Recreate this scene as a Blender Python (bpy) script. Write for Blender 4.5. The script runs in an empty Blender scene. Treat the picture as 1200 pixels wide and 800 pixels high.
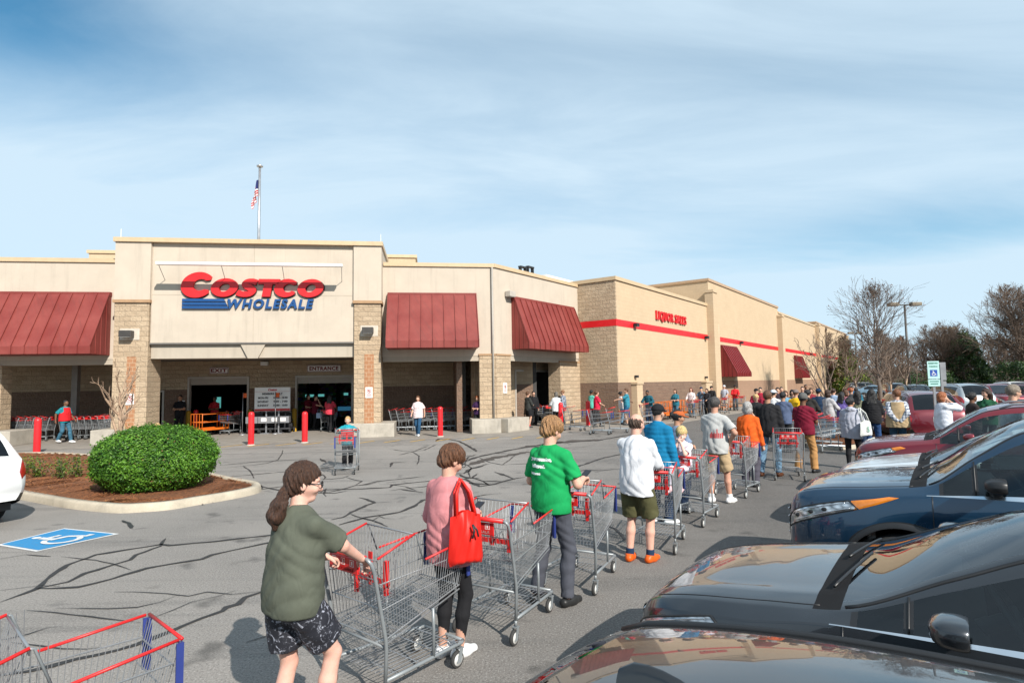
import bpy, bmesh, math, random
import numpy as np
from mathutils import Vector, Matrix
R = math.radians
S = bpy.context.scene
COL = S.collection
random.seed(7)
# ------------------------------------------------------------------ camera
F = 690.0                      # focal length in pixels of a 1200 px wide picture
CAMZ = 2.13
PITCH, ROLL = math.atan(50 / F), 0.0157
CM = Matrix.Rotation(math.pi / 2 + PITCH, 3, 'X') @ Matrix.Rotation(-ROLL, 3, 'Z')
cam = bpy.data.objects.new('camera', bpy.data.cameras.new('camera'))
COL.objects.link(cam)
cam.matrix_world = Matrix.Translation((0, 0, CAMZ)) @ CM.to_4x4()
cam.data.sensor_width = 36.0
cam.data.lens = F / 1200 * 36.0
cam.data.clip_start, cam.data.clip_end = 0.05, 3000
S.camera = cam
# ------------------------------------------------------------------ sky, sun, exposure
SUN_EL = R(36)
SUN_AZ = math.atan2(0.53, -0.85)            # clockwise from +Y
S.view_settings.view_transform = 'Standard'
S.view_settings.look = 'None'
S.view_settings.gamma = 1
S.view_settings.exposure = 0.52
S.view_settings.use_curve_mapping = False
try:
    S.cycles.use_denoising = True
    S.cycles.max_bounces = 8
    S.cycles.transparent_max_bounces = 16
    S.cycles.caustics_reflective = False
    S.cycles.caustics_refractive = False
    S.cycles.sample_clamp_indirect = 6
except Exception:
    pass
W = bpy.data.worlds.new('World'); S.world = W; W.use_nodes = True
def build_world():
    nt = W.node_tree; N = nt.nodes; L = nt.links; N.clear()
    out = N.new('ShaderNodeOutputWorld'); bg = N.new('ShaderNodeBackground'); bg.inputs[1].default_value = 0.077
    sky = N.new('ShaderNodeTexSky'); sky.sky_type = 'NISHITA'; sky.sun_disc = False
    sky.sun_elevation = SUN_EL; sky.sun_rotation = SUN_AZ
    sky.air_density = 0.9; sky.dust_density = 0.1; sky.ozone_density = 2.5
    tc = N.new('ShaderNodeTexCoord'); sep = N.new('ShaderNodeSeparateXYZ'); L.new(tc.outputs['Generated'], sep.inputs[0])
    def mth(op, a, b=None):
        n = N.new('ShaderNodeMath'); n.operation = op
        for i, v in enumerate((a, b)):
            if v is None: continue
            if hasattr(v, 'links'): L.new(v, n.inputs[i])
            else: n.inputs[i].default_value = v
        return n.outputs[0]
    zz = mth('ADD', mth('MAXIMUM', sep.outputs[2], 0.0), 0.12)
    comb = N.new('ShaderNodeCombineXYZ')
    L.new(mth('DIVIDE', sep.outputs[0], zz), comb.inputs[0]); L.new(mth('DIVIDE', sep.outputs[1], zz), comb.inputs[1])
    mp = N.new('ShaderNodeMapping'); L.new(comb.outputs[0], mp.inputs[0])
    mp.inputs['Rotation'].default_value = (0, 0, R(-28)); mp.inputs['Scale'].default_value = (0.36, 0.95, 1); mp.inputs['Location'].default_value = (2.3, 0.4, 0)
    def noise(scale, det, rough, dist):
        n = N.new('ShaderNodeTexNoise'); n.inputs['Scale'].default_value = scale; n.inputs['Detail'].default_value = det
        n.inputs['Roughness'].default_value = rough; n.inputs['Distortion'].default_value = dist
        L.new(mp.outputs[0], n.inputs['Vector']); return n.outputs['Fac']
    def ramp(fac, a, b):
        n = N.new('ShaderNodeMapRange'); n.interpolation_type = 'SMOOTHSTEP'
        n.inputs[1].default_value = a; n.inputs[2].default_value = b; L.new(fac, n.inputs[0]); return n.outputs[0]
    big = ramp(noise(0.75, 4, 0.5, 0.3), 0.28, 0.60)
    fine = ramp(noise(2.2, 9, 0.60, 0.5), 0.22, 0.85)
    # two clear windows in the veil: high on the left, low on the right
    def clear(px, py, sx, sz, amount):
        d = (CM @ Vector(((px - 600) / F, (400 - py) / F, -1))).normalized()
        a = mth('DIVIDE', mth('SUBTRACT', sep.outputs[0], d.x), sx); b = mth('DIVIDE', mth('SUBTRACT', sep.outputs[2], d.z), sz)
        return mth('MULTIPLY', mth('POWER', 2.718, mth('MULTIPLY', mth('ADD', mth('MULTIPLY', a, a), mth('MULTIPLY', b, b)), -1.0)), amount)
    cl = mth('MULTIPLY', mth('ADD', mth('MULTIPLY', big, .42), .64), mth('ADD', mth('MULTIPLY', fine, 0.38), 0.56))
    cl = mth('SUBTRACT', mth('SUBTRACT', cl, clear(-60, -40, .19, .09, .58)), clear(1060, 285, .30, .05, .44))
    cl = mth('ADD', cl, mth('MULTIPLY', ramp(sep.outputs[2], .42, .05), .60))
    cl = mth('MAXIMUM', mth('MINIMUM', cl, 0.93), 0.05)
    mix = N.new('ShaderNodeMix'); mix.data_type = 'RGBA'
    L.new(cl, mix.inputs['Factor']); 
    hs = N.new('ShaderNodeMix'); hs.data_type = 'RGBA'; hs.blend_type = 'MULTIPLY'; hs.inputs['Factor'].default_value = 1.0; hs.inputs['B'].default_value = (.50, 1.25, 1.30, 1)
    L.new(sky.outputs[0], hs.inputs['A']); L.new(hs.outputs['Result'], mix.inputs['A'])
    mix.inputs['B'].default_value = (6.35, 7.9, 9.1, 1)
    L.new(mix.outputs['Result'], bg.inputs[0]); L.new(bg.outputs[0], out.inputs[0])
build_world()
sun = bpy.data.objects.new('sun', bpy.data.lights.new('sun', 'SUN')); COL.objects.link(sun)
sun.data.energy = 4.7; sun.data.angle = R(0.5); sun.data.color = (1.0, 0.945, 0.865)
sd = Vector((math.sin(SUN_AZ) * math.cos(SUN_EL), math.cos(SUN_AZ) * math.cos(SUN_EL), math.sin(SUN_EL)))
sun.rotation_euler = sd.to_track_quat('Z', 'Y').to_euler()
sun.location = (20, -30, 40)

# ------------------------------------------------------------------ picture measurements -> places in the world
def ray(px, py):
    return CM @ Vector(((px - 600) / F, (400 - py) / F, -1))
def gnd(px, py, z=0.0):
    d = ray(px, py); t = (z - CAMZ) / d.z
    return Vector((d.x * t, d.y * t, z))
def wall(px, py, o, ang, v):
    """local (x, z) where the sight line meets the vertical plane y=v of a frame at o turned by ang"""
    d = ray(px, py); c, s = math.cos(ang), math.sin(ang)
    ox, oy = -o[0], -o[1]
    lo = (ox * c + oy * s, -ox * s + oy * c); ld = (d.x * c + d.y * s, -d.x * s + d.y * c)
    t = (v - lo[1]) / ld[1]
    return lo[0] + ld[0] * t, CAMZ + d.z * t
def hor(px):
    d0 = ray(px, 400); d1 = ray(px, 500)
    return 400 + 100 * d0.z / (d0.z - d1.z)

# ------------------------------------------------------------------ naming
def tag(o, label=None, cat=None, group=None, kind=None):
    if label: o['label'] = label
    if cat: o['category'] = cat
    if group: o['group'] = group
    if kind: o['kind'] = kind
    return o
def thing(name, label, cat, loc=(0, 0, 0), rz=0.0, group=None):
    o = bpy.data.objects.new(name, None); COL.objects.link(o); o.empty_display_size = 0.1
    o.location = loc; o.rotation_euler = (0, 0, rz)
    return tag(o, label, cat, group)
def copy_tree(o, parent=None):
    c = o.copy(); COL.objects.link(c)
    if parent: c.parent = parent
    for ch in o.children: copy_tree(ch, c)
    return c

# ------------------------------------------------------------------ mesh collector
class MB:
    def __init__(s): s.v = []; s.f = []; s.m = []; s.sm = []
    def add(s, vs, fs, mi=0, smooth=False):
        b = len(s.v); s.v += [tuple(p) for p in vs]
        for f in fs: s.f.append([b + i for i in f]); s.m.append(mi); s.sm.append(smooth)
        return s
    def box(s, x0, x1, y0, y1, z0, z1, mi=0, M=None):
        vs = [Vector(p) for p in ((x0,y0,z0),(x1,y0,z0),(x1,y1,z0),(x0,y1,z0),(x0,y0,z1),(x1,y0,z1),(x1,y1,z1),(x0,y1,z1))]
        if M: vs = [M @ p for p in vs]
        return s.add(vs, [(0,3,2,1),(4,5,6,7),(0,1,5,4),(1,2,6,5),(2,3,7,6),(3,0,4,7)], mi)
    def bar(s, p, q, r, n=4, mi=0, r2=None, cap=True, smooth=None):
        p, q = Vector(p), Vector(q); d = q - p
        if d.length < 1e-6: return s
        d.normalize(); a = d.orthogonal().normalized(); b = d.cross(a)
        r2 = r if r2 is None else r2; vs = []
        for c, rr in ((p, r), (q, r2)):
            for k in range(n):
                t = 2 * math.pi * (k + .5) / n; vs.append(c + (a * math.cos(t) + b * math.sin(t)) * rr)
        fs = [(k, (k + 1) % n, n + (k + 1) % n, n + k) for k in range(n)]
        if cap: fs += [tuple(range(n - 1, -1, -1)), tuple(range(n, 2 * n))]
        return s.add(vs, fs, mi, (n > 5) if smooth is None else smooth)
    def tube(s, pts, r, n=8, mi=0, closed=False, cap=True):
        pts = [Vector(p) for p in pts]; m = len(pts)
        rs = r if isinstance(r, (list, tuple)) else [r] * m
        vs = []; a = None
        for i, p in enumerate(pts):
            if closed: d = pts[(i + 1) % m] - pts[i - 1]
            else: d = pts[min(i + 1, m - 1)] - pts[max(i - 1, 0)]
            d.normalize()
            if a is None: a = d.orthogonal().normalized()
            a = (a - d * a.dot(d))
            a = a.normalized() if a.length > 1e-5 else d.orthogonal().normalized()
            b = d.cross(a)
            for k in range(n):
                t = 2 * math.pi * k / n; vs.append(p + (a * math.cos(t) + b * math.sin(t)) * rs[i])
        fs = []
        for i in range(m if closed else m - 1):
            j = (i + 1) % m
            for k in range(n): fs.append((i*n+k, i*n+(k+1)%n, j*n+(k+1)%n, j*n+k))
        if cap and not closed: fs += [tuple(range(n - 1, -1, -1)), tuple(range((m-1)*n, m*n))]
        return s.add(vs, fs, mi, True)
    def lathe(s, prof, n=24, mi=0, o=(0,0,0), axis='Z', smooth=True):
        vs = []; fs = []; m = len(prof)
        for k in range(n):
            t = 2 * math.pi * k / n; c, si = math.cos(t), math.sin(t)
            for r, h in prof:
                if axis == 'Z': vs.append((o[0] + r*c, o[1] + r*si, o[2] + h))
                elif axis == 'Y': vs.append((o[0] + r*c, o[1] + h, o[2] + r*si))
                else: vs.append((o[0] + h, o[1] + r*c, o[2] + r*si))
        for k in range(n):
            q = (k + 1) % n
            for i in range(m - 1):
                f = (k*m+i, q*m+i, q*m+i+1, k*m+i+1)
                fs.append(f[::-1] if axis == 'Y' else f)
        return s.add(vs, fs, mi, smooth)
    def ball(s, c, rx, ry, rz, n=12, m=8, mi=0):
        vs = []; fs = []
        for i in range(m + 1):
            a = -math.pi/2 + math.pi*i/m
            for k in range(n):
                t = 2*math.pi*k/n; vs.append((c[0]+rx*math.cos(a)*math.cos(t), c[1]+ry*math.cos(a)*math.sin(t), c[2]+rz*math.sin(a)))
        for i in range(m):
            for k in range(n): fs.append((i*n+k, i*n+(k+1)%n, (i+1)*n+(k+1)%n, (i+1)*n+k))
        return s.add(vs, fs, mi, True)
    def prism(s, poly, axis, h0, h1, mi=0):
        """poly: 2-D outline; axis 'Y' -> (x,z) outline pushed along y, 'Z' -> (x,y) pushed along z, 'X' -> (y,z) along x"""
        n = len(poly); vs = []
        for h in (h0, h1):
            for a, b in poly: vs.append((a, h, b) if axis == 'Y' else (a, b, h) if axis == 'Z' else (h, a, b))
        fs = [(k, (k+1) % n, n + (k+1) % n, n + k) for k in range(n)] + [tuple(range(n-1, -1, -1)), tuple(range(n, 2*n))]
        return s.add(vs, fs, mi)
    def grid(s, rows, mi=0, smooth=True):
        n = len(rows[0]); vs = [p for r in rows for p in r]
        fs = [(i*n+k, i*n+k+1, (i+1)*n+k+1, (i+1)*n+k) for i in range(len(rows)-1) for k in range(n-1)]
        return s.add(vs, fs, mi, smooth)
    def mesh(s, name, mats):
        me = bpy.data.meshes.new(name); me.from_pydata(s.v, [], s.f)
        for m in (mats if isinstance(mats, (list, tuple)) else [mats]): me.materials.append(m)
        me.polygons.foreach_set('material_index', s.m); me.polygons.foreach_set('use_smooth', s.sm)
        me.update(); return me
    def build(s, name, mats, parent=None, loc=(0,0,0), rz=0.0, fix=False):
        me = s.mesh(name, mats)
        if fix:
            bm = bmesh.new(); bm.from_mesh(me); bmesh.ops.recalc_face_normals(bm, faces=bm.faces); bm.to_mesh(me); bm.free()
        o = bpy.data.objects.new(name, me); COL.objects.link(o)
        o.location = loc; o.rotation_euler = (0, 0, rz)
        if parent: o.parent = parent
        return o
def meshobj(name, me, parent=None, loc=(0,0,0), rz=0.0):
    o = bpy.data.objects.new(name, me); COL.objects.link(o); o.location = loc; o.rotation_euler = (0,0,rz)
    if parent: o.parent = parent
    return o
def bevel(o, w=0.01, seg=2):
    m = o.modifiers.new('bevel', 'BEVEL'); m.width = w; m.segments = seg; m.limit_method = 'ANGLE'; return o

# ------------------------------------------------------------------ materials
class Nt:
    def __init__(s, name):
        s.mat = bpy.data.materials.new(name); s.mat.use_nodes = True
        s.nt = s.mat.node_tree; s.N = s.nt.nodes; s.L = s.nt.links
        s.p = s.N['Principled BSDF']; s._tc = None
    def put(s, sock, v):
        if hasattr(v, 'links'): s.L.new(v, sock)
        else: sock.default_value = v
    def tc(s, out='Object'):
        if s._tc is None: s._tc = s.N.new('ShaderNodeTexCoord')
        return s._tc.outputs[out]
    def math(s, op, a, b=0.0, c=None):
        n = s.N.new('ShaderNodeMath'); n.operation = op; s.put(n.inputs[0], a); s.put(n.inputs[1], b)
        if c is not None: s.put(n.inputs[2], c)
        return n.outputs[0]
    def noise(s, vec, scale, det=4, rough=.55, dist=0.0):
        n = s.N.new('ShaderNodeTexNoise'); n.inputs['Scale'].default_value = scale; n.inputs['Detail'].default_value = det
        n.inputs['Roughness'].default_value = rough; n.inputs['Distortion'].default_value = dist
        s.L.new(vec, n.inputs['Vector']); return n.outputs['Fac']
    def rng(s, v, a, b, c=0.0, d=1.0):
        n = s.N.new('ShaderNodeMapRange'); s.put(n.inputs[0], v)
        for i, k in enumerate((a, b, c, d)): n.inputs[i+1].default_value = k
        return n.outputs[0]
    def mix(s, f, a, b, mode='MIX'):
        n = s.N.new('ShaderNodeMix'); n.data_type = 'RGBA'; n.blend_type = mode
        s.put(n.inputs['Factor'], f)
        for k, v in (('A', a), ('B', b)):
            s.put(n.inputs[k], (*v, 1) if isinstance(v, tuple) and len(v) == 3 else v)
        return n.outputs['Result']
    def mapping(s, vec, scale=(1,1,1), rot=(0,0,0), loc=(0,0,0)):
        n = s.N.new('ShaderNodeMapping'); s.L.new(vec, n.inputs[0])
        n.inputs['Scale'].default_value = scale; n.inputs['Rotation'].default_value = rot; n.inputs['Location'].default_value = loc
        return n.outputs[0]
    def sep(s, vec):
        n = s.N.new('ShaderNodeSeparateXYZ'); s.L.new(vec, n.inputs[0]); return n.outputs
    def comb(s, x, y, z=0.0):
        n = s.N.new('ShaderNodeCombineXYZ')
        for i, v in enumerate((x, y, z)): s.put(n.inputs[i], v)
        return n.outputs[0]
    def bump(s, h, strength=.3, dist=.01):
        n = s.N.new('ShaderNodeBump'); n.inputs['Strength'].default_value = strength; n.inputs['Distance'].default_value = dist
        s.L.new(h, n.inputs['Height']); s.L.new(n.outputs[0], s.p.inputs['Normal'])
    def set(s, **k):
        for a, v in k.items():
            k_ = s.p.inputs[a.replace('_', ' ')]; s.put(k_, (*v, 1) if isinstance(v, tuple) and len(v) == 3 and k_.type == 'RGBA' else v)
_pm = {}
def pm(name, col, rough=.6, metal=0.0, var=.12, scale=4.0, bump=0.0, bscale=60.0, coat=0.0, spec=None):
    if name in _pm: return _pm[name]
    t = Nt(name); v = t.tc()
    if var:
        n = t.noise(v, scale, 5, .6)
        lo = tuple(max(0, c * (1 - var)) for c in col); hi = tuple(c * (1 + var) for c in col)
        t.set(Base_Color=t.mix(t.rng(n, .3, .7), lo, hi))
        t.set(Roughness=t.rng(n, .3, .7, max(.02, rough - .06), min(1, rough + .06)))
    else: t.set(Base_Color=col, Roughness=rough)
    t.set(Metallic=metal)
    if coat: t.set(Coat_Weight=coat, Coat_Roughness=.03)
    if spec is not None: t.set(Specular_IOR_Level=spec)
    if bump: t.bump(t.noise(v, bscale, 4, .6), bump, .01)
    _pm[name] = t.mat; return t.mat
def emit(name, col, st):
    t = Nt(name); t.set(Base_Color=col, Emission_Color=col, Emission_Strength=st); return t.mat
# text as flat mesh data
def text_mesh(body, size, extrude=.01, offset=0.0, shear=0.0, align='CENTER', sx=1.0, space=1.0):
    cu = bpy.data.curves.new('text', 'FONT'); cu.body = body; cu.size = size; cu.extrude = extrude; cu.offset = offset
    cu.shear = shear; cu.align_x = align; cu.align_y = 'CENTER'; cu.space_character = space; cu.resolution_u = 3
    o = bpy.data.objects.new('text', cu); COL.objects.link(o)
    dg = bpy.context.evaluated_depsgraph_get(); dg.update()
    me = bpy.data.meshes.new_from_object(o.evaluated_get(dg))
    bpy.data.objects.remove(o); bpy.data.curves.remove(cu)
    for v in me.vertices:                       # stand it up: x right, z up, facing -y
        x, y, z = v.co; v.co = (x * sx, -z, y)
    return me
def add_text(mb, body, size, at, mi=0, width=None, height=None, **k):
    """collect lettering into mb, centred at at=(x,y,z) facing -y, squeezed to width and height"""
    me = text_mesh(body, size, **k)
    vs = [Vector(v.co) for v in me.vertices]
    x0 = min(v.x for v in vs); x1 = max(v.x for v in vs); z0 = min(v.z for v in vs); z1 = max(v.z for v in vs)
    fx = width / (x1 - x0) if width else 1.0; fz = height / (z1 - z0) if height else (1.0)
    out = [(at[0] + (v.x - (x0+x1)/2) * fx, at[1] + v.y, at[2] + (v.z - (z0+z1)/2) * fz) for v in vs]
    mb.add(out, [tuple(p.vertices) for p in me.polygons], mi)
    bpy.data.meshes.remove(me)
# =================================================================== ground
def m_asphalt():
    t = Nt('asphalt'); v = t.tc()
    s = t.sep(v)
    fine = t.noise(v, 55, 4, .8); mid = t.noise(v, 9, 5, .65); big = t.noise(v, .35, 4, .55, .4)
    # older light surface in front of the store, newer dark surface in the parking rows to the right (r = distance across the aisle)
    r = t.math('ADD', t.math('MULTIPLY', s[0], .598), t.math('MULTIPLY', s[1], -.100))
    r = t.math('ADD', r, t.rng(t.noise(v, .5, 4, .6), 0, 1, -.9, .9))
    k = t.rng(r, -1.6, 1.6)
    base = t.mix(k, (.262, .240, .218), (.112, .103, .096))
    base = t.mix(t.rng(big, .35, .7), base, t.mix(.38, base, (.06, .057, .054)))
    streak = t.noise(t.mapping(v, (.10, 1.6, 1), (0, 0, R(-14))), 1.3, 5, .6)
    base = t.mix(t.rng(streak, .52, .68, 0, .5), base, (.075, .072, .07))
    base = t.mix(t.rng(mid, .3, .75, 0, .25), base, (.26, .25, .235))
    base = t.mix(t.rng(fine, .34, .47, .72, 0), base, (.035, .034, .033))
    base = t.mix(t.rng(fine, .55, .66, 0, .55), base, (.50, .48, .45))
    oil = t.noise(v, 1.7, 3, .5)
    base = t.mix(t.rng(oil, .62, .72, 0, .6), base, (.05, .048, .046))
    t.set(Base_Color=base, Roughness=t.rng(mid, .3, .7, .82, .95), Specular_IOR_Level=.25)
    t.bump(fine, .55, .012)
    return t.mat
M_ASPH = m_asphalt()
def m_concrete(name='concrete', c=(.42, .38, .32)):
    t = Nt(name); v = t.tc()
    n = t.noise(v, 2.2, 7, .65); f = t.noise(v, 60, 3, .6)
    b = t.mix(t.rng(n, .3, .7), tuple(x*.72 for x in c), tuple(min(.8, x*1.15) for x in c))
    b = t.mix(t.rng(f, .4, .7, 0, .35), b, tuple(x*.6 for x in c))
    st = t.noise(t.mapping(v, (3, 3, .6)), 1.5, 5, .7)
    b = t.mix(t.rng(st, .55, .75, 0, .45), b, (.12, .11, .1))
    t.set(Base_Color=b, Roughness=.88); t.bump(f, .3, .01); return t.mat
M_CONC = m_concrete()
M_KERB = m_concrete('kerb concrete', (.46, .40, .31))
M_WALK = m_concrete('walkway concrete', (.27, .24, .205))
def m_tar():
    t = Nt('tar'); v = t.tc(); n = t.noise(v, 40, 3, .6)
    t.set(Base_Color=t.mix(t.rng(n, .35, .65), (.014, .014, .014), (.035, .034, .033)), Roughness=t.rng(n, .3, .7, .5, .75)); return t.mat
M_TAR = m_tar()
def m_paint(name, col, wear=.5):
    t = Nt(name); v = t.tc(); n = t.noise(v, 22, 6, .75)
    t.set(Base_Color=t.mix(t.rng(n, .52, .64, 0, wear), col, (.13, .125, .12)), Roughness=.7); return t.mat
def m_straw():
    t = Nt('pine straw'); v = t.tc()
    a = t.noise(t.mapping(v, (60, 8, 20), (0, 0, .5)), 1, 4, .7); b = t.noise(t.mapping(v, (9, 70, 20), (0, 0, -.3)), 1, 4, .7)
    m = t.math('MAXIMUM', a, b)
    t.set(Base_Color=t.mix(t.rng(m, .42, .68), (.045, .014, .006), (.36, .135, .045)), Roughness=.9); t.bump(m, .9, .05); return t.mat
M_STRAW = m_straw()

g = MB()
def gridsheet(mb, x0, x1, y0, y1, z):
    mb.add([(x0,y0,z),(x1,y0,z),(x1,y1,z),(x0,y1,z)], [(0,1,2,3)])
gridsheet(g, -900, 900, -300, 1500, 0)
tag(g.build('ground', M_ASPH), kind='structure')

K = gnd(582, 506); AA, AB = R(90 - 81.9), R(90 - 36.7)
def fa(px, py, v=0.0): return wall(px, py, K, AA, v)
def fb(px, py, v=0.0): return wall(px, py, K, AB, v)
def toA(u, v, z=0): c, s = math.cos(AA), math.sin(AA); return Vector((K.x + u*c - v*s, K.y + u*s + v*c, z))
def toB(u, v, z=0): c, s = math.cos(AB), math.sin(AB); return Vector((K.x + u*c - v*s, K.y + u*s + v*c, z))
WW = 2.33                                          # how far the long wing stands out
SQ = 7.45                                          # where it begins along the side front
UL, UR = fa(135, 300, -.75)[0], fa(447, 300, -.75)[0]

# walkway slab in front of the store (A side, then along the side front and the long wing)
walk = MB()
pts = [toA(-48, -2.6), toA(-2.0, -2.6), toA(.6, -2.5), toB(4, -4.0), toB(9, -5.2), toB(70, -5.2), toB(70, -2), toB(8, -1), toA(1, 5), toA(-48, 5)]
walk.add([(p.x, p.y, .004) for p in pts], [tuple(range(len(pts)))])
tag(walk.build('walkway', M_WALK), kind='structure')

def ribbon(mb, pix, w, z=.008, mi=0, taper=True):
    P = [gnd(*p) for p in pix]
    # resample with jitter so the seal wanders
    Q = []
    for a, b in zip(P[:-1], P[1:]):
        n = max(1, int((b - a).length / .13))
        for i in range(n): Q.append(a.lerp(b, i / n))
    Q.append(P[-1]); m = len(Q); rows = []
    ph = random.random() * 9
    for i, p in enumerate(Q):
        d = Q[min(i+1, m-1)] - Q[max(i-1, 0)]; nn = Vector((-d.y, d.x, 0)).normalized()
        ww = w * (.55 + .55 * abs(math.sin(i * .63 + ph)) + random.uniform(-.18, .28))
        if taper: ww *= min(1, .25 + min(i, m - 1 - i) * .3)
        c = p + nn * random.uniform(-.40, .40) * w
        rows.append([(c.x - nn.x*ww, c.y - nn.y*ww, z), (c.x + nn.x*ww, c.y + nn.y*ww, z)])
    mb.grid(rows, mi, False)
seal = MB()
CR = [([(0,706),(42,690),(60,674),(80,662),(112,650),(188,638),(200,639),(256,634),(308,628),(360,622)],.035),
 ([(42,690),(80,682),(100,672),(152,656),(160,650),(188,640),(194,631)],.033),
 ([(42,690),(92,688),(132,678),(172,666),(236,655),(248,650),(276,644),(308,637),(365,627)],.035),
 ([(-20,795),(36,786),(160,756),(236,725),(260,716),(266,712),(280,708),(288,700),(306,694),(350,684)],.035),
 ([(289,753),(318,744),(360,735)],.02), ([(142,610),(150,613),(154,619)],.07),
 ([(388,609),(403,606),(412,600),(430,592),(439,589),(430,585),(421,583)],.045), ([(439,589),(460,588)],.03),
 ([(397,615),(430,606),(469,600),(487,592),(496,586),(520,582)],.05),
 ([(421,569),(442,564),(481,560),(499,558)],.035), ([(370,574),(418,573),(457,571),(460,568),(478,566),(499,564),(530,562)],.045),
 ([(457,575),(469,573),(496,577)],.05), ([(457,547),(460,542),(476,541)],.06),
 ([(544,555),(550,550),(571,544)],.09), ([(547,540),(556,536),(604,526),(655,519),(700,516),(745,508)],.10),
 ([(538,556),(547,560),(562,560)],.06), ([(544,561),(562,570),(580,567),(601,561),(616,559)],.06), ([(580,553),(598,559),(601,561)],.06),
 ([(511,517),(514,514),(523,514),(538,517),(550,523),(559,529)],.07), ([(650,552),(664,550),(688,543),(705,537),(760,525)],.06),
 ([(375,537),(382,542)],.07), ([(468,533),(480,530)],.05), ([(255,580),(330,570),(372,574)],.03), ([(255,560),(340,552),(395,547)],.035),
 ([(260,545),(300,541),(360,538)],.04), ([(500,577),(545,566),(580,568)],.05), ([(620,590),(650,578),(690,570)],.04),
 ([(0,655),(30,650),(60,652)],.02), ([(0,692),(50,686),(70,687)],.015)]
rc = random.Random(44)
def wander(x, y, a, n, st):
    out = []
    for k in range(n):
        out.append((x, y)); a += rc.gauss(0, .30); x += math.cos(a)*st*rc.uniform(.6, 1.3); y += math.sin(a)*st*.42*rc.uniform(.6, 1.3)
    return out
for k in range(22):
    x, y = rc.uniform(255, 720), rc.uniform(522, 606)
    if 380 < x < 430 and y < 560: continue
    a = rc.choice((-.25, .15, 2.9, .35)) + rc.gauss(0, .2); L_ = wander(x, y, a, rc.randint(4, 9), 17); L_ = [q for q in L_ if q[1] > 516]
    if len(L_) > 2: CR.append((L_, rc.uniform(.020, .038)))
    if len(L_) > 4: CR.append(([L_[2]] + wander(L_[2][0] + 8, L_[2][1] + rc.choice((-5, 5)), a + rc.choice((-1.1, 1.1)), 3, 12), .024))
for k in range(7): CR.append((wander(rc.uniform(-20, 200), rc.uniform(640, 760), -.12, rc.randint(4, 7), 34), .012))
for p, w in CR: ribbon(seal, p, w * (.72 if min(q[1] for q in p) < 620 else .85))
tag(seal.build('ground_crack_seal', M_TAR), kind='structure')
# old tar patches and tyre marks on the asphalt
patch = MB()
for pix, w in (([(640,520),(668,517),(704,515)],.28), ([(548,545),(575,537),(620,529)],.16), ([(610,524),(660,518)],.16)):
    ribbon(patch, pix, w, .006)
tag(patch.build('ground_tar_patch', pm('old tar', (.055, .045, .038), .8, 0, .3, 12)), kind='structure')
# yellow hatching beside the walkway, parking stripes
M_YEL = m_paint('yellow paint', (.55, .33, .06), .75); M_WHT = m_paint('white paint', (.62, .62, .6), .6)
lines = MB()
for i in range(17):
    u = -14.5 + i * .98
    a, b = toA(u, -3.55), toA(u + .55, -2.75); n = Vector((.05, -.03, 0))
    lines.add([a - n, a + n, b + n, b - n], [(0,1,2,3)])
for v in lines.v: pass
lines.v = [(x, y, .0085) for x, y, z in lines.v]
tag(lines.build('walkway_yellow_marking', M_YEL), kind='structure')
# =================================================================== store building
def m_block(name, c1, c2, mortar, bw=.42, bh=.205, bump=1.0, face=12, msize=.008):
    t = Nt(name); v = t.tc(); s = t.sep(v)
    vec = t.comb(t.math('ADD', s[0], s[1]), s[2])
    b = t.N.new('ShaderNodeTexBrick'); t.L.new(vec, b.inputs['Vector'])
    b.inputs['Scale'].default_value = 1; b.inputs['Brick Width'].default_value = bw; b.inputs['Row Height'].default_value = bh
    b.inputs['Mortar Size'].default_value = msize; b.inputs['Mortar Smooth'].default_value = .3
    b.inputs['Color1'].default_value = (*c1, 1); b.inputs['Color2'].default_value = (*c2, 1); b.inputs['Mortar'].default_value = (*mortar, 1)
    rockn = t.noise(v, face, 5, .65); bign = t.noise(v, .8, 5, .6)
    col = t.mix(t.rng(rockn, .35, .7, 0, .30), b.outputs['Color'], tuple(x * .55 for x in c1))
    col = t.mix(t.rng(bign, .35, .7, 0, .25), col, tuple(x * .7 for x in c1))
    t.set(Base_Color=col, Roughness=.92, Specular_IOR_Level=.2)
    h = t.math('SUBTRACT', t.math('MULTIPLY', rockn, 1.0), t.math('MULTIPLY', b.outputs['Fac'], .45))
    t.bump(h, bump, .06 if bump > .5 else .02); return t.mat
M_BLOCK = m_block('split face block', (.54, .415, .285), (.43, .32, .215), (.37, .29, .21))
M_BLOCKB = m_block('brown block', (.235, .155, .11), (.195, .125, .09), (.30, .22, .17), msize=.012)
M_SIDE = m_block('painted block', (.57, .43, .285), (.54, .407, .268), (.49, .37, .245), bump=.35, face=22)
M_SIDEB = m_block('painted brown block', (.34, .215, .145), (.32, .20, .135), (.28, .175, .118), bump=.4, face=22)
M_TILE = m_block('orange tile', (.40, .20, .105), (.36, .175, .09), (.50, .36, .24), .22, .17, .2, 20, .012)
def m_eifs(name, c):
    t = Nt(name); v = t.tc(); s = t.sep(v)
    n = t.noise(v, 1.1, 6, .6); f = t.noise(v, 150, 2, .6)
    dr = t.noise(t.comb(t.math('MULTIPLY', t.math('ADD', s[0], s[1]), 3.2), t.math('MULTIPLY', s[2], .22)), 1.5, 5, .65)
    b = t.mix(t.rng(n, .3, .7), tuple(x*.93 for x in c), tuple(x*1.05 for x in c))
    b = t.mix(t.rng(dr, .52, .8, 0, .42), b, tuple(x*.62 for x in c))
    t.set(Base_Color=b, Roughness=.9, Specular_IOR_Level=.2); t.bump(f, .25, .006); return t.mat
M_EIFS = m_eifs('beige stucco', (.50, .43, .35))
M_EIFSG = m_eifs('grey beige stucco', (.42, .365, .295))
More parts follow.
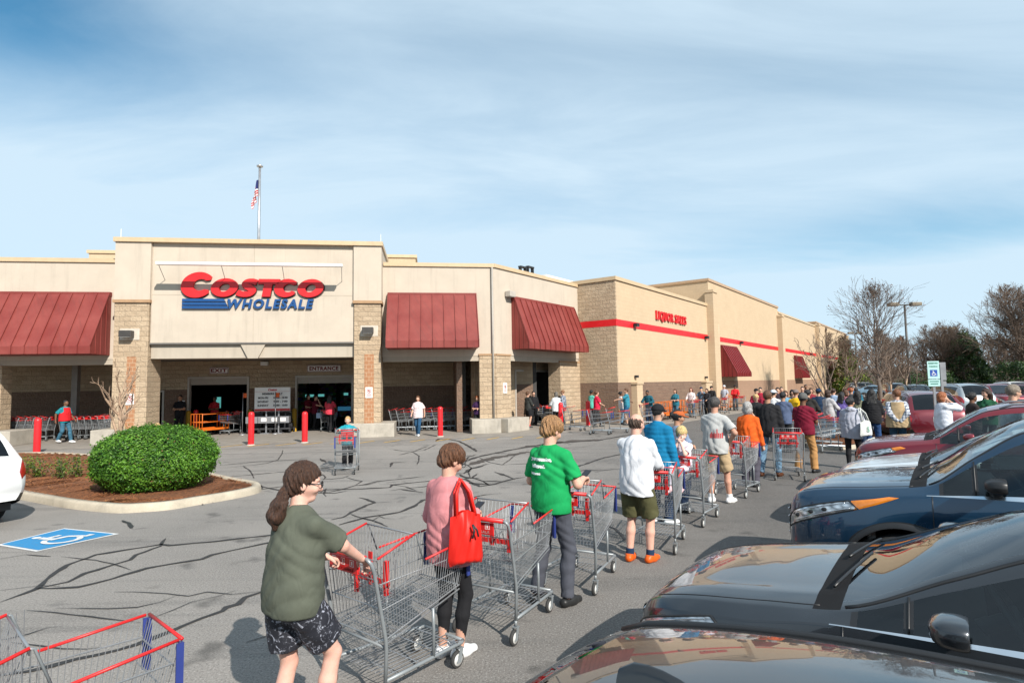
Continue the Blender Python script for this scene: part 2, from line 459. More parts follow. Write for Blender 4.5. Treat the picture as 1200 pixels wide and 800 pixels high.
M_COPE = pm('tan metal coping', (.52, .385, .235), .45, 0, .06)
M_COPEB = pm('brown metal coping', (.42, .28, .17), .5, 0, .06)
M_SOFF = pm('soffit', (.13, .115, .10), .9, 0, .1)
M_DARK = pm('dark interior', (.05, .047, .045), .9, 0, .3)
M_ROOF = pm('roof membrane', (.5, .48, .45), .9)
def m_awn(name, c):
    t = Nt(name); v = t.tc(); q = t.sep(v); n = t.noise(v, 1.1, 5, .6); st = t.noise(t.comb(t.math('MULTIPLY', t.math('ADD', q[0], q[1]), 4.5), t.math('MULTIPLY', q[2], .5)), 1.6, 5, .7); f = t.noise(v, 40, 3, .6)
    b = t.mix(t.rng(n, .3, .7), tuple(x*.82 for x in c), (c[0]*1.10, c[1]*1.5, c[2]*1.5)); b = t.mix(t.rng(st, .50, .78, 0, .45), b, (.10, .035, .03)); b = t.mix(t.rng(f, .62, .72, 0, .25), b, (.30, .16, .13))
    t.set(Base_Color=b, Roughness=t.rng(n, .3, .7, .48, .66), Specular_IOR_Level=.3); t.bump(n, .25, .06); return t.mat
M_AWN = m_awn('red standing seam metal', (.215, .034, .028))
M_AWND = pm('dark red metal', (.175, .018, .018), .4, 0, .06, 1.5)
M_FRAME = pm('door frame metal', (.42, .38, .33), .5, 0, .08)
M_RED = pm('red sign face', (.62, .012, .016), .42, 0, .03)
M_BLUE = pm('blue sign face', (.006, .060, .20), .42, 0, .03)
M_BLACK = pm('black metal', (.018, .018, .02), .5, 0, .15)
M_WHITE = pm('white metal', (.78, .77, .75), .45, 0, .04)
M_GREYM = pm('grey metal', (.30, .30, .31), .45, .6, .1)

store = thing('store_building', 'large beige warehouse store with red awnings and a long tan block side wall', 'building', K)
def partA(name, mb, m, **k): return mb.build(name, m, store, (0, 0, 0), AA, **k)
def partB(name, mb, m, **k): return mb.build(name, m, store, (0, 0, 0), AB, **k)
ZO, ZR, ZP = 3.42, 7.47, 8.2
LP0, LP1 = UL, fa(174, 400, -.75)[0]                # left pier of the portico
RP0, RP1 = fa(414, 400, -.75)[0], UR
KP = fa(562, 450, 0)[0]                             # corner pier starts
LW0 = fa(2, 450, 0)[0]                              # left edge of the left opening
# --- upper walls of the front
w = MB()
w.box(-48, UL + .02, 0, .35, ZO, ZR); partA('wall', w, M_EIFS); w = MB(); w.box(UR - .02, 0.0, 0, .35, ZO, ZR); partA('wall', w, M_EIFS)
for a, b in ((-48, UL), (UR, KP + .02)): w = MB(); w.box(a, b, .02, .42, ZO - .22, ZO + .25); partA('beam', w, M_EIFSG)
for a, b in ((-48.06, UL - .03), (UR + .03, .05)): w = MB(); w.box(a, b, -.07, .42, ZR, ZR + .17); partA('roof_coping', w, M_COPE)
# --- portico
zc = fa(150, 351, -.75)[1]
for a, b in ((LP0, LP1), (RP0, RP1)): w = MB(); w.box(a, b, -.75, .5, zc, ZP); partA('portico_pier_cap', w, M_EIFS)
for a, b in ((LP0 - .03, LP1 + .03), (RP0 - .03, RP1 + .03)):
    w = MB(); w.box(a, b, -.80, .5, zc - .12, zc); partA('pier_band', w, pm('brown band', (.36, .22, .12), .8))
for a, b in ((LP0 + .03, LP1 - .03), (RP0 + .03, RP1 - .03)): w = MB(); w.box(a, b, -.72, .5, .0, zc - .12); partA('pier', w, M_BLOCK)
zl0, zl1 = fa(300, 419, -.6)[1], fa(300, 402, -.6)[1]
w = MB(); w.box(LP1, RP0, -.62, .3, zl1, ZP - .003)
partA('portico_wall', w, M_EIFS)
w = MB(); w.box(LP1, RP0, -.50, .4, zl0, zl1 + .05)
um = (fa(290, 410, -.6)[0] + fa(303, 410, -.6)[0]) / 2
w.prism([(um - .52, zl1 + .002), (um - .20, zl0 - .02), (um + .20, zl0 - .02), (um + .52, zl1 + .002)], 'Y', -.615, -.46)
partA('portico_lintel', w, M_EIFSG)
w = MB(); w.box(LP1 + .003, RP0 - .003, -.66, -.45, zl1 - .035, zl1 + .03); partA('lintel_drip_edge', w, pm('dark trim', (.12, .11, .1), .7))
# joints of the stucco panels
w = MB(); zj = fa(300, 346, -.6)[1]
for u in (um, LP1 + .02, RP0 - .02): w.box(u - .012, u + .012, -.624, -.6, zl1 + .03, ZP)
w.box(LP1, RP0, -.6245, -.6, zj - .012, zj + .012)
partA('wall_joint', w, pm('joint', (.40, .34, .27), .9))
w = MB(); w.box(UL - .06, UR + .06, -.83, 6, ZP, ZP + .18); partA('portico_coping', w, M_COPE)
for a, b in ((UL + .003, UL + .35), (UR - .35, UR - .003)): w = MB(); w.box(a, b, .5, 6, 3.5, ZP - .002); partA('portico_side_wall', w, M_EIFS)
# raised block behind
ub0, ub1 = fa(104, 304, 6.2)[0], fa(487, 304, 6.2)[0]; zb = fa(470, 302, 6.2)[1]
w = MB(); w.box(ub0, ub1, 6.2, 16, 7, zb); partA('raised_roof', w, M_SIDE)
w = MB(); w.box(ub0 - .08, ub1 + .08, 6.12, 16.08, zb, zb + .16); partA('raised_roof_coping', w, M_COPE)
# tile strips on piers
for px0, px1, y0, y1 in ((147.5, 158.5, 418, 505), (427, 438, 415, 505)):
    a, b = fa(px0, 460, -.72)[0], fa(px1, 460, -.72)[0]
    w = MB(); w.box(a, b, -.735, -.6, .3, fa((px0+px1)/2, y0, -.72)[1]); partA('tile_strip', w, M_TILE)
# piers of the wings and concrete footings
w = MB(); w.box(LW0 - 1.6, LW0, -.03, .6, 0, ZO - .22); partA('pier', w, M_BLOCK)
w = MB(); w.box(KP, -.02, -.04, .6, 0, ZO + .02); partA('pier', w, M_BLOCK)
w = MB(); w.box(KP - .03, -.0, -.07, .62, ZO + .02, ZO + .10); partA('pier_band', w, pm('brown band', (.36, .22, .12), .8))
SP = fb(598, 450, 0)[0]
w = MB(); w.box(-.03, SP, -.04, .6, 0, ZO + .02); partB('pier', w, M_BLOCK)
w = MB(); w.box(-.02, SP + .03, -.07, .62, ZO + .02, ZO + .10); partB('pier_band', w, pm('brown band', (.36, .22, .12), .8))
fu0, fu1 = fa(419, 505, -1.1)[0], fa(462, 505, -1.1)[0]
for bx in ((RP0 - .22, fu1, -1.15, .7, .58), (LP0 - .5, LP1 + .22, -1.15, .7, .58), (KP - .42, .12, -.75, .75, .62), (LW0 - 2.2, LW0 + .85, -.75, .75, .6)):
    w = MB(); w.box(bx[0], bx[1], bx[2], bx[3], 0, bx[4]); bevel(partA('pier_footing', w, M_CONC), .02)
w = MB(); w.box(-.12, SP + .42, -.76, .75, 0, .615); bevel(partB('pier_footing', w, M_CONC), .02)
# --- recessed back wall with the doors
VB = 4.0
ex0, ex1 = fa(220, 460, VB)[0], fa(292, 460, VB)[0]; en0, en1 = fa(346, 460, VB)[0], fa(414, 460, VB)[0]
sm0, sm1 = fa(178, 480, VB)[0], fa(192.5, 480, VB)[0]
zd = 2.72; zs = 2.12
def backwall(z0, z1, m, v0, name):
    w = MB(); cuts = [(sm0, sm1, 2.1), (ex0, ex1, zd), (en0, en1, zd)]; a = -48
    for c0, c1, zt in cuts:
        w.box(a, c0, v0, VB + .3, z0, z1); a = c1
        if zt < z1: w.box(c0, c1, v0 + .001, VB + .3, max(z0, zt), z1)
    w.box(a, 2.4, v0, VB + .3, z0, z1)
    return partA(name, w, m)
backwall(zs, ZO + .3, M_BLOCK, VB, 'recess_wall'); backwall(0, zs, M_BLOCKB, VB - .02, 'recess_wainscot')
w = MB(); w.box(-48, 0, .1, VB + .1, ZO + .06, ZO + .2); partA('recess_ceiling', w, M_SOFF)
w = MB(); w.box(-1.75, -1.5, .45, VB, 0, ZO + .1); partA('added_partition', w, M_BLOCKB)  # added wall, keeps stray daylight out of the side doorway room
for c0, c1, zt in ((ex0, ex1, zd), (en0, en1, zd), (sm0, sm1, 2.1)):
    d = MB(); t_ = .09
    d.box(c0, c0 + t_, VB - .06, VB + .2, 0, zt); d.box(c1 - t_, c1, VB - .06, VB + .2, 0, zt); d.box(c0 + t_, c1 - t_, VB - .06, VB + .2, zt - t_, zt)
    partA('door_frame', d, M_FRAME)
    if zt > 2.5:
        d = MB()
        for k in range(5): d.box(c0 + t_, c1 - t_, VB + .02 + .004*(k % 2), VB + .1, zt - t_ - .06*(k+1), zt - t_ - .06*k - .006)
        partA('roller_shutter', d, pm('roller shutter', (.36, .32, .27), .5, 0, .06))
# steel columns in the recess
for px in (88.5, 543):
    w = MB(); u = fa(px, 470, 2.6)[0]; w.box(u - .12, u + .12, 2.45, 2.7, 0, ZO + .06); partA('steel_column', w, pm('column paint', (.22, .2, .18), .6))
# dark shop interior
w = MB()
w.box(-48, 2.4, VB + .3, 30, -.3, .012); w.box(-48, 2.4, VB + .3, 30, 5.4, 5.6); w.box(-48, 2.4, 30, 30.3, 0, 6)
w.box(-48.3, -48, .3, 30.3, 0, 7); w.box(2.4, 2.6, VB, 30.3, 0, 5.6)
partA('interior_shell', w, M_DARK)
def m_goods():
    t = Nt('shelved goods'); v = t.tc(); w_ = t.N.new('ShaderNodeTexVoronoi'); w_.inputs['Scale'].default_value = 2.6; w_.distance = 'CHEBYCHEV'; t.L.new(t.mapping(v, (1, 1, 1.7)), w_.inputs['Vector'])
    t.set(Base_Color=t.mix(.55, w_.outputs['Color'], (.16, .12, .09)), Roughness=.7); return t.mat
w = MB()
for k in range(7):
    u = -15 + k * 1.9
    w.box(u, u + 1.3, 17 + (k % 3) * 1.2, 18.2 + (k % 3) * 1.2, 0, 2.4 + .5 * (k % 2))
partA('interior_shelving', w, m_goods())
scr = emit('lit interior screen', (.16, .62, .58), .38)
for (x0, x1, y0, y1) in ((358, 368, 462, 465), (373, 380, 461.5, 464.5), (403, 408, 460, 463), (396, 411, 476, 481), (251, 259, 465, 478)):
    a, za = fa(x0, y1, 8); b, zb_ = fa(x1, y0, 8); w = MB(); w.box(a, b, 7.95, 8, za, zb_); o = partA('lit_screen', w, scr if x0 != 396 else emit('lit cooler', (.03, .16, .28), .35))
# rooftop
w = MB(); w.box(-48, .3, .35, 40, 6.9, 7.0); partA('roof', w, M_ROOF)
# --- side front with the second awning
w = MB(); w.box(0.0, SQ + .1, .0, .35, ZO + .05, ZR - .006); partB('wall', w, M_EIFS)
w = MB(); w.box(SP - .02, SQ, .03, .42, ZO - .2, ZO + .2); partB('beam', w, M_EIFSG)
w = MB(); w.box(-.05, SQ - .02, -.07, .42, ZR - .004, ZR + .166); partB('roof_coping', w, M_COPE)
P2 = fb(656, 450, 0)[0]
w = MB(); w.box(P2, SQ + .01, -.05, .7, 0, ZO - .19); partB('pier', w, M_BLOCK)
w = MB(); w.box(P2 - .02, SQ + .01, -.07, .72, ZO - .19, ZO - .10); partB('pier_band', w, pm('brown band', (.36, .22, .12), .8))
YB = 1.5; dq0, dq1 = fb(603.5, 470, YB)[0], fb(653, 470, YB)[0]; dz = fb(630, 433.5, YB)[1]
w = MB(); w.box(.3, dq0, YB, YB + .25, 0, ZO + .1); w.box(dq1, SQ, YB, YB + .25, 0, ZO + .1); w.box(dq0, dq1, YB + .001, YB + .25, dz, ZO + .1)
partB('recess_wall', w, M_BLOCK)
w = MB(); w.box(dq0, dq0 + .1, YB - .04, YB + .2, 0, dz); w.box(dq1 - .1, dq1, YB - .04, YB + .2, 0, dz); w.box(dq0 + .1, dq1 - .1, YB - .04, YB + .2, dz - .1, dz)
partB('door_frame', w, M_FRAME)
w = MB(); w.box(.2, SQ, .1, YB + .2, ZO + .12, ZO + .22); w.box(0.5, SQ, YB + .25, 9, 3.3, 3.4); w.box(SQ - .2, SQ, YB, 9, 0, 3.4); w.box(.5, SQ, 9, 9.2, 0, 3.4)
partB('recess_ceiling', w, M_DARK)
w = MB(); w.box(.2, SQ, .35, 40, 6.8, 6.9); partB('roof', w, M_ROOF)
# --- long wing
sx = [SQ, fb(833, 420, -WW)[0], fb(914, 420, -WW)[0], fb(958, 420, -WW)[0], fb(993, 425, -WW)[0]]
hz = [7.62, fb(838, 332.5, -WW)[1], fb(918, 369.5, -WW)[1], fb(963, 381, -WW)[1]]
zw = 2.13 + .0; z_st1 = fb(722.8, 373.8, -WW)[1]; z_st0 = fb(722.8, 381.6, -WW)[1]
for i in range(4):
    a, b, h = sx[i], sx[i+1], hz[i]
    w = MB(); w.box(a, b, -WW, -WW + 24, zw - .1, h); partB('wall', w, M_BLOCK if 0 else M_SIDE)
    w = MB(); w.box(a - .0, b - .001, -WW - .012, -WW + 20, 0, zw); o = partB('wainscot', w, M_BLOCKB if i == 0 else M_SIDEB)
    w = MB(); w.box(a - .08, b + .05, -WW - .08, -WW + 24.1, h, h + .20); partB('roof_coping', w, M_COPEB if i % 2 else M_COPE)
    w = MB(); w.box(a + (0 if i == 0 else .6), b - .3, -WW - .014, -WW, z_st0, z_st1)
    if i == 0: w.box(a - .014, a, -WW - .014, 0.0, z_st0, z_st1)
    partB('red_stripe', w, M_RED)
# rough faced end of the wing
w = MB(); w.box(SQ - .011, SQ + .1, -WW - .002, .02, zw, hz[0] - .002); partB('end_wall', w, M_BLOCK)
w = MB(); w.box(SQ - .018, SQ + .1, -WW - .014, .02, 0, zw); partB('end_wainscot', w, M_BLOCKB)
# pilasters with downpipes
for i, (px, hh) in enumerate(((833, 1.0), (914, 1.0), (958, 1.0), (992, 1.0))):
    s_ = fb(px, 430, -WW)[0]; h = hz[min(i + 1, 3)] - .1
    w = MB(); w.box(s_ - .45, s_ + .45, -WW - .5, -WW + .1, 0, h - .35 - .5 * (i == 0)); w.box(s_ - .5, s_ + .5, -WW - .56, -WW + .1, h - .35 - .5 * (i == 0), h - .15 - .5*(i==0)); partB('pilaster', w, M_SIDE)
    w = MB(); w.box(s_ + 1.1, s_ + 1.45, -WW - .3, -WW + .02, 0, z_st1 + .9 - .2*i); partB('downpipe', w, pm('downpipe paint', (.56, .42, .27), .5, 0, .06))
# --- awnings
def awning(x0, x1, z1, z0, p, part, m=M_AWN, step=.46, fas=.30):
    w = MB(); zt = z0 + fas
    w.prism([(0.0, z1), (-.16, z1), (-p, zt), (-p, z0), (0.0, z0)], 'X', x0, x1)
    w.box(x0 - .02, x1 + .02, -.19, -.0, z1 - .10, z1 + .06)
    n = max(2, int(round((x1 - x0) / step)))
    d = Vector((0, -p + .16, zt - z1)); up = Vector((0, d.z, -d.y)).normalized()
    if up.z < 0: up = -up
    for k in range(n + 1):
        x = x0 + (x1 - x0) * k / n
        a = Vector((x, -.17, z1 - .03)); b = Vector((x, -p, zt))
        vs = []
        for q in (a, b):
            for dx, h in ((-.016, -.005), (.016, -.005), (.016, .055), (-.016, .055)): vs.append(q + Vector((dx, 0, 0)) + up * h)
        w.add(vs, [(0,1,2,3),(7,6,5,4),(0,4,5,1),(1,5,6,2),(2,6,7,3),(3,7,4,0)])
        w.box(x - .016, x + .016, -p - .045, -p, z0 + .004, zt + .02)
    for sgn, x in ((-1, x0), (1, x1)):
        for k in range(1, 4):
            y = -p * k / 4
            zz = z1 + (zt - z1) * max(0, (-y - .16)) / (p - .16)
            w.box(x - .02, x + .02, y - .015, y + .015, z0 + .01, zz - .02)
    return part('awning', w, m, fix=False)
a0, za0 = fa(-60, 345, 0); a1, za1 = fa(131, 344, 0)
PA = 1.45
zlow = fa(120, 414, -PA)[1]
awning(a0, a1, fa(120, 344.5, 0)[1], zlow, PA, partA)
b0, zb1 = fa(455, 345, 0); b1, _ = fa(557.5, 345, 0)
awning(b0, b1, zb1, fa(510, 407, -PA)[1], PA, partA)
c0, zc1 = fb(599, 349, 0); c1, _ = fb(669.5, 362, 0)
pp = min(np.arange(.6, 2.4, .02), key=lambda p: abs(fb(620, 408, -p)[0] - c0))
awning(c0, c1, zc1, fb(620, 408, -pp)[1], float(pp), partB)
for (x0, y0, x1, xo, yo) in ((843.5, 405, 861, 864, 441), (930, 417, 938.7, 941, 442.7), (970.5, 423.5, 976, 978, 443)):
    s0, z1 = fb(x0, y0, -WW); s1, _ = fb(x1, y0 + 4, -WW)
    p = float(min(np.arange(.5, 3.0, .02), key=lambda p: abs(fb(xo, yo, -WW - p)[0] - s0)))
    z0 = fb(xo, yo, -WW - p)[1]
    awning(s0, s1, z1, z0, p, lambda n, w, m, fix: w.build(n, m, store, (Matrix.Rotation(AB, 3, 'Z') @ Vector((0, -WW, 0))), AB), M_AWND)
    w = MB(); w.box(s0 + .6, s1 - .6, -WW - .03, -WW - .014, .0, 2.1); partB('added_door', w, M_SIDEB)  # door added where the wall holds only the awning's shadow
# slim pale service doors on the long wall
for px in (743.5, 826):
    s0 = fb(px - 3.4, 470, -WW)[0]; s1 = fb(px + 3.4, 470, -WW)[0]
    w = MB(); w.box(s0, s1, -WW - .35, -WW, 0, 2.02); w.box(s0 - .05, s1 + .05, -WW - .4, -WW, 2.02, 2.14); partB('service_cabinet', w, M_SIDE)
# roof plant seen over the parapet
for px, n_ in ((612.5, 1), (621, 1)):
    u, z = fb(px, 314, 6); w = MB()
    for x in (u - .28, u + .28):
        w.box(x - .05, x + .05, 5.9, 6.1, 6.8, z)
    w.box(u - .35, u + .35, 5.88, 6.12, z, z + .1); o = partB('roof_vent', w, M_BLACK)
u0, z0 = fb(640, 331, 7); u1, z1 = fb(672, 331, 7); w = MB(); w.box(u0, u1, 7, 9, 6.9, z1 + .1); partB('rooftop_unit', w, M_WHITE)
# lightning spikes on the parapet
for px in (140, 446): w = MB(); u = fa(px, 282, -.5)[0]; w.bar((u, -.4, ZP + .1), (u, -.4, ZP + .62), .012); partA('lightning_rod', w, M_WHITE)

# =================================================================== signs and fittings on the store
def curve_fill(loops, extrude, rx=1.0):
    cu = bpy.data.curves.new('letters', 'CURVE'); cu.dimensions = '2D'; cu.fill_mode = 'BOTH'; cu.extrude = extrude
    for lp in loops:
        sp = cu.splines.new('POLY'); sp.points.add(len(lp) - 1); sp.use_cyclic_u = True
        for p, q in zip(sp.points, lp): p.co = (q[0], q[1], 0, 1)
    o = bpy.data.objects.new('letters', cu); COL.objects.link(o)
    me = bpy.data.meshes.new_from_object(o.evaluated_get(bpy.context.evaluated_depsgraph_get()))
    bpy.data.objects.remove(o); bpy.data.curves.remove(cu)
    for v in me.vertices: x, y, z = v.co; v.co = (x, -z, y)
    return me
def ell(cx, cy, a, b, t0=0, t1=360, n=40, rot=0):
    out = []
    for k in range(n + (0 if t1 - t0 == 360 else 1)):
        t = R(t0 + (t1 - t0) * k / n); x, y = a * math.cos(t), b * math.sin(t)
        out.append((cx + x * math.cos(rot) - y * math.sin(rot), cy + x * math.sin(rot) + y * math.cos(rot)))
    return out
def big_letters():
    """heavy slanted capitals, one list of loops per letter"""
    L = []; K_ = .17
    def sh(lp, k=K_): return [(x + y*k, y) for x, y in lp]
    def letter_o(x, w, h): return [ell(x + w*.5, h*.5, w*.5, h*.52), ell(x + w*.5, h*.5, w*.20, h*.225, rot=.35)[::-1]]
    def letter_c(x, y0, w, h):
        cx, cy = x + w*.5, y0 + h*.5
        out = ell(cx, cy, w*.5, h*.52, 40, 320, 48); inn = ell(cx + w*.09, cy, w*.22, h*.235, 48, 312, 36)
        return out + [(x + w*.86, y0 + h*.30)] + inn[::-1] + [(x + w*.87, y0 + h*.70)]
    def stroke(P, wd, sx=1.0):
        Q = []; Wd = []
        for i in range(len(P) - 1):
            p0, p1, p2, p3 = P[max(i-1,0)], P[i], P[i+1], P[min(i+2, len(P)-1)]
            for k in range(7):
                t = k/7; f = lambda a,b,c,d: .5*((2*b)+(-a+c)*t+(2*a-5*b+4*c-d)*t*t+(-a+3*b-3*c+d)*t**3)
                Q.append((f(p0[0],p1[0],p2[0],p3[0]), f(p0[1],p1[1],p2[1],p3[1]))); Wd.append(wd[i] + (wd[i+1]-wd[i])*t)
        Q.append(P[-1]); Wd.append(wd[-1]); a = []; b = []
        for i, q in enumerate(Q):
            n0, n1 = Q[max(i-1,0)], Q[min(i+1,len(Q)-1)]; dx, dy = n1[0]-n0[0], n1[1]-n0[1]; l = math.hypot(dx, dy); nx, ny = -dy/l*Wd[i], dx/l*Wd[i]
            a.append((q[0]+nx, q[1]+ny)); b.append((q[0]-nx, q[1]-ny))
        return a + b[::-1]
    L.append([sh(letter_c(-.05, -.05, 1.62, 1.38))])
    L.append([sh(lp) for lp in letter_o(1.46, 1.34, 1.0)])
    S_ = stroke([(.92,.79),(.70,.865),(.46,.835),(.37,.70),(.50,.575),(.70,.46),(.79,.32),(.66,.165),(.36,.135),(.06,.23)], [.155,.15,.155,.165,.17,.17,.165,.155,.15,.15])
    L.append([sh([(2.74 + x*1.06, y) for x, y in S_])])
    L.append([sh([(3.78, 1.0), (4.84, 1.0), (4.84, .71), (4.52, .71), (4.52, 0.0), (4.10, 0.0), (4.10, .71), (3.78, .71)][::-1])])
    L.append([sh(letter_c(4.66, .0, 1.24, 1.0))])
    L.append([sh(lp) for lp in letter_o(5.86, 1.34, 1.0)])
    return L
vS = -.62
def inbox(vsrc, x0, x1, z0, z1):
    xs = [v[0] for v in vsrc]; zs_ = [v[2] for v in vsrc]
    ax, bx, az, bz = min(xs), max(xs), min(zs_), max(zs_)
    return [((v[0]-ax)/(bx-ax)*(x1-x0)+x0, v[1], (v[2]-az)/(bz-az)*(z1-z0)+z0) for v in vsrc]
x0, zt = fa(212.5, 318.5, vS - .1); x1, zb_ = fa(379, 349.5, vS - .1)
sign = thing('store_sign', 'big red and blue name lettering on the beige wall over the entrance', 'store sign', toA((x0 + x1)/2, vS, (zt+zb_)/2), AA)
cx0, cz0 = (x0 + x1)/2, (zt+zb_)/2
def signpart(name, vs, fs, m):
    q = MB(); q.add([(x - cx0, y - .05, z - cz0) for x, y, z in vs], fs); return q.build(name, m, sign)
vs = []; fs = []
for lp in big_letters():
    me = curve_fill(lp, .07); fs += [tuple(i + len(vs) for i in p.vertices) for p in me.polygons]; vs += [tuple(v.co) for v in me.vertices]
signpart('name_lettering', inbox(vs, x0, x1, zb_, zt), fs, M_RED)
back = [(x, y + .08, z) for x, y, z in inbox(vs, x0 - .02, x1 + .045, zb_ - .05, zt - .0)]
signpart('lettering_backing', back, fs, pm('dark return', (.05, .02, .02), .6))
me = text_mesh('WHOLESALE', 1, .06, .036, .20, sx=1.0, space=1.24); vs = [tuple(v.co) for v in me.vertices]
wx0, wz1 = fa(266.5, 350, vS - .1); wx1, wz0 = fa(367.5, 361.8, vS - .1)
signpart('second_line_lettering', inbox(vs, wx0, wx1, wz0, wz1), [tuple(p.vertices) for p in me.polygons], M_BLUE)
bx0 = fa(213.3, 355, vS - .1)[0]; bx1 = fa(264.5, 355, vS - .1)[0]
q = MB(); hh = (wz1 - wz0)
for k in range(3):
    za = wz0 + hh * (.0 + .36 * k); zb2 = za + hh * .27
    q.prism([(bx0 - cx0, za - cz0), (bx1 - cx0 + .12*(1-k*.0) - .07*k, za - cz0), (bx1 - cx0 + .05 - .07*k, zb2 - cz0), (bx0 - cx0, zb2 - cz0)], 'Y', -.11, -.01)
q.build('blue_stripes', M_BLUE, sign)
# light bar hung out over the sign
hx0, hz1 = fa(183, 308.5, vS - 1.0); hx1, _ = fa(401.5, 311, vS - 1.0)
hood = thing('sign_light_bar', 'long white light bar on brackets above the red name lettering', 'light', toA((hx0+hx1)/2, vS, hz1), AA)
q = MB(); ww = (hx1 - hx0)/2
q.box(-ww, ww, -1.1, -.88, -.06, .06); bevel(q.build('lamp_housing', M_WHITE, hood), .02)
for k in range(4): q = MB(); x = -ww + .05 + (2*ww - .1) * k / 3; q.bar((x, -.95, 0), (x - .12, 0, -.50), .012, 6); q.build('bracket', M_GREYM, hood)
# flat lettered panels
def panel_sign(name, label, px0, px1, py0, py1, v, text, border=True, th=None):
    a, z1 = fa(px0, py0, v); b, z0 = fa(px1, py1, v)
    t = thing(name, label, 'sign', toA((a+b)/2, v, (z0+z1)/2), AA); w_, h_ = (b - a)/2, (z1 - z0)/2
    q = MB(); q.box(-w_, w_, -.03, .03, -h_, h_); q.build('panel', pm('sign white', (.72, .70, .68), .5, 0, .05), t)
    q = MB()
    if border:
        e = .02
        q.box(-w_+.01, w_-.01, -.034, -.03, h_-.01-e, h_-.01); q.box(-w_+.01, w_-.01, -.034, -.03, -h_+.01, -h_+.01+e)
        q.box(-w_+.01, -w_+.01+e, -.0338, -.03, -h_, h_); q.box(w_-.01-e, w_-.01, -.0338, -.03, -h_, h_)
    add_text(q, text, .3, (0, -.036, 0), width=w_*1.72, height=h_*1.15, extrude=.004, offset=.012, space=1.12)
    q.build('lettering', pm('maroon letters', (.16, .01, .015), .5), t); return t
panel_sign('exit_sign', 'white panel with dark red word EXIT above the left doorway', 246, 267.5, 430.5, 437.5, VB - .06, 'EXIT')
panel_sign('entrance_sign', 'white panel with dark red word ENTRANCE above the right doorway', 360, 399.5, 427.8, 435.2, VB - .06, 'ENTRANCE')
vH = 2.6
a, z1 = fa(298.5, 454, vH); b, z0 = fa(340, 481, vH)
hb = thing('opening_hours_board', 'white board listing members only opening hours between the two doorways', 'notice board', toA((a+b)/2, vH, 0), AA)
w_, h_, zc_ = (b-a)/2, (z1-z0)/2, (z0+z1)/2
q = MB(); q.box(-w_, w_, 0, .04, zc_-h_, zc_+h_); bevel(q.build('board', pm('sign white', (.72, .70, .68), .5, 0, .05), hb), .006)
q = MB(); q.box(-w_*.35-.03, -w_*.35+.03, .04, .1, 0, zc_+h_*.9); q.box(w_*.35-.03, w_*.35+.03, .04, .1, 0, zc_+h_*.9); q.box(-w_*.6, -w_*.1, -.2, .3, 0, .04); q.box(w_*.1, w_*.6, -.2, .3, 0, .04); q.build('stand', M_GREYM, hb)
q = MB()
add_text(q, 'Costco', .2, (0, -.004, zc_+h_*.80), width=w_*.5, height=h_*.2, extrude=.003, offset=.01, shear=.2, mi=1)
add_text(q, 'MEMBERS ONLY', .2, (0, -.004, zc_+h_*.46), width=w_*1.15, height=h_*.18, extrude=.003, offset=.008)
for i, (l, r_) in enumerate((('MON-FRI', '10:00 - 8:30'), ('SATURDAY', '9:30 - 7:00'), ('SUNDAY', '10:00 - 6:00'))):
    zz = zc_ + h_*(.12 - .32*i)
    add_text(q, l, .2, (-w_*.52, -.004, zz), width=w_*(.62 if i else .56), height=h_*.18, extrude=.003, offset=.008)
    add_text(q, r_, .2, (w_*.45, -.004, zz), width=w_*.8, height=h_*.18, extrude=.003, offset=.008)
q.box(-w_+.01, w_-.01, -.004, .0, zc_-h_+.01, zc_-h_*.80, 1); q.box(-w_+.02, w_-.02, -.004, 0, zc_+h_*.64, zc_+h_*.655, 1)
q.build('lettering', [pm('dark letters', (.05, .04, .04), .5), pm('red letters', (.45, .02, .02), .5)], hb)
# small notices on piers
def notice(px0, px1, py0, py1, v, fn, to, ang, label):
    a, z1 = fn(px0, py0, v); b, z0 = fn(px1, py1, v); t = thing('pier_notice', label, 'notice', to((a+b)/2, v, (z0+z1)/2), ang); w_, h_ = (b-a)/2, (z1-z0)/2
    q = MB(); q.box(-w_, w_, -.02, .02, -h_, h_); q.build('panel', pm('sign white', (.72, .70, .68), .5, 0, .05), t)
    q = MB(); n = 20; q.add([(w_*.6*math.cos(6.283*k/n), -.0215, h_*.25 + w_*.6*math.sin(6.283*k/n)) for k in range(n)] + [(w_*.45*math.cos(6.283*k/n), -.0215, h_*.25 + w_*.45*math.sin(6.283*k/n)) for k in range(n)], [(k, (k+1) % n, n+(k+1) % n, n+k) for k in range(n)], 1)
    q.bar((-w_*.4, -.022, h_*.25 + w_*.4), (w_*.4, -.022, h_*.25 - w_*.4), .012, 4, 1); q.box(-w_*.2, w_*.2, -.0213, -.02, h_*.1, h_*.45, 0)
    for k in range(3): q.box(-w_*.7, w_*.7, -.0215, -.02, -h_*(.3+.2*k), -h_*(.22+.2*k), 1)
    q.build('symbol', [pm('dark letters', (.05, .04, .04), .5), pm('red letters', (.45, .02, .02), .5)], t)
notice(147.5, 157, 461, 474, -.745, fa, toA, AA, 'white and red notice on the portico pier behind the small bare tree')
notice(428.3, 436.6, 453.5, 466, -.745, fa, toA, AA, 'white and red notice on the orange tile strip of the pier right of the entrance')
notice(589.5, 594, 448.5, 460.5, -.06, fb, toB, AB, 'narrow white notice on the corner pier beside the side doorway')
a = fa(249, 474, VB-.03)
q = MB()
nt_ = thing('wall_notice', 'small pale notice on the dark wall left of the exit doorway', 'notice', toA(fa(212.5, 474, VB-.04)[0], VB-.04, fa(212, 474, VB)[1]), AA)
q.box(-.15, .15, -.01, .01, -.2, .2); q.build('panel', pm('sign white', (.72, .70, .68), .5, 0, .05), nt_)
q = MB()
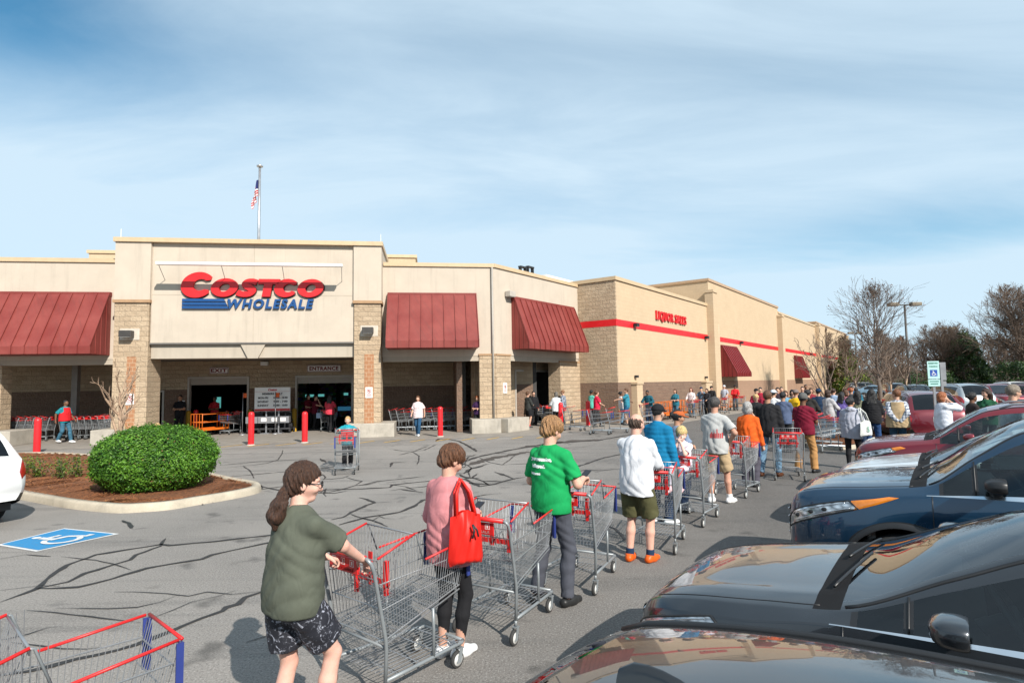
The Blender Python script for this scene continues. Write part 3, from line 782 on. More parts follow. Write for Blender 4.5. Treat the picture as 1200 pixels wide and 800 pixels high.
for k in range(4): q.box(-.11, .11, -.012, -.01, .12 - .08*k, .15 - .08*k)
q.build('lettering', pm('dark letters', (.05, .04, .04), .5), nt_)
# red wing lettering
lx0, lz1 = fb(768.5, 366.5, -WW - .05); lx1, lz0 = fb(803.8, 380, -WW - .05)
ls = thing('wall_lettering', 'red LIQUOR SALES lettering above the red stripe on the long tan wall', 'sign', toB((lx0+lx1)/2, -WW, (lz0+lz1)/2), AB)
q = MB(); zh = fb(770, 366, -WW)[1] - fb(770, 378.5, -WW)[1]
lme = MB()
add_text(lme, 'LIQUOR SALES', .5, (0, 0, 0), width=lx1-lx0, height=zh, extrude=.05, offset=.010, space=1.14)
lme.v = [(x, y - .06, z) for x, y, z in lme.v]; lme.build('lettering', M_RED, ls)
q.box(-(lx1-lx0)/2, (lx1-lx0)/2, -.012, -.002, -zh*.2, zh*.2); q.build('mounting_rail', M_SIDE, ls)
# wall lamps
def wall_lamp(pos, ang, s, label, col, plate=True):
    t = thing('wall_lamp', label, 'lamp', pos, ang, 'wall lamps on the store')
    q = MB(); q.box(-.28*s, .28*s, -.42*s, -.05*s, -.16*s, .16*s); bevel(q.build('lamp_housing', col, t), .02*s)
    q = MB(); q.box(-.10*s, .10*s, -.06*s, .0, -.12*s, .12*s); q.build('bracket', col, t)
    q = MB(); q.box(-.24*s, .24*s, -.40*s, -.08*s, -.172*s, -.16*s); q.build('lens', pm('lamp lens', (.5, .5, .48), .2), t)
    if plate: q = MB(); q.box(-.4*s, .5*s, -.012, 0, -.28*s, .28*s); q.build('back_plate', pm('plate', (.52, .46, .38), .6), t)
M_BRZ = pm('dark bronze', (.06, .055, .05), .5, .3)
for px, py, d in ((150.5, 391.5, 'left'), (431.5, 387.5, 'right')):
    u, z = fa(px, py, -.75); wall_lamp(toA(u, -.725, z), AA, .82, 'dark box lamp with pale plate on the portico pier at the %s' % d, M_BRZ)
u, z = fb(594.5, 345, 0); wall_lamp(toB(u, 0, z), AB, .8, 'grey box lamp on the side front above the slanted red awning', M_FRAME, False)
for px, py, l in ((743, 381, 'under the red lettering'), (826, 395.5, 'left of the tall pilaster')):
    u, z = fb(px, py, -WW); wall_lamp(toB(u, -WW - .014, z), AB, .6, 'black lamp on the red wall stripe %s' % l, M_BLACK, False)
for px, py, l in ((867, 401.5, 'above the large side awning'), (949, 415, 'above the second side awning'), (978, 419, 'near the far end of the wall')):
    u, z = fb(px, py, -WW); wall_lamp(toB(u, -WW - .014, z), AB, .6, 'black lamp on the red wall stripe %s' % l, M_BLACK, False)
for px, py, l in ((744, 441, 'first'), (826, 442, 'second')):
    u, z = fb(px, py, -WW); wall_lamp(toB(u, -WW - .014, z), AB, .42, 'small black lamp above the %s pale cabinet on the brown wall base' % l, M_BLACK, False)
u, z = fa(311, 426, VB); wall_lamp(toA(u, VB, z), AA, .6, 'small white lamp on the recess wall between the exit and entrance', M_WHITE, False)
# rain pipe at the corner
q = MB(); q.bar((KP + .62, -.09, .6), (KP + .62, -.09, ZR), .045, 8); partA('rain_pipe', q, pm('pipe grey', (.34, .31, .27), .5))
# flag
fp = toA(*fa(303.5, 260, 5)[:1], 5, 7.0); ztop = fa(303.5, 196, 5)[1]
fl = thing('flagpole', 'tall slim metal flagpole on the roof behind the entrance portico', 'flagpole', fp, AA)
q = MB(); q.bar((0, 0, 0), (0, 0, ztop - 7), .085, 10, r2=.06); q.lathe([(.0, .0), (.16, .02), (.16, .08), (.0, .16)], 10, o=(0, 0, ztop - 7)); q.build('pole', pm('pole metal', (.45, .46, .48), .35, .7), fl)
def flag():
    z1 = ztop - fa(303, 207, 5)[1]; rows = []; n, m = 26, 22; ln = fa(303, 207, 5)[1] - fa(303, 246, 5)[1]
    q = MB(); P = {}
    for i in range(n + 1):
        for j in range(m + 1):
            f, h = i / n, j / m                     # f along the fly, h down the hoist
            # hangs limp: fly folds downwards in pleats
            x = -.06 - .42 * f * (.55 + .45*math.sin(h*2.0+1)) * (.4 + .6*h) + .04 * math.sin(f*9 + h*3)
            y = .16 * math.sin(f * 14 + h * 2.5) * (1 - .3*h)
            z = -h * ln * .56 - f * ln * .44
            P[i, j] = (x, y, z)
    for i in range(n):
        for j in range(m):
            canton = i < n * .4 and j < m * .54
            mi = 2 if canton else (0 if int(j / m * 13) % 2 == 0 else 1)
            q.add([P[i,j], P[i+1,j], P[i+1,j+1], P[i,j+1]], [(0,1,2,3)], mi, True)
    return q
fo = flag().build('flag', [pm('flag red', (.5, .02, .03), .8), pm('flag white', (.75, .75, .75), .8), pm('flag blue', (.02, .03, .14), .8)], None, toA(fa(303.5, 260, 5)[0], 5, fa(303, 207, 5)[1]), AA)
tag(fo, 'striped red and white flag hanging limp from the rooftop flagpole', 'flag')
# bollards
def bollard_proto():
    t = thing('bollard', '', 'bollard', (0,0,0)); q = MB()
    q.lathe([(.0, 1.22), (.05, 1.215), (.09, 1.19), (.108, 1.14), (.11, 1.1), (.11, .0)][::-1], 20); q.build('sleeve', pm('red plastic sleeve', (.62, .015, .02), .38, 0, .05), t)
    q = MB(); q.lathe([(.1105, .04), (.14, .03), (.15, .0)][::-1], 20); q.build('base_collar', M_CONC, t); return t
bp = bollard_proto()
for i, (px, py, h, l) in enumerate(((43, 531, 1.22, 'red bollard at the far left beside the nested carts'), (294, 521.5, 1.25, 'red bollard in front of the exit beside the hours board'),
        (357, 518.5, 1.2, 'red bollard in front of the entrance doorway'), (516, 511.5, 1.25, 'red bollard left of the corner pier where nested carts stand'),
        (229, 508, 1.15, 'red bollard partly behind the round green bush'), (657.5, 503, 1.25, 'red bollard in front of the side doorway, the nearer of two'),
        (652.5, 494, 1.2, 'red bollard in front of the side doorway, the farther of two'), (689.5, 499, 1.25, 'red bollard at the wing corner beside the woman in a red shirt'))):
    o = bp if i == 0 else copy_tree(bp)
    o.location = gnd(px, py); o.scale = (1, 1, h / 1.22); o['label'] = l; o['group'] = 'red bollards in front of the store'
yb = None
for px, py, l in ((221, 508, 'yellow post left of the exit doorway'), (293, 505.5, 'yellow post right of the exit doorway'), (345, 503.5, 'yellow post left of the entrance doorway'), (416.5, 500, 'yellow post right of the entrance doorway')):
    u, _ = fa(px, 480, VB - .35)
    if yb is None:
        q = MB(); q.lathe([(.0, 1.12), (.06, 1.11), (.11, 1.06), (.11, .02), (.14, .0)][::-1], 16); yb = q.build('guard_post', pm('yellow paint post', (.45, .25, .02), .45, 0, .1)); o = yb
    else: o = yb.copy(); COL.objects.link(o)
    o.location = toA(u, VB - .35, 0); tag(o, l, 'post', 'yellow posts at the doorways')
# =================================================================== people: distance fields turned into meshes
class Vol:
    def __init__(s, lo, hi, h):
        s.lo = np.array(lo, float); s.h = h
        n = [int(math.ceil((hi[i] - lo[i]) / h)) + 1 for i in range(3)]
        s.n = n; s.ax = [(s.lo[i] + h * np.arange(n[i])).astype(np.float32) for i in range(3)]
        s.d = np.full(n, 1.0, np.float32)
    def idx(s, lo, hi):
        r = []
        for i in range(3):
            a = int(max(0, math.floor((lo[i] - s.lo[i]) / s.h))); b = int(min(s.n[i], math.ceil((hi[i] - s.lo[i]) / s.h) + 1))
            if b <= a: return None
            r.append(slice(a, b))
        return tuple(r)
    def put(s, fn, lo, hi, k=.0, cut=None):
        m = k + 2.5 * s.h
        q = s.idx([v - m for v in lo], [v + m for v in hi])
        if q is None: return
        x = s.ax[0][q[0]][:, None, None]; y = s.ax[1][q[1]][None, :, None]; z = s.ax[2][q[2]][None, None, :]
        d = fn(x, y, z)
        if cut is not None: d = np.maximum(d, cut(x, y, z))
        o = s.d[q]
        if k > 0:
            hh = np.maximum(k - np.abs(o - d), 0) / k
            s.d[q] = np.minimum(o, d) - hh * hh * k * .25
        else: s.d[q] = np.minimum(o, d)
    def cone(s, a, b, r1, r2, k=.0, cut=None, flat=None):
        """flat: (lo?, hi?) flat ends at a / b"""
        a = np.array(a, float); b = np.array(b, float); ba = b - a; l2 = float(ba @ ba) + 1e-9; r = max(r1, r2); l = math.sqrt(l2)
        def fn(x, y, z):
            t = ((x - a[0]) * ba[0] + (y - a[1]) * ba[1] + (z - a[2]) * ba[2]) / l2
            tc = np.clip(t, 0, 1)
            d = np.sqrt((x - a[0] - ba[0]*tc)**2 + (y - a[1] - ba[1]*tc)**2 + (z - a[2] - ba[2]*tc)**2) - (r1 + (r2 - r1) * tc)
            if flat:
                if flat[0]: d = np.maximum(d, -t * l)
                if flat[1]: d = np.maximum(d, (t - 1) * l)
            return d
        s.put(fn, np.minimum(a, b) - r, np.maximum(a, b) + r, k, cut)
    def ell(s, c, r, k=.0, rot=None, cut=None):
        c = np.array(c, float); r = np.array(r, float)
        Rm = np.eye(3) if rot is None else np.array(rot, float)      # columns = local axes
        def fn(x, y, z):
            dx, dy, dz = x - c[0], y - c[1], z - c[2]
            u = (dx*Rm[0,0] + dy*Rm[1,0] + dz*Rm[2,0]) / r[0]; v = (dx*Rm[0,1] + dy*Rm[1,1] + dz*Rm[2,1]) / r[1]; w = (dx*Rm[0,2] + dy*Rm[1,2] + dz*Rm[2,2]) / r[2]
            k0 = np.sqrt(u*u + v*v + w*w) + 1e-6; k1 = np.sqrt((u/r[0])**2 + (v/r[1])**2 + (w/r[2])**2) + 1e-6
            return k0 * (k0 - 1) / k1
        m = float(max(r)) if rot is not None else None
        s.put(fn, c - (m if m else r), c + (m if m else r), k, cut)
    def cutfn(s, f):                      # keep where f<0
        x = s.ax[0][:, None, None]; y = s.ax[1][None, :, None]; z = s.ax[2][None, None, :]
        s.d = np.maximum(s.d, f(x, y, z).astype(np.float32))
    def wrinkle(s, amp, f=17.0, seed=0.0, amp2=0.0):
        x = s.ax[0][:, None, None]; y = s.ax[1][None, :, None]; z = s.ax[2][None, None, :]
        w1 = np.sin(f*.55*z + 3.1*np.sin(7*x + seed) + 2.6*np.sin(6*y - seed)); w2 = np.sin(f*(.8*y + .55*z) + 2.2*np.sin(9*z + 2*seed) + 1.9*np.sin(11*x))
        w3 = np.sin(f*(.9*x - .5*y + .35*z) + 2.0*np.sin(8*y + seed))
        # folds: narrow ridges running down and across the cloth, stronger in some places than in others
        rg = lambda u: 1 - 2*np.abs(np.sin(u))
        m1 = .5 + .5*np.sin(5*z + 4*y + seed); m2 = .5 + .5*np.sin(6*z - 5*y + 2.1*seed + 3*x)
        r1 = rg(31*y + 22*x + 8*z + 2.4*np.sin(6.5*z + seed) + seed); r2 = rg(25*z + 17*y + 9*x + 2.4*np.sin(8*y + 6*x + seed)); r3 = rg(-22*z + 20*y + 2.2*np.sin(9*z + 7*x + seed*3))
        s.d = s.d + (amp * (.24*w1 + .18*w2 + .16*w3 + .80*m1*r1 + .70*m2*r2 + .65*(1-m2)*r3)).astype(np.float32)
    def mesh(s):
        d = s.d; ins = d < 0
        if not ins.any(): return np.zeros((0, 3)), []
        nx, ny, nz = d.shape
        c = np.zeros((nx-1, ny-1, nz-1), np.int16)
        for i in (0, 1):
            for j in (0, 1):
                for k in (0, 1): c += ins[i:nx-1+i, j:ny-1+j, k:nz-1+k]
        act = (c > 0) & (c < 8); ids = np.full(act.shape, -1, np.int64); P = np.argwhere(act); ids[act] = np.arange(len(P))
        acc = np.zeros((len(P), 3)); cnt = np.zeros(len(P))
        cor = [(i, j, k) for i in (0,1) for j in (0,1) for k in (0,1)]
        for a in range(8):
            for ax in range(3):
                ca = cor[a]
                if ca[ax]: continue
                cb = list(ca); cb[ax] = 1
                da = d[P[:,0]+ca[0], P[:,1]+ca[1], P[:,2]+ca[2]]; db = d[P[:,0]+cb[0], P[:,1]+cb[1], P[:,2]+cb[2]]
                m = (da < 0) != (db < 0); t = np.where(m, da / np.where(m, da - db, 1), 0)
                p = np.array(ca, float)[None, :].repeat(len(P), 0); p[:, ax] += t
                acc[m] += p[m]; cnt[m] += 1
        V = (P + acc / np.maximum(cnt, 1)[:, None]) * s.h + s.lo
        Fs = []
        for ax in range(3):
            sl0 = [slice(None)]*3; sl1 = [slice(None)]*3; sl0[ax] = slice(0, -1); sl1[ax] = slice(1, None)
            A = ins[tuple(sl0)]; B = ins[tuple(sl1)]
            E = np.argwhere(A != B); u, v = (ax+1) % 3, (ax+2) % 3
            ok = (E[:,u] > 0) & (E[:,v] > 0) & (E[:,u] < d.shape[u]-1) & (E[:,v] < d.shape[v]-1); E = E[ok]
            def cid(du, dv):
                q = E.copy(); q[:,u] -= du; q[:,v] -= dv; return ids[q[:,0], q[:,1], q[:,2]]
            q = np.stack([cid(1,1), cid(0,1), cid(0,0), cid(1,0)], 1)
            flip = ~A[E[:,0], E[:,1], E[:,2]]
            q[flip] = q[flip][:, ::-1]; Fs.append(q)
        return V, np.concatenate(Fs)
    def build(s, name, m, parent):
        V, Fq = s.mesh(); me = bpy.data.meshes.new(name)
        me.vertices.add(len(V)); me.vertices.foreach_set('co', V.astype(np.float32).ravel())
        me.loops.add(len(Fq) * 4); me.loops.foreach_set('vertex_index', np.asarray(Fq, np.int32).ravel())
        me.polygons.add(len(Fq)); me.polygons.foreach_set('loop_start', np.arange(len(Fq), dtype=np.int32) * 4)
        try: me.polygons.foreach_set('loop_total', np.full(len(Fq), 4, np.int32))
        except Exception: pass
        me.polygons.foreach_set('use_smooth', np.ones(len(Fq), bool)); me.update(calc_edges=True); me.validate()
        me.materials.append(m); o = bpy.data.objects.new(name, me); COL.objects.link(o); o.parent = parent
        return o
_cl = {}
def cloth(col, kind='cloth'):
    key = (kind,) + tuple(round(c, 3) for c in col)
    if key in _cl: return _cl[key]
    t = Nt(kind); v = t.tc(); n = t.noise(v, 6, 5, .6); f = t.noise(v, 220, 2, .6)
    k = {'cloth': .16, 'skin': .07, 'hair': .35, 'denim': .32, 'leather': .1, 'knit': .2}.get(kind, .15)
    lo = tuple(c*(1-k) for c in col); hi = tuple(min(.9, c*(1+k)) for c in col)
    base = t.mix(t.rng(n, .3, .7), lo, hi)
    if kind == 'hair':
        h = t.noise(t.mapping(v, (110, 110, 14)), 1.3, 5, .65, .6)
        base = t.mix(t.rng(h, .35, .65), tuple(c*.30 for c in col), tuple(min(.9, c*2.1) for c in col)); t.set(Roughness=.5, Specular_IOR_Level=.4); t.bump(h, .7, .02)
    elif kind == 'skin':
        t.set(Roughness=.62, Specular_IOR_Level=.3, Subsurface_Weight=.12, Subsurface_Radius=(.02, .008, .004))
        base = t.mix(t.rng(t.noise(v, 26, 3, .6), .4, .7, 0, .22), base, (col[0]*1.02, col[1]*.72, col[2]*.66))
    elif kind == 'plaid':
        s_ = t.sep(v); a = t.math('GREATER_THAN', t.math('FRACT', t.math('MULTIPLY', s_[2], 14)), .6); b = t.math('GREATER_THAN', t.math('FRACT', t.math('MULTIPLY', t.math('ADD', s_[0], s_[1]), 14)), .6)
        base = t.mix(t.math('MULTIPLY', t.math('ADD', a, b), .5), base, (.05, .07, .13)); t.set(Roughness=.85)
    elif kind == 'floral':
        q = t.noise(v, 26, 5, .7, 1.2); base = t.mix(t.rng(q, .54, .66), base, (.42, .44, .52)); t.set(Roughness=.7)
    elif kind == 'camo':
        q = t.noise(v, 20, 4, .6, .5); base = t.mix(t.rng(q, .48, .54), base, (.3, .34, .42)); t.set(Roughness=.8)
    else: t.set(Roughness=.86 if kind != 'leather' else .42, Specular_IOR_Level=.25)
    t.set(Base_Color=base)
    if kind in ('cloth', 'denim', 'knit', 'plaid', 'camo', 'floral'):
        cr = t.noise(t.mapping(v, (1, 1, .55), (.3, .5, .2)), 7.5, 2, .4, 1.2); c2 = t.noise(v, 34, 2, .5, .8)
        t.bump(t.math('ADD', t.math('ADD', t.math('MULTIPLY', t.math('ABSOLUTE', t.math('SUBTRACT', cr, .5)), 1.0), t.math('MULTIPLY', c2, .05)), t.math('MULTIPLY', f, .03)), .30, .045)
    _cl[key] = t.mat; return t.mat
SKIN = {'fair': (.60, .36, .27), 'light': (.52, .31, .22), 'tan': (.40, .22, .14), 'brown': (.17, .085, .05), 'dark': (.09, .045, .028)}
def v3(*a): return np.array(a, float)
def unit(a):
    n = np.linalg.norm(a); return a / n if n > 1e-9 else a
def ik(a, b, l1, l2, pole):
    d = b - a; L = np.linalg.norm(d)
    if L > (l1 + l2) * .995: b = a + d / L * (l1 + l2) * .995; d = b - a; L = np.linalg.norm(d)
    x = (l1*l1 - l2*l2 + L*L) / (2*L); h = math.sqrt(max(0, l1*l1 - x*x)); u = d / L
    p = np.array(pole, float); p = unit(p - u * (p @ u)); return a + u*x + p*h, b
ARM = {'down': ((.05, .25, .86), (-1, .3, 0)), 'cart': ((.36, .20, 1.06), (-.6, .6, -.8)), 'fold': ((.20, -.02, 1.14), (-.2, 1, -.4)), 'phone': ((.30, .10, 1.16), (-.4, .5, -1)),
       'hip': ((.06, .21, 1.0), (-.5, 1, 0)), 'behind': ((-.17, .03, .96), (-.8, 1, 0)), 'face': ((.14, .06, 1.54), (.4, .7, -1)), 'chin': ((.17, .04, 1.46), (.2, .5, -1)), 'swingf': ((.22, .24, .95), (-1, .3, 0)), 'swingb': ((-.18, .25, .92), (-1, .4, 0)), 'reach': ((.50, .16, 1.22), (-.3, .4, -1)), 'lean': ((.40, .16, 1.10), (-.4, .8, -.6))}
def person(label, at, face, H=1.72, la='down', ra='down', lean=0.0, twist=0.0, hy=0.0, hp=0.0, fat=1.0, fem=False, feet=((0, .10), (0, -.10)), skin='light',
           top=None, bottom=None, shoes=((.05, .05, .05), 'shoe'), hair=None, hat=None, extra=(), det=.016, group=None, name='person', sit=None, head=1.0, socks=None, z0=0.0, glasses=False, heel=(0.0, 0.0)):
    s = H / 1.75
    root = thing(name, label, 'person', (at[0], at[1], z0), face, group)
    root.scale = (s, s, s)                    # the figure below is drawn for a 1.75 m adult
    wide = .93 if fem else 1.0
    ca, sa = math.cos(lean), math.sin(lean); ct, st = math.cos(twist), math.sin(twist)
    pz = .97 if sit is None else sit
    def up(p):                                # joints above the pelvis follow the lean and twist
        x, y, z = p; z -= .97
        x, y = x*ct - y*st, x*st + y*ct
        return v3(x*ca + z*sa, y, -x*sa + z*ca + pz)
    UR_ = np.array([[ca*ct, -ca*st, sa], [st, ct, 0], [-sa*ct, sa*st, ca]])
    # head frame
    nb = up((-.01, 0, 1.47)); hc = up((.018 + .03*math.sin(hp), 0, 1.635 - .012*(hp > .3)))
    cy, sy, cp, sp = math.cos(hy), math.sin(hy), math.cos(hp), math.sin(hp)
    HR = UR_ @ np.array([[cy*cp, -sy, cy*sp], [sy*cp, cy, sy*sp], [-sp, 0, cp]])
    def hd(x, y, z): return hc + HR @ (v3(x, y, z) * head)
    shw = .174 * wide * (1 + .25*(fat-1))
    sh = [up((-.005, shw*.98, 1.392)), up((-.005, -shw*.98, 1.392))]
    arms = []
    for i, (a, sg) in enumerate(((la, 1), (ra, -1))):
        if isinstance(a, str): w_, pole = ARM[a]
        else: w_, pole = a
        w_ = v3(w_[0], sg*w_[1] if isinstance(a, str) else w_[1], w_[2]); pole = v3(pole[0], sg*pole[1] if isinstance(a, str) else pole[1], pole[2])
        if isinstance(a, str) and a in ('down', 'hip', 'behind', 'fold', 'phone', 'chin', 'face'):
            w_ = up(w_)
            if a == 'down': w_[1] += sg*.07*(fat-1)*2
        e_, w_ = ik(sh[i], w_, .285, .255, pole); arms.append((sh[i], e_, w_))
    legs = []
    for i, sg in ((0, 1), (1, -1)):
        hj = v3(0, sg*.086*(1.05 if fem else 1)*(1+.3*(fat-1)), pz - .05)
        if sit is None:
            an = v3(feet[i][0], feet[i][1], .085 + heel[i]); kn, an = ik(hj, an, .43, .425, (1, sg*.15, 0))
        else: kn = hj + v3(.36, sg*.03, .02); an = kn + v3(.05, 0, -.36)
        legs.append((hj, kn, an))
    lo = v3(-.75, -.62, -.03); hi = v3(.75, .62, 1.86)
    if sit is not None: lo = v3(-.4, -.45, sit-.55); hi = v3(.65, .45, sit + 1.0)
    def tors(V, g, k=.07, fz=1.0):
        f = fat
        V.ell(up((-.005, 0, 1.30)), (.112*(.6+.4*f)+g, .146*wide*(.7+.3*f)+g, .19+g), k, UR_)
        V.ell(up((.012*f, 0, 1.12)), (.100*f+g, .124*wide*f+g, .18+g), k, UR_)
        V.ell(v3(-.01, 0, pz+.0), (.112*(.5+.5*f)+g, .150*(.55+.45*f)*(1.04 if fem else 1)+g, .14+g), k)
        V.cone(sh[0]*.84 + sh[1]*.16 + (0, 0, -.035), sh[1]*.84 + sh[0]*.16 + (0, 0, -.035), .046+g, .046+g, k)
        for q in sh: V.cone(nb - UR_ @ v3(0, 0, .045), q + (0, 0, -.004), .050+g*.7, .036+g*.6, k*.6)
        if fem: 
            for q in (1, -1): V.ell(up((.085, q*.07, 1.29)), (.06+g, .065+g, .07+g), .05)
    hand_fine = det < .0085
    # ---- body
    V = Vol(lo, hi, det)
    tors(V, 0.0)
    V.cone(nb - UR_ @ v3(0, 0, .04), hd(-.022, 0, -.06), .060*wide, .052*wide, .03)
    V.ell(hd(-.012, 0, .022), v3(.098, .077, .098)*head, .02, HR); V.cone(hd(.035, 0, -.035), hd(.052, 0, -.078), .060*head, .034*head, .03)
    V.cone(hd(.078, 0, .012), hd(.103, 0, -.022), .011*head, .017*head, .014)
    for q in (1, -1):
        V.ell(hd(-.008, q*.079, -.012), v3(.020, .010, .032)*head, .006, HR); V.ell(hd(.066, q*.034, -.026), v3(.026, .026, .022)*head, .02, HR)
        V.cone(hd(.082, q*.012, .036), hd(.074, q*.048, .034), .009*head, .008*head, .012)
    V.cone(hd(.084, .018, -.052), hd(.084, -.018, -.052), .009*head, .009*head, .008)
    af = .75 + .25*fat
    for (a, e, w_) in arms:
        V.cone(a, e, .052*wide*af, .042*wide*af, .03); V.cone(e, w_, .043*wide*af, .029*wide, .02)
        fd = unit(w_ - e); sd_ = np.sign(a[1]) or 1
        hd_dir = unit(fd + v3(.25, 0, -.15)); sidev = unit(np.cross(hd_dir, v3(0, 0, 1)) if abs(hd_dir[2]) < .85 else v3(1, 0, 0)); nrm = np.cross(sidev, hd_dir)
        if nrm[2] < 0: nrm = -nrm
        if hand_fine:
            for q in (-.027, -.009, .009, .027): V.cone(w_ + sidev*q*.6, w_ + hd_dir*.085 + sidev*q, .015, .0125, .012)
            for qi, (q, l) in enumerate(((-.029, .033), (-.0095, .040), (.0095, .037), (.029, .029))):
                k0 = w_ + hd_dir*.088 + sidev*q; d1 = unit(hd_dir*.8 - nrm*.6); k1 = k0 + d1*l; d2 = unit(hd_dir*.05 - nrm); k2 = k1 + d2*l*.8; d3 = unit(-hd_dir*.6 - nrm*.6)
                V.cone(k0, k1, .0100, .0092, .003); V.cone(k1, k2, .0092, .0084, .002); V.cone(k2, k2 + d3*l*.5, .0084, .0072, .002)
            inner = -sidev*(.03) if (sidev[1]*sd_ > 0) else sidev*.03
            t0 = w_ + hd_dir*.025 + inner*.7; t1 = t0 + unit(hd_dir*.6 + unit(inner)*.7 - nrm*.35)*.045; V.cone(t0, t1, .014, .0105, .01); V.cone(t1, t1 + unit(hd_dir*.8 - nrm*.7)*.032, .0102, .0085, .003)
        else:
            V.ell(w_ + hd_dir*.055, (.055, .038, .022), .02, np.stack([hd_dir, sidev, nrm], 1)); V.cone(w_ + hd_dir*.085, w_ + hd_dir*.12 - nrm*.05, .027, .018, .015)
            V.cone(w_ + hd_dir*.03, w_ + hd_dir*.075 - nrm*.02 - v3(0, sd_*.035, 0), .016, .011, .01)
    lf = (.8 + .2*fat)
    for (hj, kn, an) in legs:
        V.cone(hj, kn, .082*lf, .052*lf, .03); V.cone(kn, kn*.62+an*.38 + v3(-.012, 0, 0), .05*lf, .054*lf, .02); V.cone(kn*.62+an*.38 + v3(-.012, 0, 0), an, .054*lf, .036, .02)
        V.cone(an - v3(.02, 0, .04), an + v3(.13, 0, -.055), .036, .026, .02)
    V.build('body', cloth(SKIN[skin] if isinstance(skin, str) else skin, 'skin'), root)
    # ---- clothes
    cd = max(det, .0105) if det < .0105 else det
    if bottom:
        kind, col = bottom[0], bottom[1]; mk = bottom[2] if len(bottom) > 2 else ('denim' if kind == 'jeans' else 'cloth')
        V = Vol(lo, hi, cd); g = {'leggings': .006, 'jeans': .014, 'pants': .018, 'shorts': .026, 'capri': .010}[kind]
        V.ell(v3(-.01, 0, pz+.0), (.112*(.5+.5*fat)+g, .150*(.55+.45*fat)*(1.04 if fem else 1)+g, .13+g), .04)
        V.ell(v3(.008*fat, 0, pz+.10), (.102*fat+g, .126*wide*fat+g, .10), .05)
        for (hj, kn, an) in legs:
            fl = .012 if kind == 'pants' else .0
            if kind == 'shorts':
                e = hj + (kn - hj) * bottom[3] if len(bottom) > 3 else hj + (kn - hj)*.82
                V.cone(hj, e, .088*lf+g, .064*lf+g+.022, .03, flat=(0, 1))
            else:
                e = an if kind != 'capri' else kn*.35 + an*.65
                if kind == 'leggings' and len(bottom) > 3: e = kn*(1-bottom[3]) + an*bottom[3]
                V.cone(hj, kn, .084*lf+g, .056*lf+g, .03); c_ = kn*.62+an*.38 + v3(-.012, 0, 0)
                V.cone(kn, c_, .054*lf+g, .054*lf+g+fl*.5, .02); V.cone(c_, e, .054*lf+g+fl*.5, (.036 if kind in ('leggings', 'capri') else .047)+g+fl, .02, flat=(0, 1))
        if kind != 'leggings': V.wrinkle(.0055, 21, H*37)
        V.cutfn(lambda x, y, z: z - (pz + .115) + 0*x + 0*y)
        V.build('shorts' if kind == 'shorts' else 'trousers', cloth(col, mk), root)
    if top:
        sleeve, col, hem = top[0], top[1], top[2]; mk = top[3] if len(top) > 3 else 'cloth'; g = top[4] if len(top) > 4 else .016
        V = Vol(lo, hi, cd); tors(V, g, .08)
        # loose body of the garment falls straight from chest to hem
        zh = hem - .97 + pz
        f = fat
        V.cone(up((.0, 0, 1.2)), v3(.012*f, 0, zh - .02), .094*f+g, .104*f+g+.010, .10)
        for q in (1, -1): V.cone(up((.0, q*.075*f*wide, 1.2)), v3(.005, q*.085*f*wide, zh - .02), .074*f+g, .080*f+g+.010, .09)
        gg = g if sleeve != 'vest' else g
        for (a, e, w_) in arms:
            if sleeve == 'tee': V.cone(a, a + (e - a)*.78, .053*wide*af+gg*.4, .058*af+gg*.7+.006, .03, flat=(0, 1))
            elif sleeve == 'elbow': V.cone(a, e, .062*wide*af+gg*.8, .056*af+gg, .05); V.cone(e, e + (w_-e)*.35, .054*af+gg, .05*af+gg, .02, flat=(0, 1))
            elif sleeve in ('long', 'jacket'):
                b_ = .004 if sleeve == 'long' else .012
                V.cone(a, e, .052*wide*af+gg*.4+b_, .047*af+gg*.6+b_, .03); V.cone(e, w_, .046*af+gg*.6+b_, .034+gg*.55+b_*.6, .02, flat=(0, 1))
        if sleeve == 'vest' : pass
        V.wrinkle(.0070 if mk != 'puffy' else .003, 17, H*91)
        if mk == 'puffy':
            z_ = V.ax[2][None, None, :]; V.d = V.d + (.0022*np.cos(z_*95)).astype(np.float32)
        V.cutfn(lambda x, y, z: (zh - z) + .012*np.sin(9*y + 4*x))
        # neck opening
        hb_ = hd(-.022, 0, -.03)
        ax = unit(hb_ - nb); c0_ = nb + ax*(.035 if sleeve in ('tee', 'elbow') or fem else .055)
        V.cutfn(lambda x, y, z: (x-c0_[0])*ax[0] + (y-c0_[1])*ax[1] + (z-c0_[2])*ax[2])
        nm = {'tee': 't_shirt', 'elbow': 'shirt', 'long': 'long_sleeved_shirt', 'jacket': 'jacket', 'vest': 'vest'}[sleeve]
        ob = V.build(nm, cloth(col, 'cloth' if mk == 'puffy' else mk), root)
        root['top_name'] = ob.name
    for ex in extra:                           # an under-sleeve showing beside a vest, a hood
        if ex[0] == 'sleeves':
            V = Vol(lo, hi, cd)
            for (a, e, w_) in arms: V.cone(a, e, .068*af, .058*af, .02); V.cone(e, w_, .058*af, .042, .02, flat=(0, 1))
            V.wrinkle(.005, 20, 3); V.build('shirt_sleeves', cloth(ex[1], ex[2] if len(ex) > 2 else 'cloth'), root)
        if ex[0] == 'collar':
            V = Vol(lo, hi, cd); V.cone(nb - UR_ @ v3(.0, 0, .015), nb + UR_ @ v3(.012, 0, .045), .082, .074, 0, flat=(0, 1)); V.build('collar', cloth(ex[1]), root)
        if ex[0] == 'hood':
            V = Vol(lo, hi, cd); V.ell(nb + UR_ @ v3(-.07, 0, -.01), (.075, .11, .075), .0, UR_); V.wrinkle(.006, 25, 1); V.build('hood', cloth(ex[1]), root)
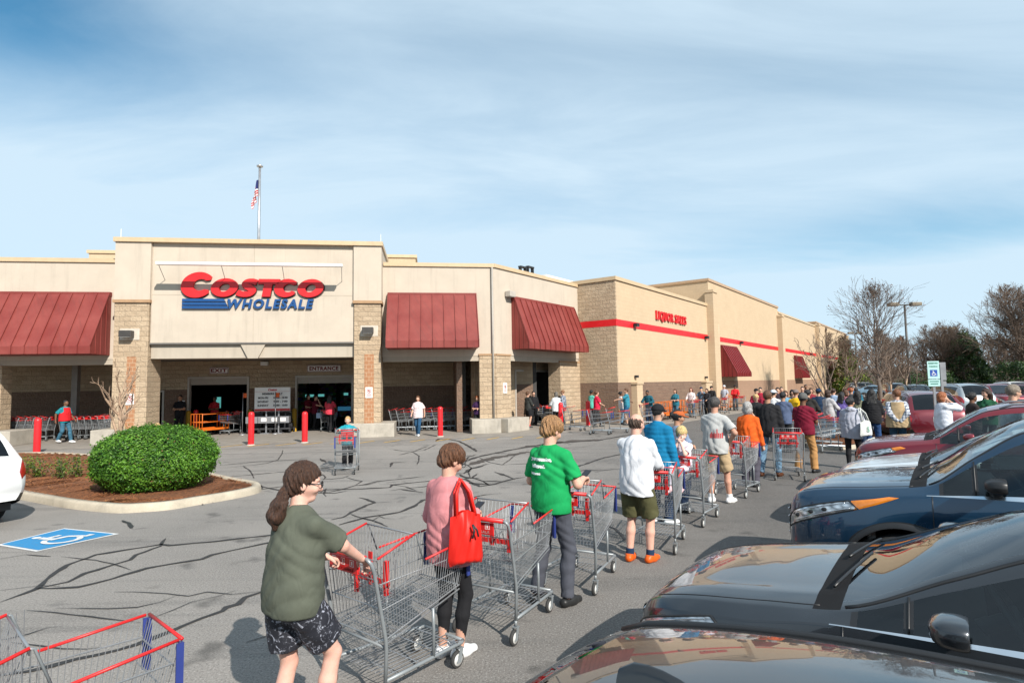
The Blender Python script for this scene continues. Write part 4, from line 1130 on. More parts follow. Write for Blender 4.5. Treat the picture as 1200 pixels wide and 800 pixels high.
        if ex[0] == 'belt_vest':
            V = Vol(lo, hi, cd); tors(V, .045, .07); V.cone(up((.0, 0, 1.2)), v3(.012*fat, 0, ex[2]-.97+pz - .02), .10*fat+.048, .112*fat+.056, .10)
            for q in (1, -1): V.cone(up((.0, q*.075*fat*wide, 1.2)), v3(.005, q*.085*fat*wide, ex[2]-.97+pz - .02), .085*fat+.046, .092*fat+.052, .09)
            V.wrinkle(.005, 17, H*33); V.cutfn(lambda x, y, z: (ex[2]-.97+pz - z) + 0*x + 0*y)
            c2 = nb + UR_ @ v3(0, 0, -.02); V.cutfn(lambda x, y, z: (z - c2[2]) + 0*x + 0*y)
            V.cutfn(lambda x, y, z: np.abs(y) - (shw*.80 + .6*np.maximum(0, 1.30 - .97 + pz - z)) + 0*x + 0*z); V.build('vest', cloth(ex[1]), root)
    # ---- shoes
    if shoes:
        V = Vol(lo, hi, cd)
        for (hj, kn, an) in legs:
            if sit is None: c_ = v3(1, .14*np.sign(hj[1]), 0); c_ = unit(c_)
            else: c_ = v3(1, 0, -.25)
            h_ = an - v3(0, 0, .085)
            zc_ = h_[2] if sit is None else h_[2]-.2
            bt = (lambda zc: (lambda x, y, z: zc - z + 0*x + 0*y))(zc_ + .004)
            V.cone(h_ + v3(0, 0, .040) - c_*.045, h_ + v3(0, 0, .040) + c_*.07, .046, .050, .02, bt); V.cone(h_ + v3(0, 0, .036) + c_*.05, h_ + v3(0, 0, .026) + c_*.165, .048, .036, .03, bt)
            if shoes[1] == 'shoe': V.cone(an - v3(.01, 0, .03), an + v3(-.008, 0, .005), .048, .050, .02, flat=(0, 1))
        o = V.build('shoes' if shoes[1] == 'shoe' else 'sandals', cloth(shoes[0], 'leather'), root)
    if socks:
        V = Vol(lo, hi, cd)
        for (hj, kn, an) in legs: V.cone(an - v3(0, 0, .03), an + (kn - an)*.16, .050, .048, 0, flat=(0, 1))
        V.build('socks', cloth(socks), root)
    # ---- hair
    if hair:
        style, hc_ = hair
        hres = .0062 if det < .009 else cd
        V = Vol(hc - .42, hc + .22, hres)
        if style != 'bald':
            t_ = {'short': .010, 'crop': .004}.get(style, .016)
            V.ell(hd(-.020, 0, .034), v3(.098+t_, .078+t_, .096+t_)*head, .0, HR)
            # keep the face free
            fa_ = hd(.085, 0, -.035)
            def face_cut(x, y, z):
                lx = (x-hc[0])*HR[0,0]+(y-hc[1])*HR[1,0]+(z-hc[2])*HR[2,0]; lz = (x-hc[0])*HR[0,2]+(y-hc[1])*HR[1,2]+(z-hc[2])*HR[2,2]; ly = (x-hc[0])*HR[0,1]+(y-hc[1])*HR[1,1]+(z-hc[2])*HR[2,1]
                lim = .028 + .95*(lz - .035*0) if True else 0
                return np.minimum(lx - np.maximum(.0, .02 + .9*np.maximum(lz/head, -.03))*head*1.0 - .0, (.062*head - lz)) if style != 'fringe' else np.minimum(lx - .05*head, .03*head - lz)
            V.cutfn(face_cut)
            lowz = {'short': -.062, 'crop': -.05, 'mop': -.085, 'fringe': -.08}.get(style, -.11)
            def low(x, y, z): return lowz*head - ((x-hc[0])*HR[0,2]+(y-hc[1])*HR[1,2]+(z-hc[2])*HR[2,2])
            V.cutfn(low)
            if style == 'mop': 
                V.ell(hd(-.02, 0, .045), v3(.118, .100, .088)*head, .02, HR, cut=lambda x, y, z: -(( x-hc[0])*HR[0,2]+(y-hc[1])*HR[1,2]+(z-hc[2])*HR[2,2]) + .0)
                V.ell(hd(-.075, 0, -.04), v3(.05, .075, .055), .03, HR)
            if style in ('bob', 'long', 'pony', 'bun'):
                if style == 'bob': V.ell(hd(-.035, 0, -.045), v3(.085, .105, .11), .02, HR, cut=face_cut)
                if style == 'long':
                    for q in (1, 0, -1): V.cone(hd(-.05, q*.055, .0), up((-.085, q*.075, 1.38)), .062, .05, .03)
                if style == 'pony':
                    V.ell(hd(-.06, 0, -.03), v3(.06, .07, .06), .02, HR); p0 = hd(-.105, 0, -.045); p1 = up((-.145, .02, 1.50)); p2 = up((-.150, .03, 1.44)); p3 = up((-.145, .04, 1.37))
                    V.cone(p0, p1, .030, .046, .01); V.cone(p1, p2, .046, .050, .02); V.cone(p2, p3, .050, .018, .02)
                if style == 'bun': V.ell(hd(-.12, 0, .03), v3(.05, .05, .05), .01)
        else:
            V.ell(hd(-.024, 0, .005), v3(.095, .084, .085)*head, .0, HR)
            V.cutfn(lambda x, y, z: np.maximum((x-hc[0])*HR[0,0]+(y-hc[1])*HR[1,0]+(z-hc[2])*HR[2,0] - .015, ((x-hc[0])*HR[0,2]+(y-hc[1])*HR[1,2]+(z-hc[2])*HR[2,2]) - .055)); V.cutfn(lambda x, y, z: -.062 - ((x-hc[0])*HR[0,2]+(y-hc[1])*HR[1,2]+(z-hc[2])*HR[2,2]))
        if det < .009:
            x = V.ax[0][:, None, None] - hc[0]; y = V.ax[1][None, :, None] - hc[1]; z = V.ax[2][None, None, :] - hc[2]
            a_ = np.arctan2(y, x + .02); r_ = np.sqrt(x*x + y*y + .0004)
            V.d = V.d + (.0042*np.sin(a_*17 + 5*np.sin(13*z) + 9*z) + .0032*np.sin(a_*31 - 22*z + 3*np.sin(24*z)) + .0022*np.sin(60*z + 9*a_)).astype(np.float32)
        elif style in ('pony', 'long', 'bob', 'mop', 'fringe'): V.wrinkle(.006, 55, 2)
        else: V.wrinkle(.0025, 70, 2)
        V.build('hair', cloth(hc_, 'hair'), root)
    if hat:
        st_, hcol = hat; V = Vol(hc - .2, hc + .26, min(cd, .012))
        zup = lambda x, y, z: (x-hc[0])*HR[0,2]+(y-hc[1])*HR[1,2]+(z-hc[2])*HR[2,2]
        if st_ == 'cap':
            V.ell(hd(-.016, 0, .045), v3(.116, .096, .098), .0, HR, cut=lambda x, y, z: .035 - zup(x, y, z))
            V.ell(hd(.105, 0, .040), v3(.085, .075, .012), .008, HR)
        else: V.ell(hd(-.02, 0, .048), v3(.118, .100, .108), .0, HR, cut=lambda x, y, z: .0 - zup(x, y, z))
        V.build('cap' if st_ == 'cap' else 'knitted_hat', cloth(hcol, 'knit'), root)
    # ---- eyes
    if det <= .016:
        q = MB()
        for sg in (1, -1): c_ = hd(.079, sg*.031, .012); q.ball(c_, .009*head, .013*head, .007*head, 8, 6, 0); c2 = hd(.0835, sg*.031, .012); q.ball(c2, .006*head, .006*head, .006*head, 8, 6, 1)
        q.build('eyes', [cloth((.5, .45, .42)), cloth((.03, .02, .015), 'leather')], root)
    if glasses:
        q = MB()
        for sg in (1, -1):
            c_ = hd(.108, sg*.034, .010); q.tube([c_ + HR @ v3(0, .026*math.cos(t), .019*math.sin(t)) for t in np.linspace(0, 6.283, 13)[:-1]], .0028, 5, closed=True)
            q.bar(hd(.106, sg*.060, .014), hd(-.01, sg*.086, .008), .003, 5)
        q.bar(hd(.112, .010, .014), hd(.112, -.010, .014), .0026, 5); q.build('spectacles', M_BLACK, root)
    root['arms'] = 0
    return root, dict(up=up, hd=hd, arms=arms, legs=legs, s=s)
# =================================================================== shopping carts (nose towards +x, origin on the ground)
M_CHROME = pm('cart zinc', (.33, .34, .35), .40, .65, .10, 9)
M_CARTG = pm('cart grey enamel', (.235, .255, .265), .42, .25, .08, 6)
M_CARTR = pm('cart red plastic', (.56, .018, .018), .42, 0, .06)
M_CARTB = pm('cart blue plastic', (.028, .045, .20), .45, 0, .08)
M_TYRE = pm('grey rubber', (.035, .034, .033), .8, 0, .2)
M_HUB = pm('wheel hub', (.55, .55, .53), .45, 0, .1)
M_PLAC = pm('placard white', (.78, .74, .72), .5, 0, .03)
def lerp(a, b, t): return tuple(x + (y - x) * t for x, y in zip(a, b))
CB = {'rt': (-.40, .285, .985), 'rb': (-.33, .275, .455), 'ft': (.52, .235, .925), 'fb': (.44, .215, .60)}
def cpt(k, s): x, y, z = CB[k]; return (x, y * s, z)
def wires(n_side=32, n_front=15, n_floor=15, r=.0023, k=3):
    w = MB()
    step = (.03, .885)                                    # where the tall rear part of the side drops to the rim
    for s in (1, -1):
        rt, rb, ft, fb = (cpt(a, s) for a in ('rt', 'rb', 'ft', 'fb'))
        def topat(t):
            p = lerp(rt, ft, t); x = p[0]
            if x < step[0]: return (x, p[1], .985 + .285*(x - rt[0]))
            u = (x - step[0]) / (ft[0] - step[0]); return (x, p[1], step[1] + (ft[2] - step[1]) * u)
        for i in range(n_side + 1):
            t = i / n_side; w.bar(topat(t), lerp(rb, fb, t), r, k, cap=False)
        for h in (.30, .62): w.bar(lerp(rt, rb, h), lerp((ft), fb, h), r * 1.9, 5, cap=False)
        w.bar(rb, fb, r * 2.4, 5, cap=False); w.bar(rb, (rb[0] + .01, rb[1] * .97, rb[2] - .045), r * 2, 4); w.bar((rb[0] + .01, rb[1], rb[2] - .03), (fb[0], fb[1], fb[2] - .03), r * 2.4, 5, cap=False)
    for i in range(n_front + 1):
        t = i / n_front; w.bar(lerp(cpt('ft', 1), cpt('ft', -1), t), lerp(cpt('fb', 1), cpt('fb', -1), t), r, k, cap=False)
        w.bar(lerp(cpt('rt', 1), cpt('rt', -1), t), lerp(cpt('rb', 1), cpt('rb', -1), t), r, k, cap=False)
    for h in (.33, .66, 1): w.bar(lerp(cpt('ft', 1), cpt('fb', 1), h), lerp(cpt('ft', -1), cpt('fb', -1), h), r * 1.8, 5, cap=False)
    for h in (0, .25, .6, 1): w.bar(lerp(cpt('rt', 1), cpt('rb', 1), h), lerp(cpt('rt', -1), cpt('rb', -1), h), r * 1.8, 5, cap=False)
    for i in range(n_floor + 1):
        t = i / n_floor; w.bar(lerp(cpt('rb', 1), cpt('rb', -1), t), lerp(cpt('fb', 1), cpt('fb', -1), t), r, k, cap=False)
    for i in range(13):
        t = i / 12; w.bar(lerp(cpt('rb', 1), cpt('fb', 1), t), lerp(cpt('rb', -1), cpt('fb', -1), t), r * 1.3, k, cap=False)
    return w
def make_cart(child=False):
    t = thing('shopping_cart', '', 'shopping cart')
    wires().build('basket', M_CHROME, t)
    q = MB()
    for s in (1, -1):
        q.tube([(-.47, s*.25, 1.015), (-.475, s*.285, 1.01), (-.46, s*.30, .985), (-.435, s*.30, .93), (-.335, s*.295, .47), (-.325, s*.29, .40), (-.33, s*.285, .19)], .0135, 8)
        q.tube([(-.33, s*.285, .20), (-.1, s*.268, .19), (.44, s*.235, .175), (.475, s*.215, .175)], .0135, 8)
        q.tube([(.13, s*.255, .185), (.13, s*.258, .38), (.12, s*.262, .53)], .0115, 8)
    q.tube([(.475, .215, .175), (.48, 0, .175), (.475, -.215, .175)], .0135, 8)
    q.tube([(-.325, .29, .41), (-.325, -.29, .41)], .010, 6)
    q.build('frame', M_CARTG, t)
    q = MB()
    for i in range(11):
        y = -.2 + .04 * i; q.bar((-.30, y * 1.15, .20), (.47, y, .178), .003, 4, cap=False)
    for x in (-.2, .0, .2, .38): q.bar((x, .25, .19), (x, -.25, .19), .0045, 5)
    q.build('lower_rack', M_CHROME, t)
    q = MB(); q.tube([(-.475, .262, 1.015), (-.475, -.262, 1.015)], .0185, 12); q.build('handle', M_CARTR, t)
    q = MB()
    for s in (1, -1):
        q.tube([(.05, s*.262, .890), (.51, s*.240, .934)], .0085, 6); q.tube([(-.395, s*.287, .998), (-.06, s*.273, 1.093)], .0085, 6)
    q.tube([(.525, .24, .934), (.525, -.24, .934)], .0085, 6); q.build('rim_trim', M_CARTR, t)
    for s in (1, -1):
        q = MB(); q.tube([(-.07, s*.272, 1.092), (-.045, s*.270, 1.085), (-.035, s*.269, 1.06), (.03, s*.264, .882)], .006, 6); q.build('rim_step', M_CARTG, t)
    for s in (1, -1):
        q = MB()
        q.prism([(.515, s*.214), (.532, s*.214), (.532, s*.247), (.498, s*.250), (.498, s*.240), (.515, s*.238)], 'Z', .655, .918); q.build('corner_guard', M_CARTB, t, fix=True)
    q = MB(); q.tube([(-.06, .272, 1.088), (-.06, -.272, 1.088)], .006, 6)
    for i in range(14): y = -.25 + .0385*i; q.bar((-.06, y, 1.085), (-.14, y, .72), .0023, 3, cap=False)
    q.build('seat_back', M_CHROME, t)
    # red placard below the handle
    q = MB(); q.box(-.462, -.448, -.16, .16, .885, .985); o = q.build('placard', M_CARTR, t); bevel(o, .006)
    q = MB(); me = text_mesh('WHOLESALE', .05, .001, .001); vs = [Vector(v.co) for v in me.vertices]; x0 = min(v.x for v in vs); x1 = max(v.x for v in vs)
    q.add([(-.4635, -((v.x - x0)/(x1-x0) - .5) * .24, .908 + v.z * .55) for v in vs], [tuple(p.vertices) for p in me.polygons])
    for y in (.10, .0, -.10):
        q.box(-.4632, -.462, y - .022, y + .022, .932, .936); q.box(-.4632, -.462, y - .022, y + .022, .972, .976); q.box(-.4632, -.462, y - .022, y - .018, .936, .972); q.box(-.4632, -.462, y + .018, y + .022, .936, .972); q.box(-.4634, -.462, y - .007, y + .007, .942, .966)
    q.build('placard_lettering', M_PLAC, o)
    # fold-out seat with its plastic flap and strap
    q = MB()
    for i in range(9): y = -.24 + .06*i; q.bar((-.385, y, .93), (-.225, y*.95, .70), .0025, 3, cap=False); q.bar((-.225, y*.95, .70), (-.36, y, .68), .0025, 3, cap=False)
    q.bar((-.39, -.27, .93), (-.39, .27, .93), .004, 5); q.bar((-.225, -.25, .70), (-.225, .25, .70), .004, 5); q.bar((-.22, -.26, .95), (-.225, -.25, .70), .004, 5); q.bar((-.22, .26, .95), (-.225, .25, .70), .004, 5); q.bar((-.225, -.26, .72), (-.225, .26, .72), .0045, 5)
    q.build('child_seat', M_CHROME, t)
    q = MB(); q.box(-.238, -.230, -.21, .21, .76, .80); q.box(-.238, -.230, -.02, .02, .74, .965); q.box(-.25, -.22, -.19, -.16, .70, .93); q.box(-.25, -.22, .14, .165, .66, .90); q.build('seat_strap', M_CARTR, t)
    wheel = None
    for x, y in ((-.335, .285), (-.335, -.285), (.43, .225), (.43, -.225)):
        big = x < 0
        q = MB(); q.lathe([(.030, -.016), (.052, -.016), (.060, -.012), (.062, .0), (.060, .012), (.052, .016), (.030, .016)], 20, axis='Y'); wo = q.build('wheel', M_TYRE, t, (x - .03, y, .064))
        q = MB(); q.lathe([(.0, -.020), (.018, -.020), (.020, -.0165), (.044, -.0165), (.046, -.012), (.046, .012), (.044, .0165), (.020, .0165), (.018, .020), (.0, .020)], 16, axis='Y'); q.build('hub', M_HUB, wo)
        q = MB()
        for s in (1, -1): q.prism([(-.022, -.02), (.020, -.02), (.045, .075), (.012, .075)], 'Y', s*.020, s*.025)
        q.box(.005, .05, -.026, .026, .072, .080); q.bar((.03, 0, .08), (.03, 0, .125), .012, 8); q.build('caster_fork', M_CARTG, wo, fix=True)
    return t
def small_cart_mesh():
    """one light mesh for nested and far carts, a few pixels each"""
    w = wires(14, 7, 6, .0036, 3); n = len(w.f)
    q = MB(); q.v = w.v; q.f = w.f; q.m = w.m; q.sm = w.sm
    for s in (1, -1):
        q.tube([(-.475, s*.26, 1.015), (-.46, s*.30, .985), (-.335, s*.295, .47), (-.33, s*.285, .15)], .0135, 6, 1)
        q.tube([(-.33, s*.285, .19), (.475, s*.215, .175)], .0135, 6, 1); q.tube([(.13, s*.255, .185), (.12, s*.262, .53)], .011, 5, 1)
        q.tube([(.05, s*.262, .890), (.51, s*.240, .934)], .0095, 5, 2); q.tube([(-.395, s*.287, .998), (-.06, s*.273, 1.093)], .0095, 5, 2)
        q.box(.50, .534, s*.225-.012, s*.225+.012, .655, .918, 3)
        for x, y in ((-.36, .285), (.40, .225)): q.lathe([(.0, -.016), (.052, -.016), (.062, -.008), (.062, .008), (.052, .016), (.0, .016)], 12, 4, (x, s*y, .064), 'Y'); q.box(x-.01, x+.03, s*y-.024, s*y+.024, .06, .19, 1)
    for i in range(7): y = -.2 + .066*i; q.bar((-.30, y*1.15, .20), (.47, y, .178), .004, 3, 0, cap=False)
    q.tube([(.525, .24, .934), (.525, -.24, .934)], .0095, 5, 2); q.tube([(-.475, .262, 1.015), (-.475, -.262, 1.015)], .0185, 8, 2)
    q.tube([(.475, .215, .175), (.475, -.215, .175)], .0135, 6, 1); q.box(-.462, -.448, -.16, .16, .885, .985, 2)
    return q.mesh('shopping_cart', [M_CHROME, M_CARTG, M_CARTR, M_CARTB, M_TYRE])
CART = None
def cart(x, y, rz, label, group='shopping carts in the queue'):
    global CART
    if CART is None: CART = make_cart(); o = CART
    else: o = copy_tree(CART)
    o.location = (x, y, 0); o.rotation_euler = (0, 0, rz); o['label'] = label; o['group'] = group; return o
SCM = small_cart_mesh()
def scart(x, y, rz, label, group):
    o = meshobj('shopping_cart', SCM, None, (x, y, 0), rz); return tag(o, label, 'shopping cart', group)
# =================================================================== cars: a skin of cross sections (d = distance back from the nose)
def pchip(xs, ys, x):
    xs = np.array(xs, float); ys = np.array(ys, float); h = np.diff(xs); dl = np.diff(ys) / h; n = len(xs); m = np.zeros(n)
    for i in range(1, n - 1):
        if dl[i-1] * dl[i] > 0:
            w1, w2 = 2*h[i] + h[i-1], h[i] + 2*h[i-1]; m[i] = (w1 + w2) / (w1/dl[i-1] + w2/dl[i])
    m[0], m[-1] = dl[0], dl[-1]
    x = np.clip(x, xs[0], xs[-1]); i = np.clip(np.searchsorted(xs, x, 'right') - 1, 0, n - 2); t = (x - xs[i]) / h[i]
    return (2*t**3-3*t**2+1)*ys[i] + (t**3-2*t**2+t)*h[i]*m[i] + (-2*t**3+3*t**2)*ys[i+1] + (t**3-t**2)*h[i]*m[i+1]
SEDAN = dict(L=4.66, W=1.86, wr=.335, df=.95, dr=3.56, cowl=1.2, head=2.06, rg0=3.06, rg1=3.9, side=[(1.28, 1.47), (1.51, 2.64), (2.72, 3.5)], dm=1.66, door=1.22, chrome=True, roofrail=False, clad=False,
 zc=[(0,.60),(.03,.70),(.10,.785),(.30,.865),(.8,.945),(1.2,1.015),(1.68,1.25),(2.06,1.40),(2.53,1.455),(3.06,1.42),(3.53,1.25),(3.9,1.10),(4.48,1.07),(4.62,.96),(4.66,.72)],
 zr=[(0,.58),(.03,.67),(.10,.755),(.30,.83),(.8,.915),(1.2,.97),(1.68,1.165),(2.06,1.315),(2.53,1.385),(3.06,1.355),(3.53,1.19),(3.9,1.06),(4.48,1.035),(4.62,.93),(4.66,.70)],
 yr=[(0,.44),(.03,.52),(.10,.60),(.30,.68),(.8,.75),(1.2,.77),(1.68,.66),(2.06,.59),(3.06,.57),(3.53,.62),(3.9,.68),(4.48,.66),(4.66,.55)],
 zb=[(0,.56),(.03,.64),(.10,.715),(.30,.78),(.8,.86),(1.2,.925),(2.08,.95),(3.28,.985),(3.98,.99),(4.48,.97),(4.62,.88),(4.66,.68)],
 yb=[(0,.47),(.03,.56),(.10,.65),(.30,.755),(.6,.83),(0.78,.865),(1.38,.87),(3.18,.865),(4.08,.80),(4.48,.74),(4.66,.60)],
 zm=[(0,.46),(.3,.52),(0.78,.58),(4.66,.60)], ym=[(0,.52),(.03,.63),(.10,.72),(.30,.83),(.6,.90),(0.78,.925),(3.68,.925),(4.28,.88),(4.58,.78),(4.66,.66)],
 zl=[(0,.30),(.1,.22),(.5,.18),(4.08,.20),(4.66,.34)],
 lamp=[(.035,.33),(.62,.445),(.56,.495),(.045,.44)], amber=None, grille=(.50, .46, .66), plate_front=False,
 tail=[(4.33,.36),(4.645,.36),(4.64,.47),(4.18,.49)])
SUV = dict(L=4.66, W=1.92, wr=.37, df=.98, dr=3.6, cowl=1.18, head=1.92, rg0=4.1, rg1=4.54, side=[(1.30, 1.50), (1.54, 2.6), (2.68, 3.46), (3.54, 4.08)], dm=1.66, door=1.22, chrome=True, roofrail=True, clad=True,
 zc=[(0,.72),(.03,.86),(.10,.96),(.30,1.03),(.8,1.09),(1.18,1.14),(1.55,1.40),(1.92,1.62),(2.4,1.70),(3.4,1.69),(4.1,1.60),(4.54,1.12),(4.62,.98),(4.66,.8)],
 zr=[(0,.70),(.03,.83),(.10,.93),(.30,.995),(.8,1.055),(1.18,1.105),(1.55,1.35),(1.92,1.565),(2.4,1.635),(3.4,1.62),(4.1,1.53),(4.54,1.09),(4.62,.95),(4.66,.78)],
 yr=[(0,.52),(.03,.60),(.10,.67),(.30,.74),(.8,.80),(1.18,.81),(1.55,.735),(1.92,.675),(3.4,.65),(4.1,.64),(4.54,.72),(4.66,.64)],
 zb=[(0,.68),(.03,.79),(.10,.88),(.30,.94),(.8,.995),(1.18,1.04),(2.1,1.06),(3.4,1.10),(4.1,1.12),(4.54,1.04),(4.62,.9),(4.66,.75)],
 yb=[(0,.55),(.03,.64),(.10,.72),(.30,.81),(.6,.87),(0.8,.90),(1.4,.905),(3.4,.90),(4.1,.87),(4.54,.80),(4.66,.70)],
 zm=[(0,.52),(.3,.58),(0.8,.66),(4.66,.66)], ym=[(0,.58),(.03,.69),(.10,.78),(.30,.88),(.6,.94),(0.8,.96),(3.7,.96),(4.3,.93),(4.58,.85),(4.66,.74)],
 zl=[(0,.34),(.1,.27),(.5,.24),(4.1,.26),(4.66,.40)],
 lamp=[(.03,.345),(.66,.425),(.58,.475),(.04,.435)], amber=[(.62,.415),(.98,.490),(.90,.498),(.60,.475)], grille=(.56, .56, .83), plate_front=False,
 tail=[(4.06,.37),(4.645,.34),(4.64,.50),(3.95,.495)])
def variant(b, **k): d = dict(b); d.update(k); return d
def scaled(b, sx=1.0, sz=1.0, **k):
    d = dict(b)
    for q in ('zc','zr','zb','zm','zl'): d[q] = [(x*sx, y*sz) for x, y in b[q]]
    for q in ('yr','yb','ym'): d[q] = [(x*sx, y) for x, y in b[q]]
    for q in ('L','df','dr','cowl','head','rg0','rg1'): d[q] = b[q]*sx
    d['side'] = [(x*sx, y*sx) for x, y in b['side']]
    for q in ('lamp','amber','tail'): d[q] = [(x*sx, y) for x, y in b[q]] if b[q] else None
    d.update(k); return d
def m_glass(name, tint, refl=1.5):
    t = Nt(name); N, L = t.N, t.L
    tr = N.new('ShaderNodeBsdfTransparent'); tr.inputs[0].default_value = (*tint, 1); gl = N.new('ShaderNodeBsdfGlossy'); gl.inputs[0].default_value = (.95, .97, 1, 1); gl.inputs['Roughness'].default_value = .015
    fr = N.new('ShaderNodeFresnel'); fr.inputs[0].default_value = refl; mx = N.new('ShaderNodeMixShader')
    L.new(fr.outputs[0], mx.inputs[0]); L.new(tr.outputs[0], mx.inputs[1]); L.new(gl.outputs[0], mx.inputs[2]); L.new(mx.outputs[0], N['Material Output'].inputs[0]); return t.mat
M_WSCR = m_glass('windscreen glass', (.62, .70, .69), 2.1); M_SGL = m_glass('tinted side glass', (.56, .66, .66), 1.6); M_DGL = m_glass('privacy glass', (.07, .08, .085), 1.6)
M_TRIM = pm('black car trim', (.014, .014, .015), .42, 0, .1); M_CHR = pm('car chrome', (.72, .73, .75), .10, 1.0, .02)
M_COWL = pm('matt black cowl', (.010, .010, .011), .85, 0, .2, spec=.2)
M_SEAT = pm('car seat cloth', (.20, .20, .20), .85, 0, .2); M_DASH = pm('dashboard', (.03, .03, .032), .7, 0, .2)
M_RIM = pm('alloy rim', (.48, .49, .50), .28, .85, .05); M_RUB = pm('black tyre', (.022, .022, .023), .8, 0, .2)
M_TAIL = pm('red tail lamp', (.35, .008, .012), .12, 0, .15, 20, coat=1); M_AMB = pm('amber marker', (.75, .22, .012), .15, 0, .12, 30, coat=1)
M_PLATE = pm('number plate', (.62, .62, .58), .4, 0, .2, 30)
def m_lamp():
    t = Nt('headlamp'); v = t.tc(); w = t.N.new('ShaderNodeTexVoronoi'); w.inputs['Scale'].default_value = 15; t.L.new(t.mapping(v, (1, 1, 2.2)), w.inputs['Vector'])
    t.set(Base_Color=t.mix(t.rng(w.outputs['Distance'], .15, .75), (.80, .82, .84), (.16, .17, .18)), Metallic=.75, Roughness=.22, Coat_Weight=1.0, Coat_Roughness=.02); return t.mat
M_LAMP = m_lamp()
def paint(name, c, met=.35):
    t = Nt(name); v = t.tc(); n = t.noise(v, 1.2, 5, .6); f = t.noise(v, 900, 2, .5)
    t.set(Base_Color=t.mix(t.rng(f, .35, .65), tuple(x*.86 for x in c), tuple(min(1, x*1.18) for x in c)), Metallic=met, Roughness=t.rng(n, .3, .7, .26, .34), Coat_Weight=1.0, Coat_Roughness=t.rng(n, .5, .8, .008, .03)); return t.mat
def car(name, label, cat, sp, pmat, pos, rz, group=None, privacy=False, interior=True, zscale=1.0):
    root = thing(name, label, cat, (pos[0], pos[1], 0), rz, group)
    L_, W = sp['L'], sp['W']
    key = {k: tuple(zip(*sp[k])) for k in ('zc', 'zr', 'yr', 'zb', 'yb', 'zm', 'ym', 'zl')}
    def val(k, d): return float(pchip(key[k][0], key[k][1], d))
    cache = {}
    def st(d):
        d = round(min(max(d, 0), L_), 4)
        if d not in cache:
            cache[d] = {k: val(k, d) for k in key}
        return cache[d]
    def P(d, t, s=1):
        q = st(d); yl, zl = q['ym'] - .07, q['zl']; ym, zm, yb, zb, yr, zr, zc = q['ym'], q['zm'], q['yb'], q['zb'], q['yr'], q['zr'], q['zc']
        if t <= .5:
            z = zl + (zm - zl)*t/.25 if t <= .25 else zm + (zb - zm)*(t-.25)/.25
            a, b, c = zl, zm, zb
            y = yl*(z-b)*(z-c)/((a-b)*(a-c)) + ym*(z-a)*(z-c)/((b-a)*(b-c)) + yb*(z-a)*(z-b)/((c-a)*(c-b))
            # a sculpted line along the flank
            u = (t - .34)/.05; y -= .012*math.exp(-u*u) * min(1, max(0, (d-.7)/.5)) * min(1, max(0, (L_-.4-d)/.5))
        elif t <= .75:
            u = (t-.5)/.25; y = yb + (yr-yb)*u + .06*(zr-zb)*math.sin(math.pi*u); z = zb + (zr-zb)*u
        else:
            u = (t-.75)/.25; y = yr*(1-u); z = zr + (zc-zr)*(1-(1-u)**2.3)
            if d < sp['cowl']:
                k = math.exp(-((u-.24)/.07)**2) * min(1, d/.5); z += .010*k
        return Vector((L_/2 - d, s*y, z))
    def nrm(d, t, s):
        e = .01; a = P(min(d+e, L_), t, s) - P(max(d-e, 0), t, s); b = P(d, min(t+e, 1), s) - P(d, max(t-e, 0), s)
        n = a.cross(b); n.normalize()
        c = Vector((L_/2-d, 0, .6)); 
        return n if n.dot(P(d, t, s) - c) > 0 else -n
    # stations and rows
    ds = list(np.concatenate([[0, .012, .03, .06, .10, .15, .2], np.arange(.26, L_-.2, .055), [L_-.2, L_-.14, L_-.09, L_-.05, L_-.02, L_]]))
    keys_ = [sp['cowl'], sp['cowl']-.13, sp['head'], sp['rg0'], sp['rg1']] + [x for ab in sp['side'] for x in ab]
    for k in keys_:
        i = int(np.argmin([abs(x-k) for x in ds])); 
        if abs(ds[i]-k) > .018: ds.append(k)
        else: ds[i] = k
    ds = sorted(set(round(x, 4) for x in ds))
    ts_ = [0,.05,.10,.16,.21,.25,.29,.325,.34,.355,.39,.43,.47,.5,.518,.58,.63,.68,.715,.75,.785,.80,.82,.84,.87,.90,.93,.965,1.0]
    arch = sp['wr'] + (.075 if sp['clad'] else .055)
    def t0(d):
        z = 0
        for w_ in (sp['df'], sp['dr']):
            if abs(d-w_) < arch: z = max(z, sp['wr'] + math.sqrt(arch*arch - (d-w_)**2))
        q = st(d)
        if z <= q['zl']: return 0.0
        return min(.46, .25*(z-q['zl'])/(q['zm']-q['zl']) if z < q['zm'] else .25 + .25*(z-q['zm'])/(q['zb']-q['zm']))
    # add exact arch ends
    for w_ in (sp['df'], sp['dr']):
        for k in np.linspace(-1, 1, 23):
            c_ = w_ + arch*math.sin(k*math.pi/2)*.999
            if min(abs(x-c_) for x in ds) > .012: ds.append(round(c_, 4))
    ds = sorted(set(ds)); ns, nr = len(ds), len(ts_)
    parts = {}
    def part(i, j):
        d = (ds[i]+ds[i+1])/2; t = (ts_[j]+ts_[j+1])/2
        if t > .785 and sp['cowl'] < d < sp['head']: return 'windscreen'
        if t > .785 and sp['rg0'] < d < sp['rg1']: return 'rear_window'
        if t > .75 and sp['cowl']-.13 < d < sp['cowl']: return 'cowl_panel'
        if .518 < t < .715:
            for k, (a, b) in enumerate(sp['side']):
                if a < d < b: return 'side_window%d' % k
            if sp['side'][0][0]-.02 < d < sp['side'][-1][1]: return 'window_pillar%d' % sum(d > b for a, b in sp['side'])
        if .5 < t < .518 and sp['side'][0][0]-.1 < d < sp['side'][-1][1]: return 'window_trim'
        if t < .10 and sp['clad']: return 'sill_cladding'
        return 'body'
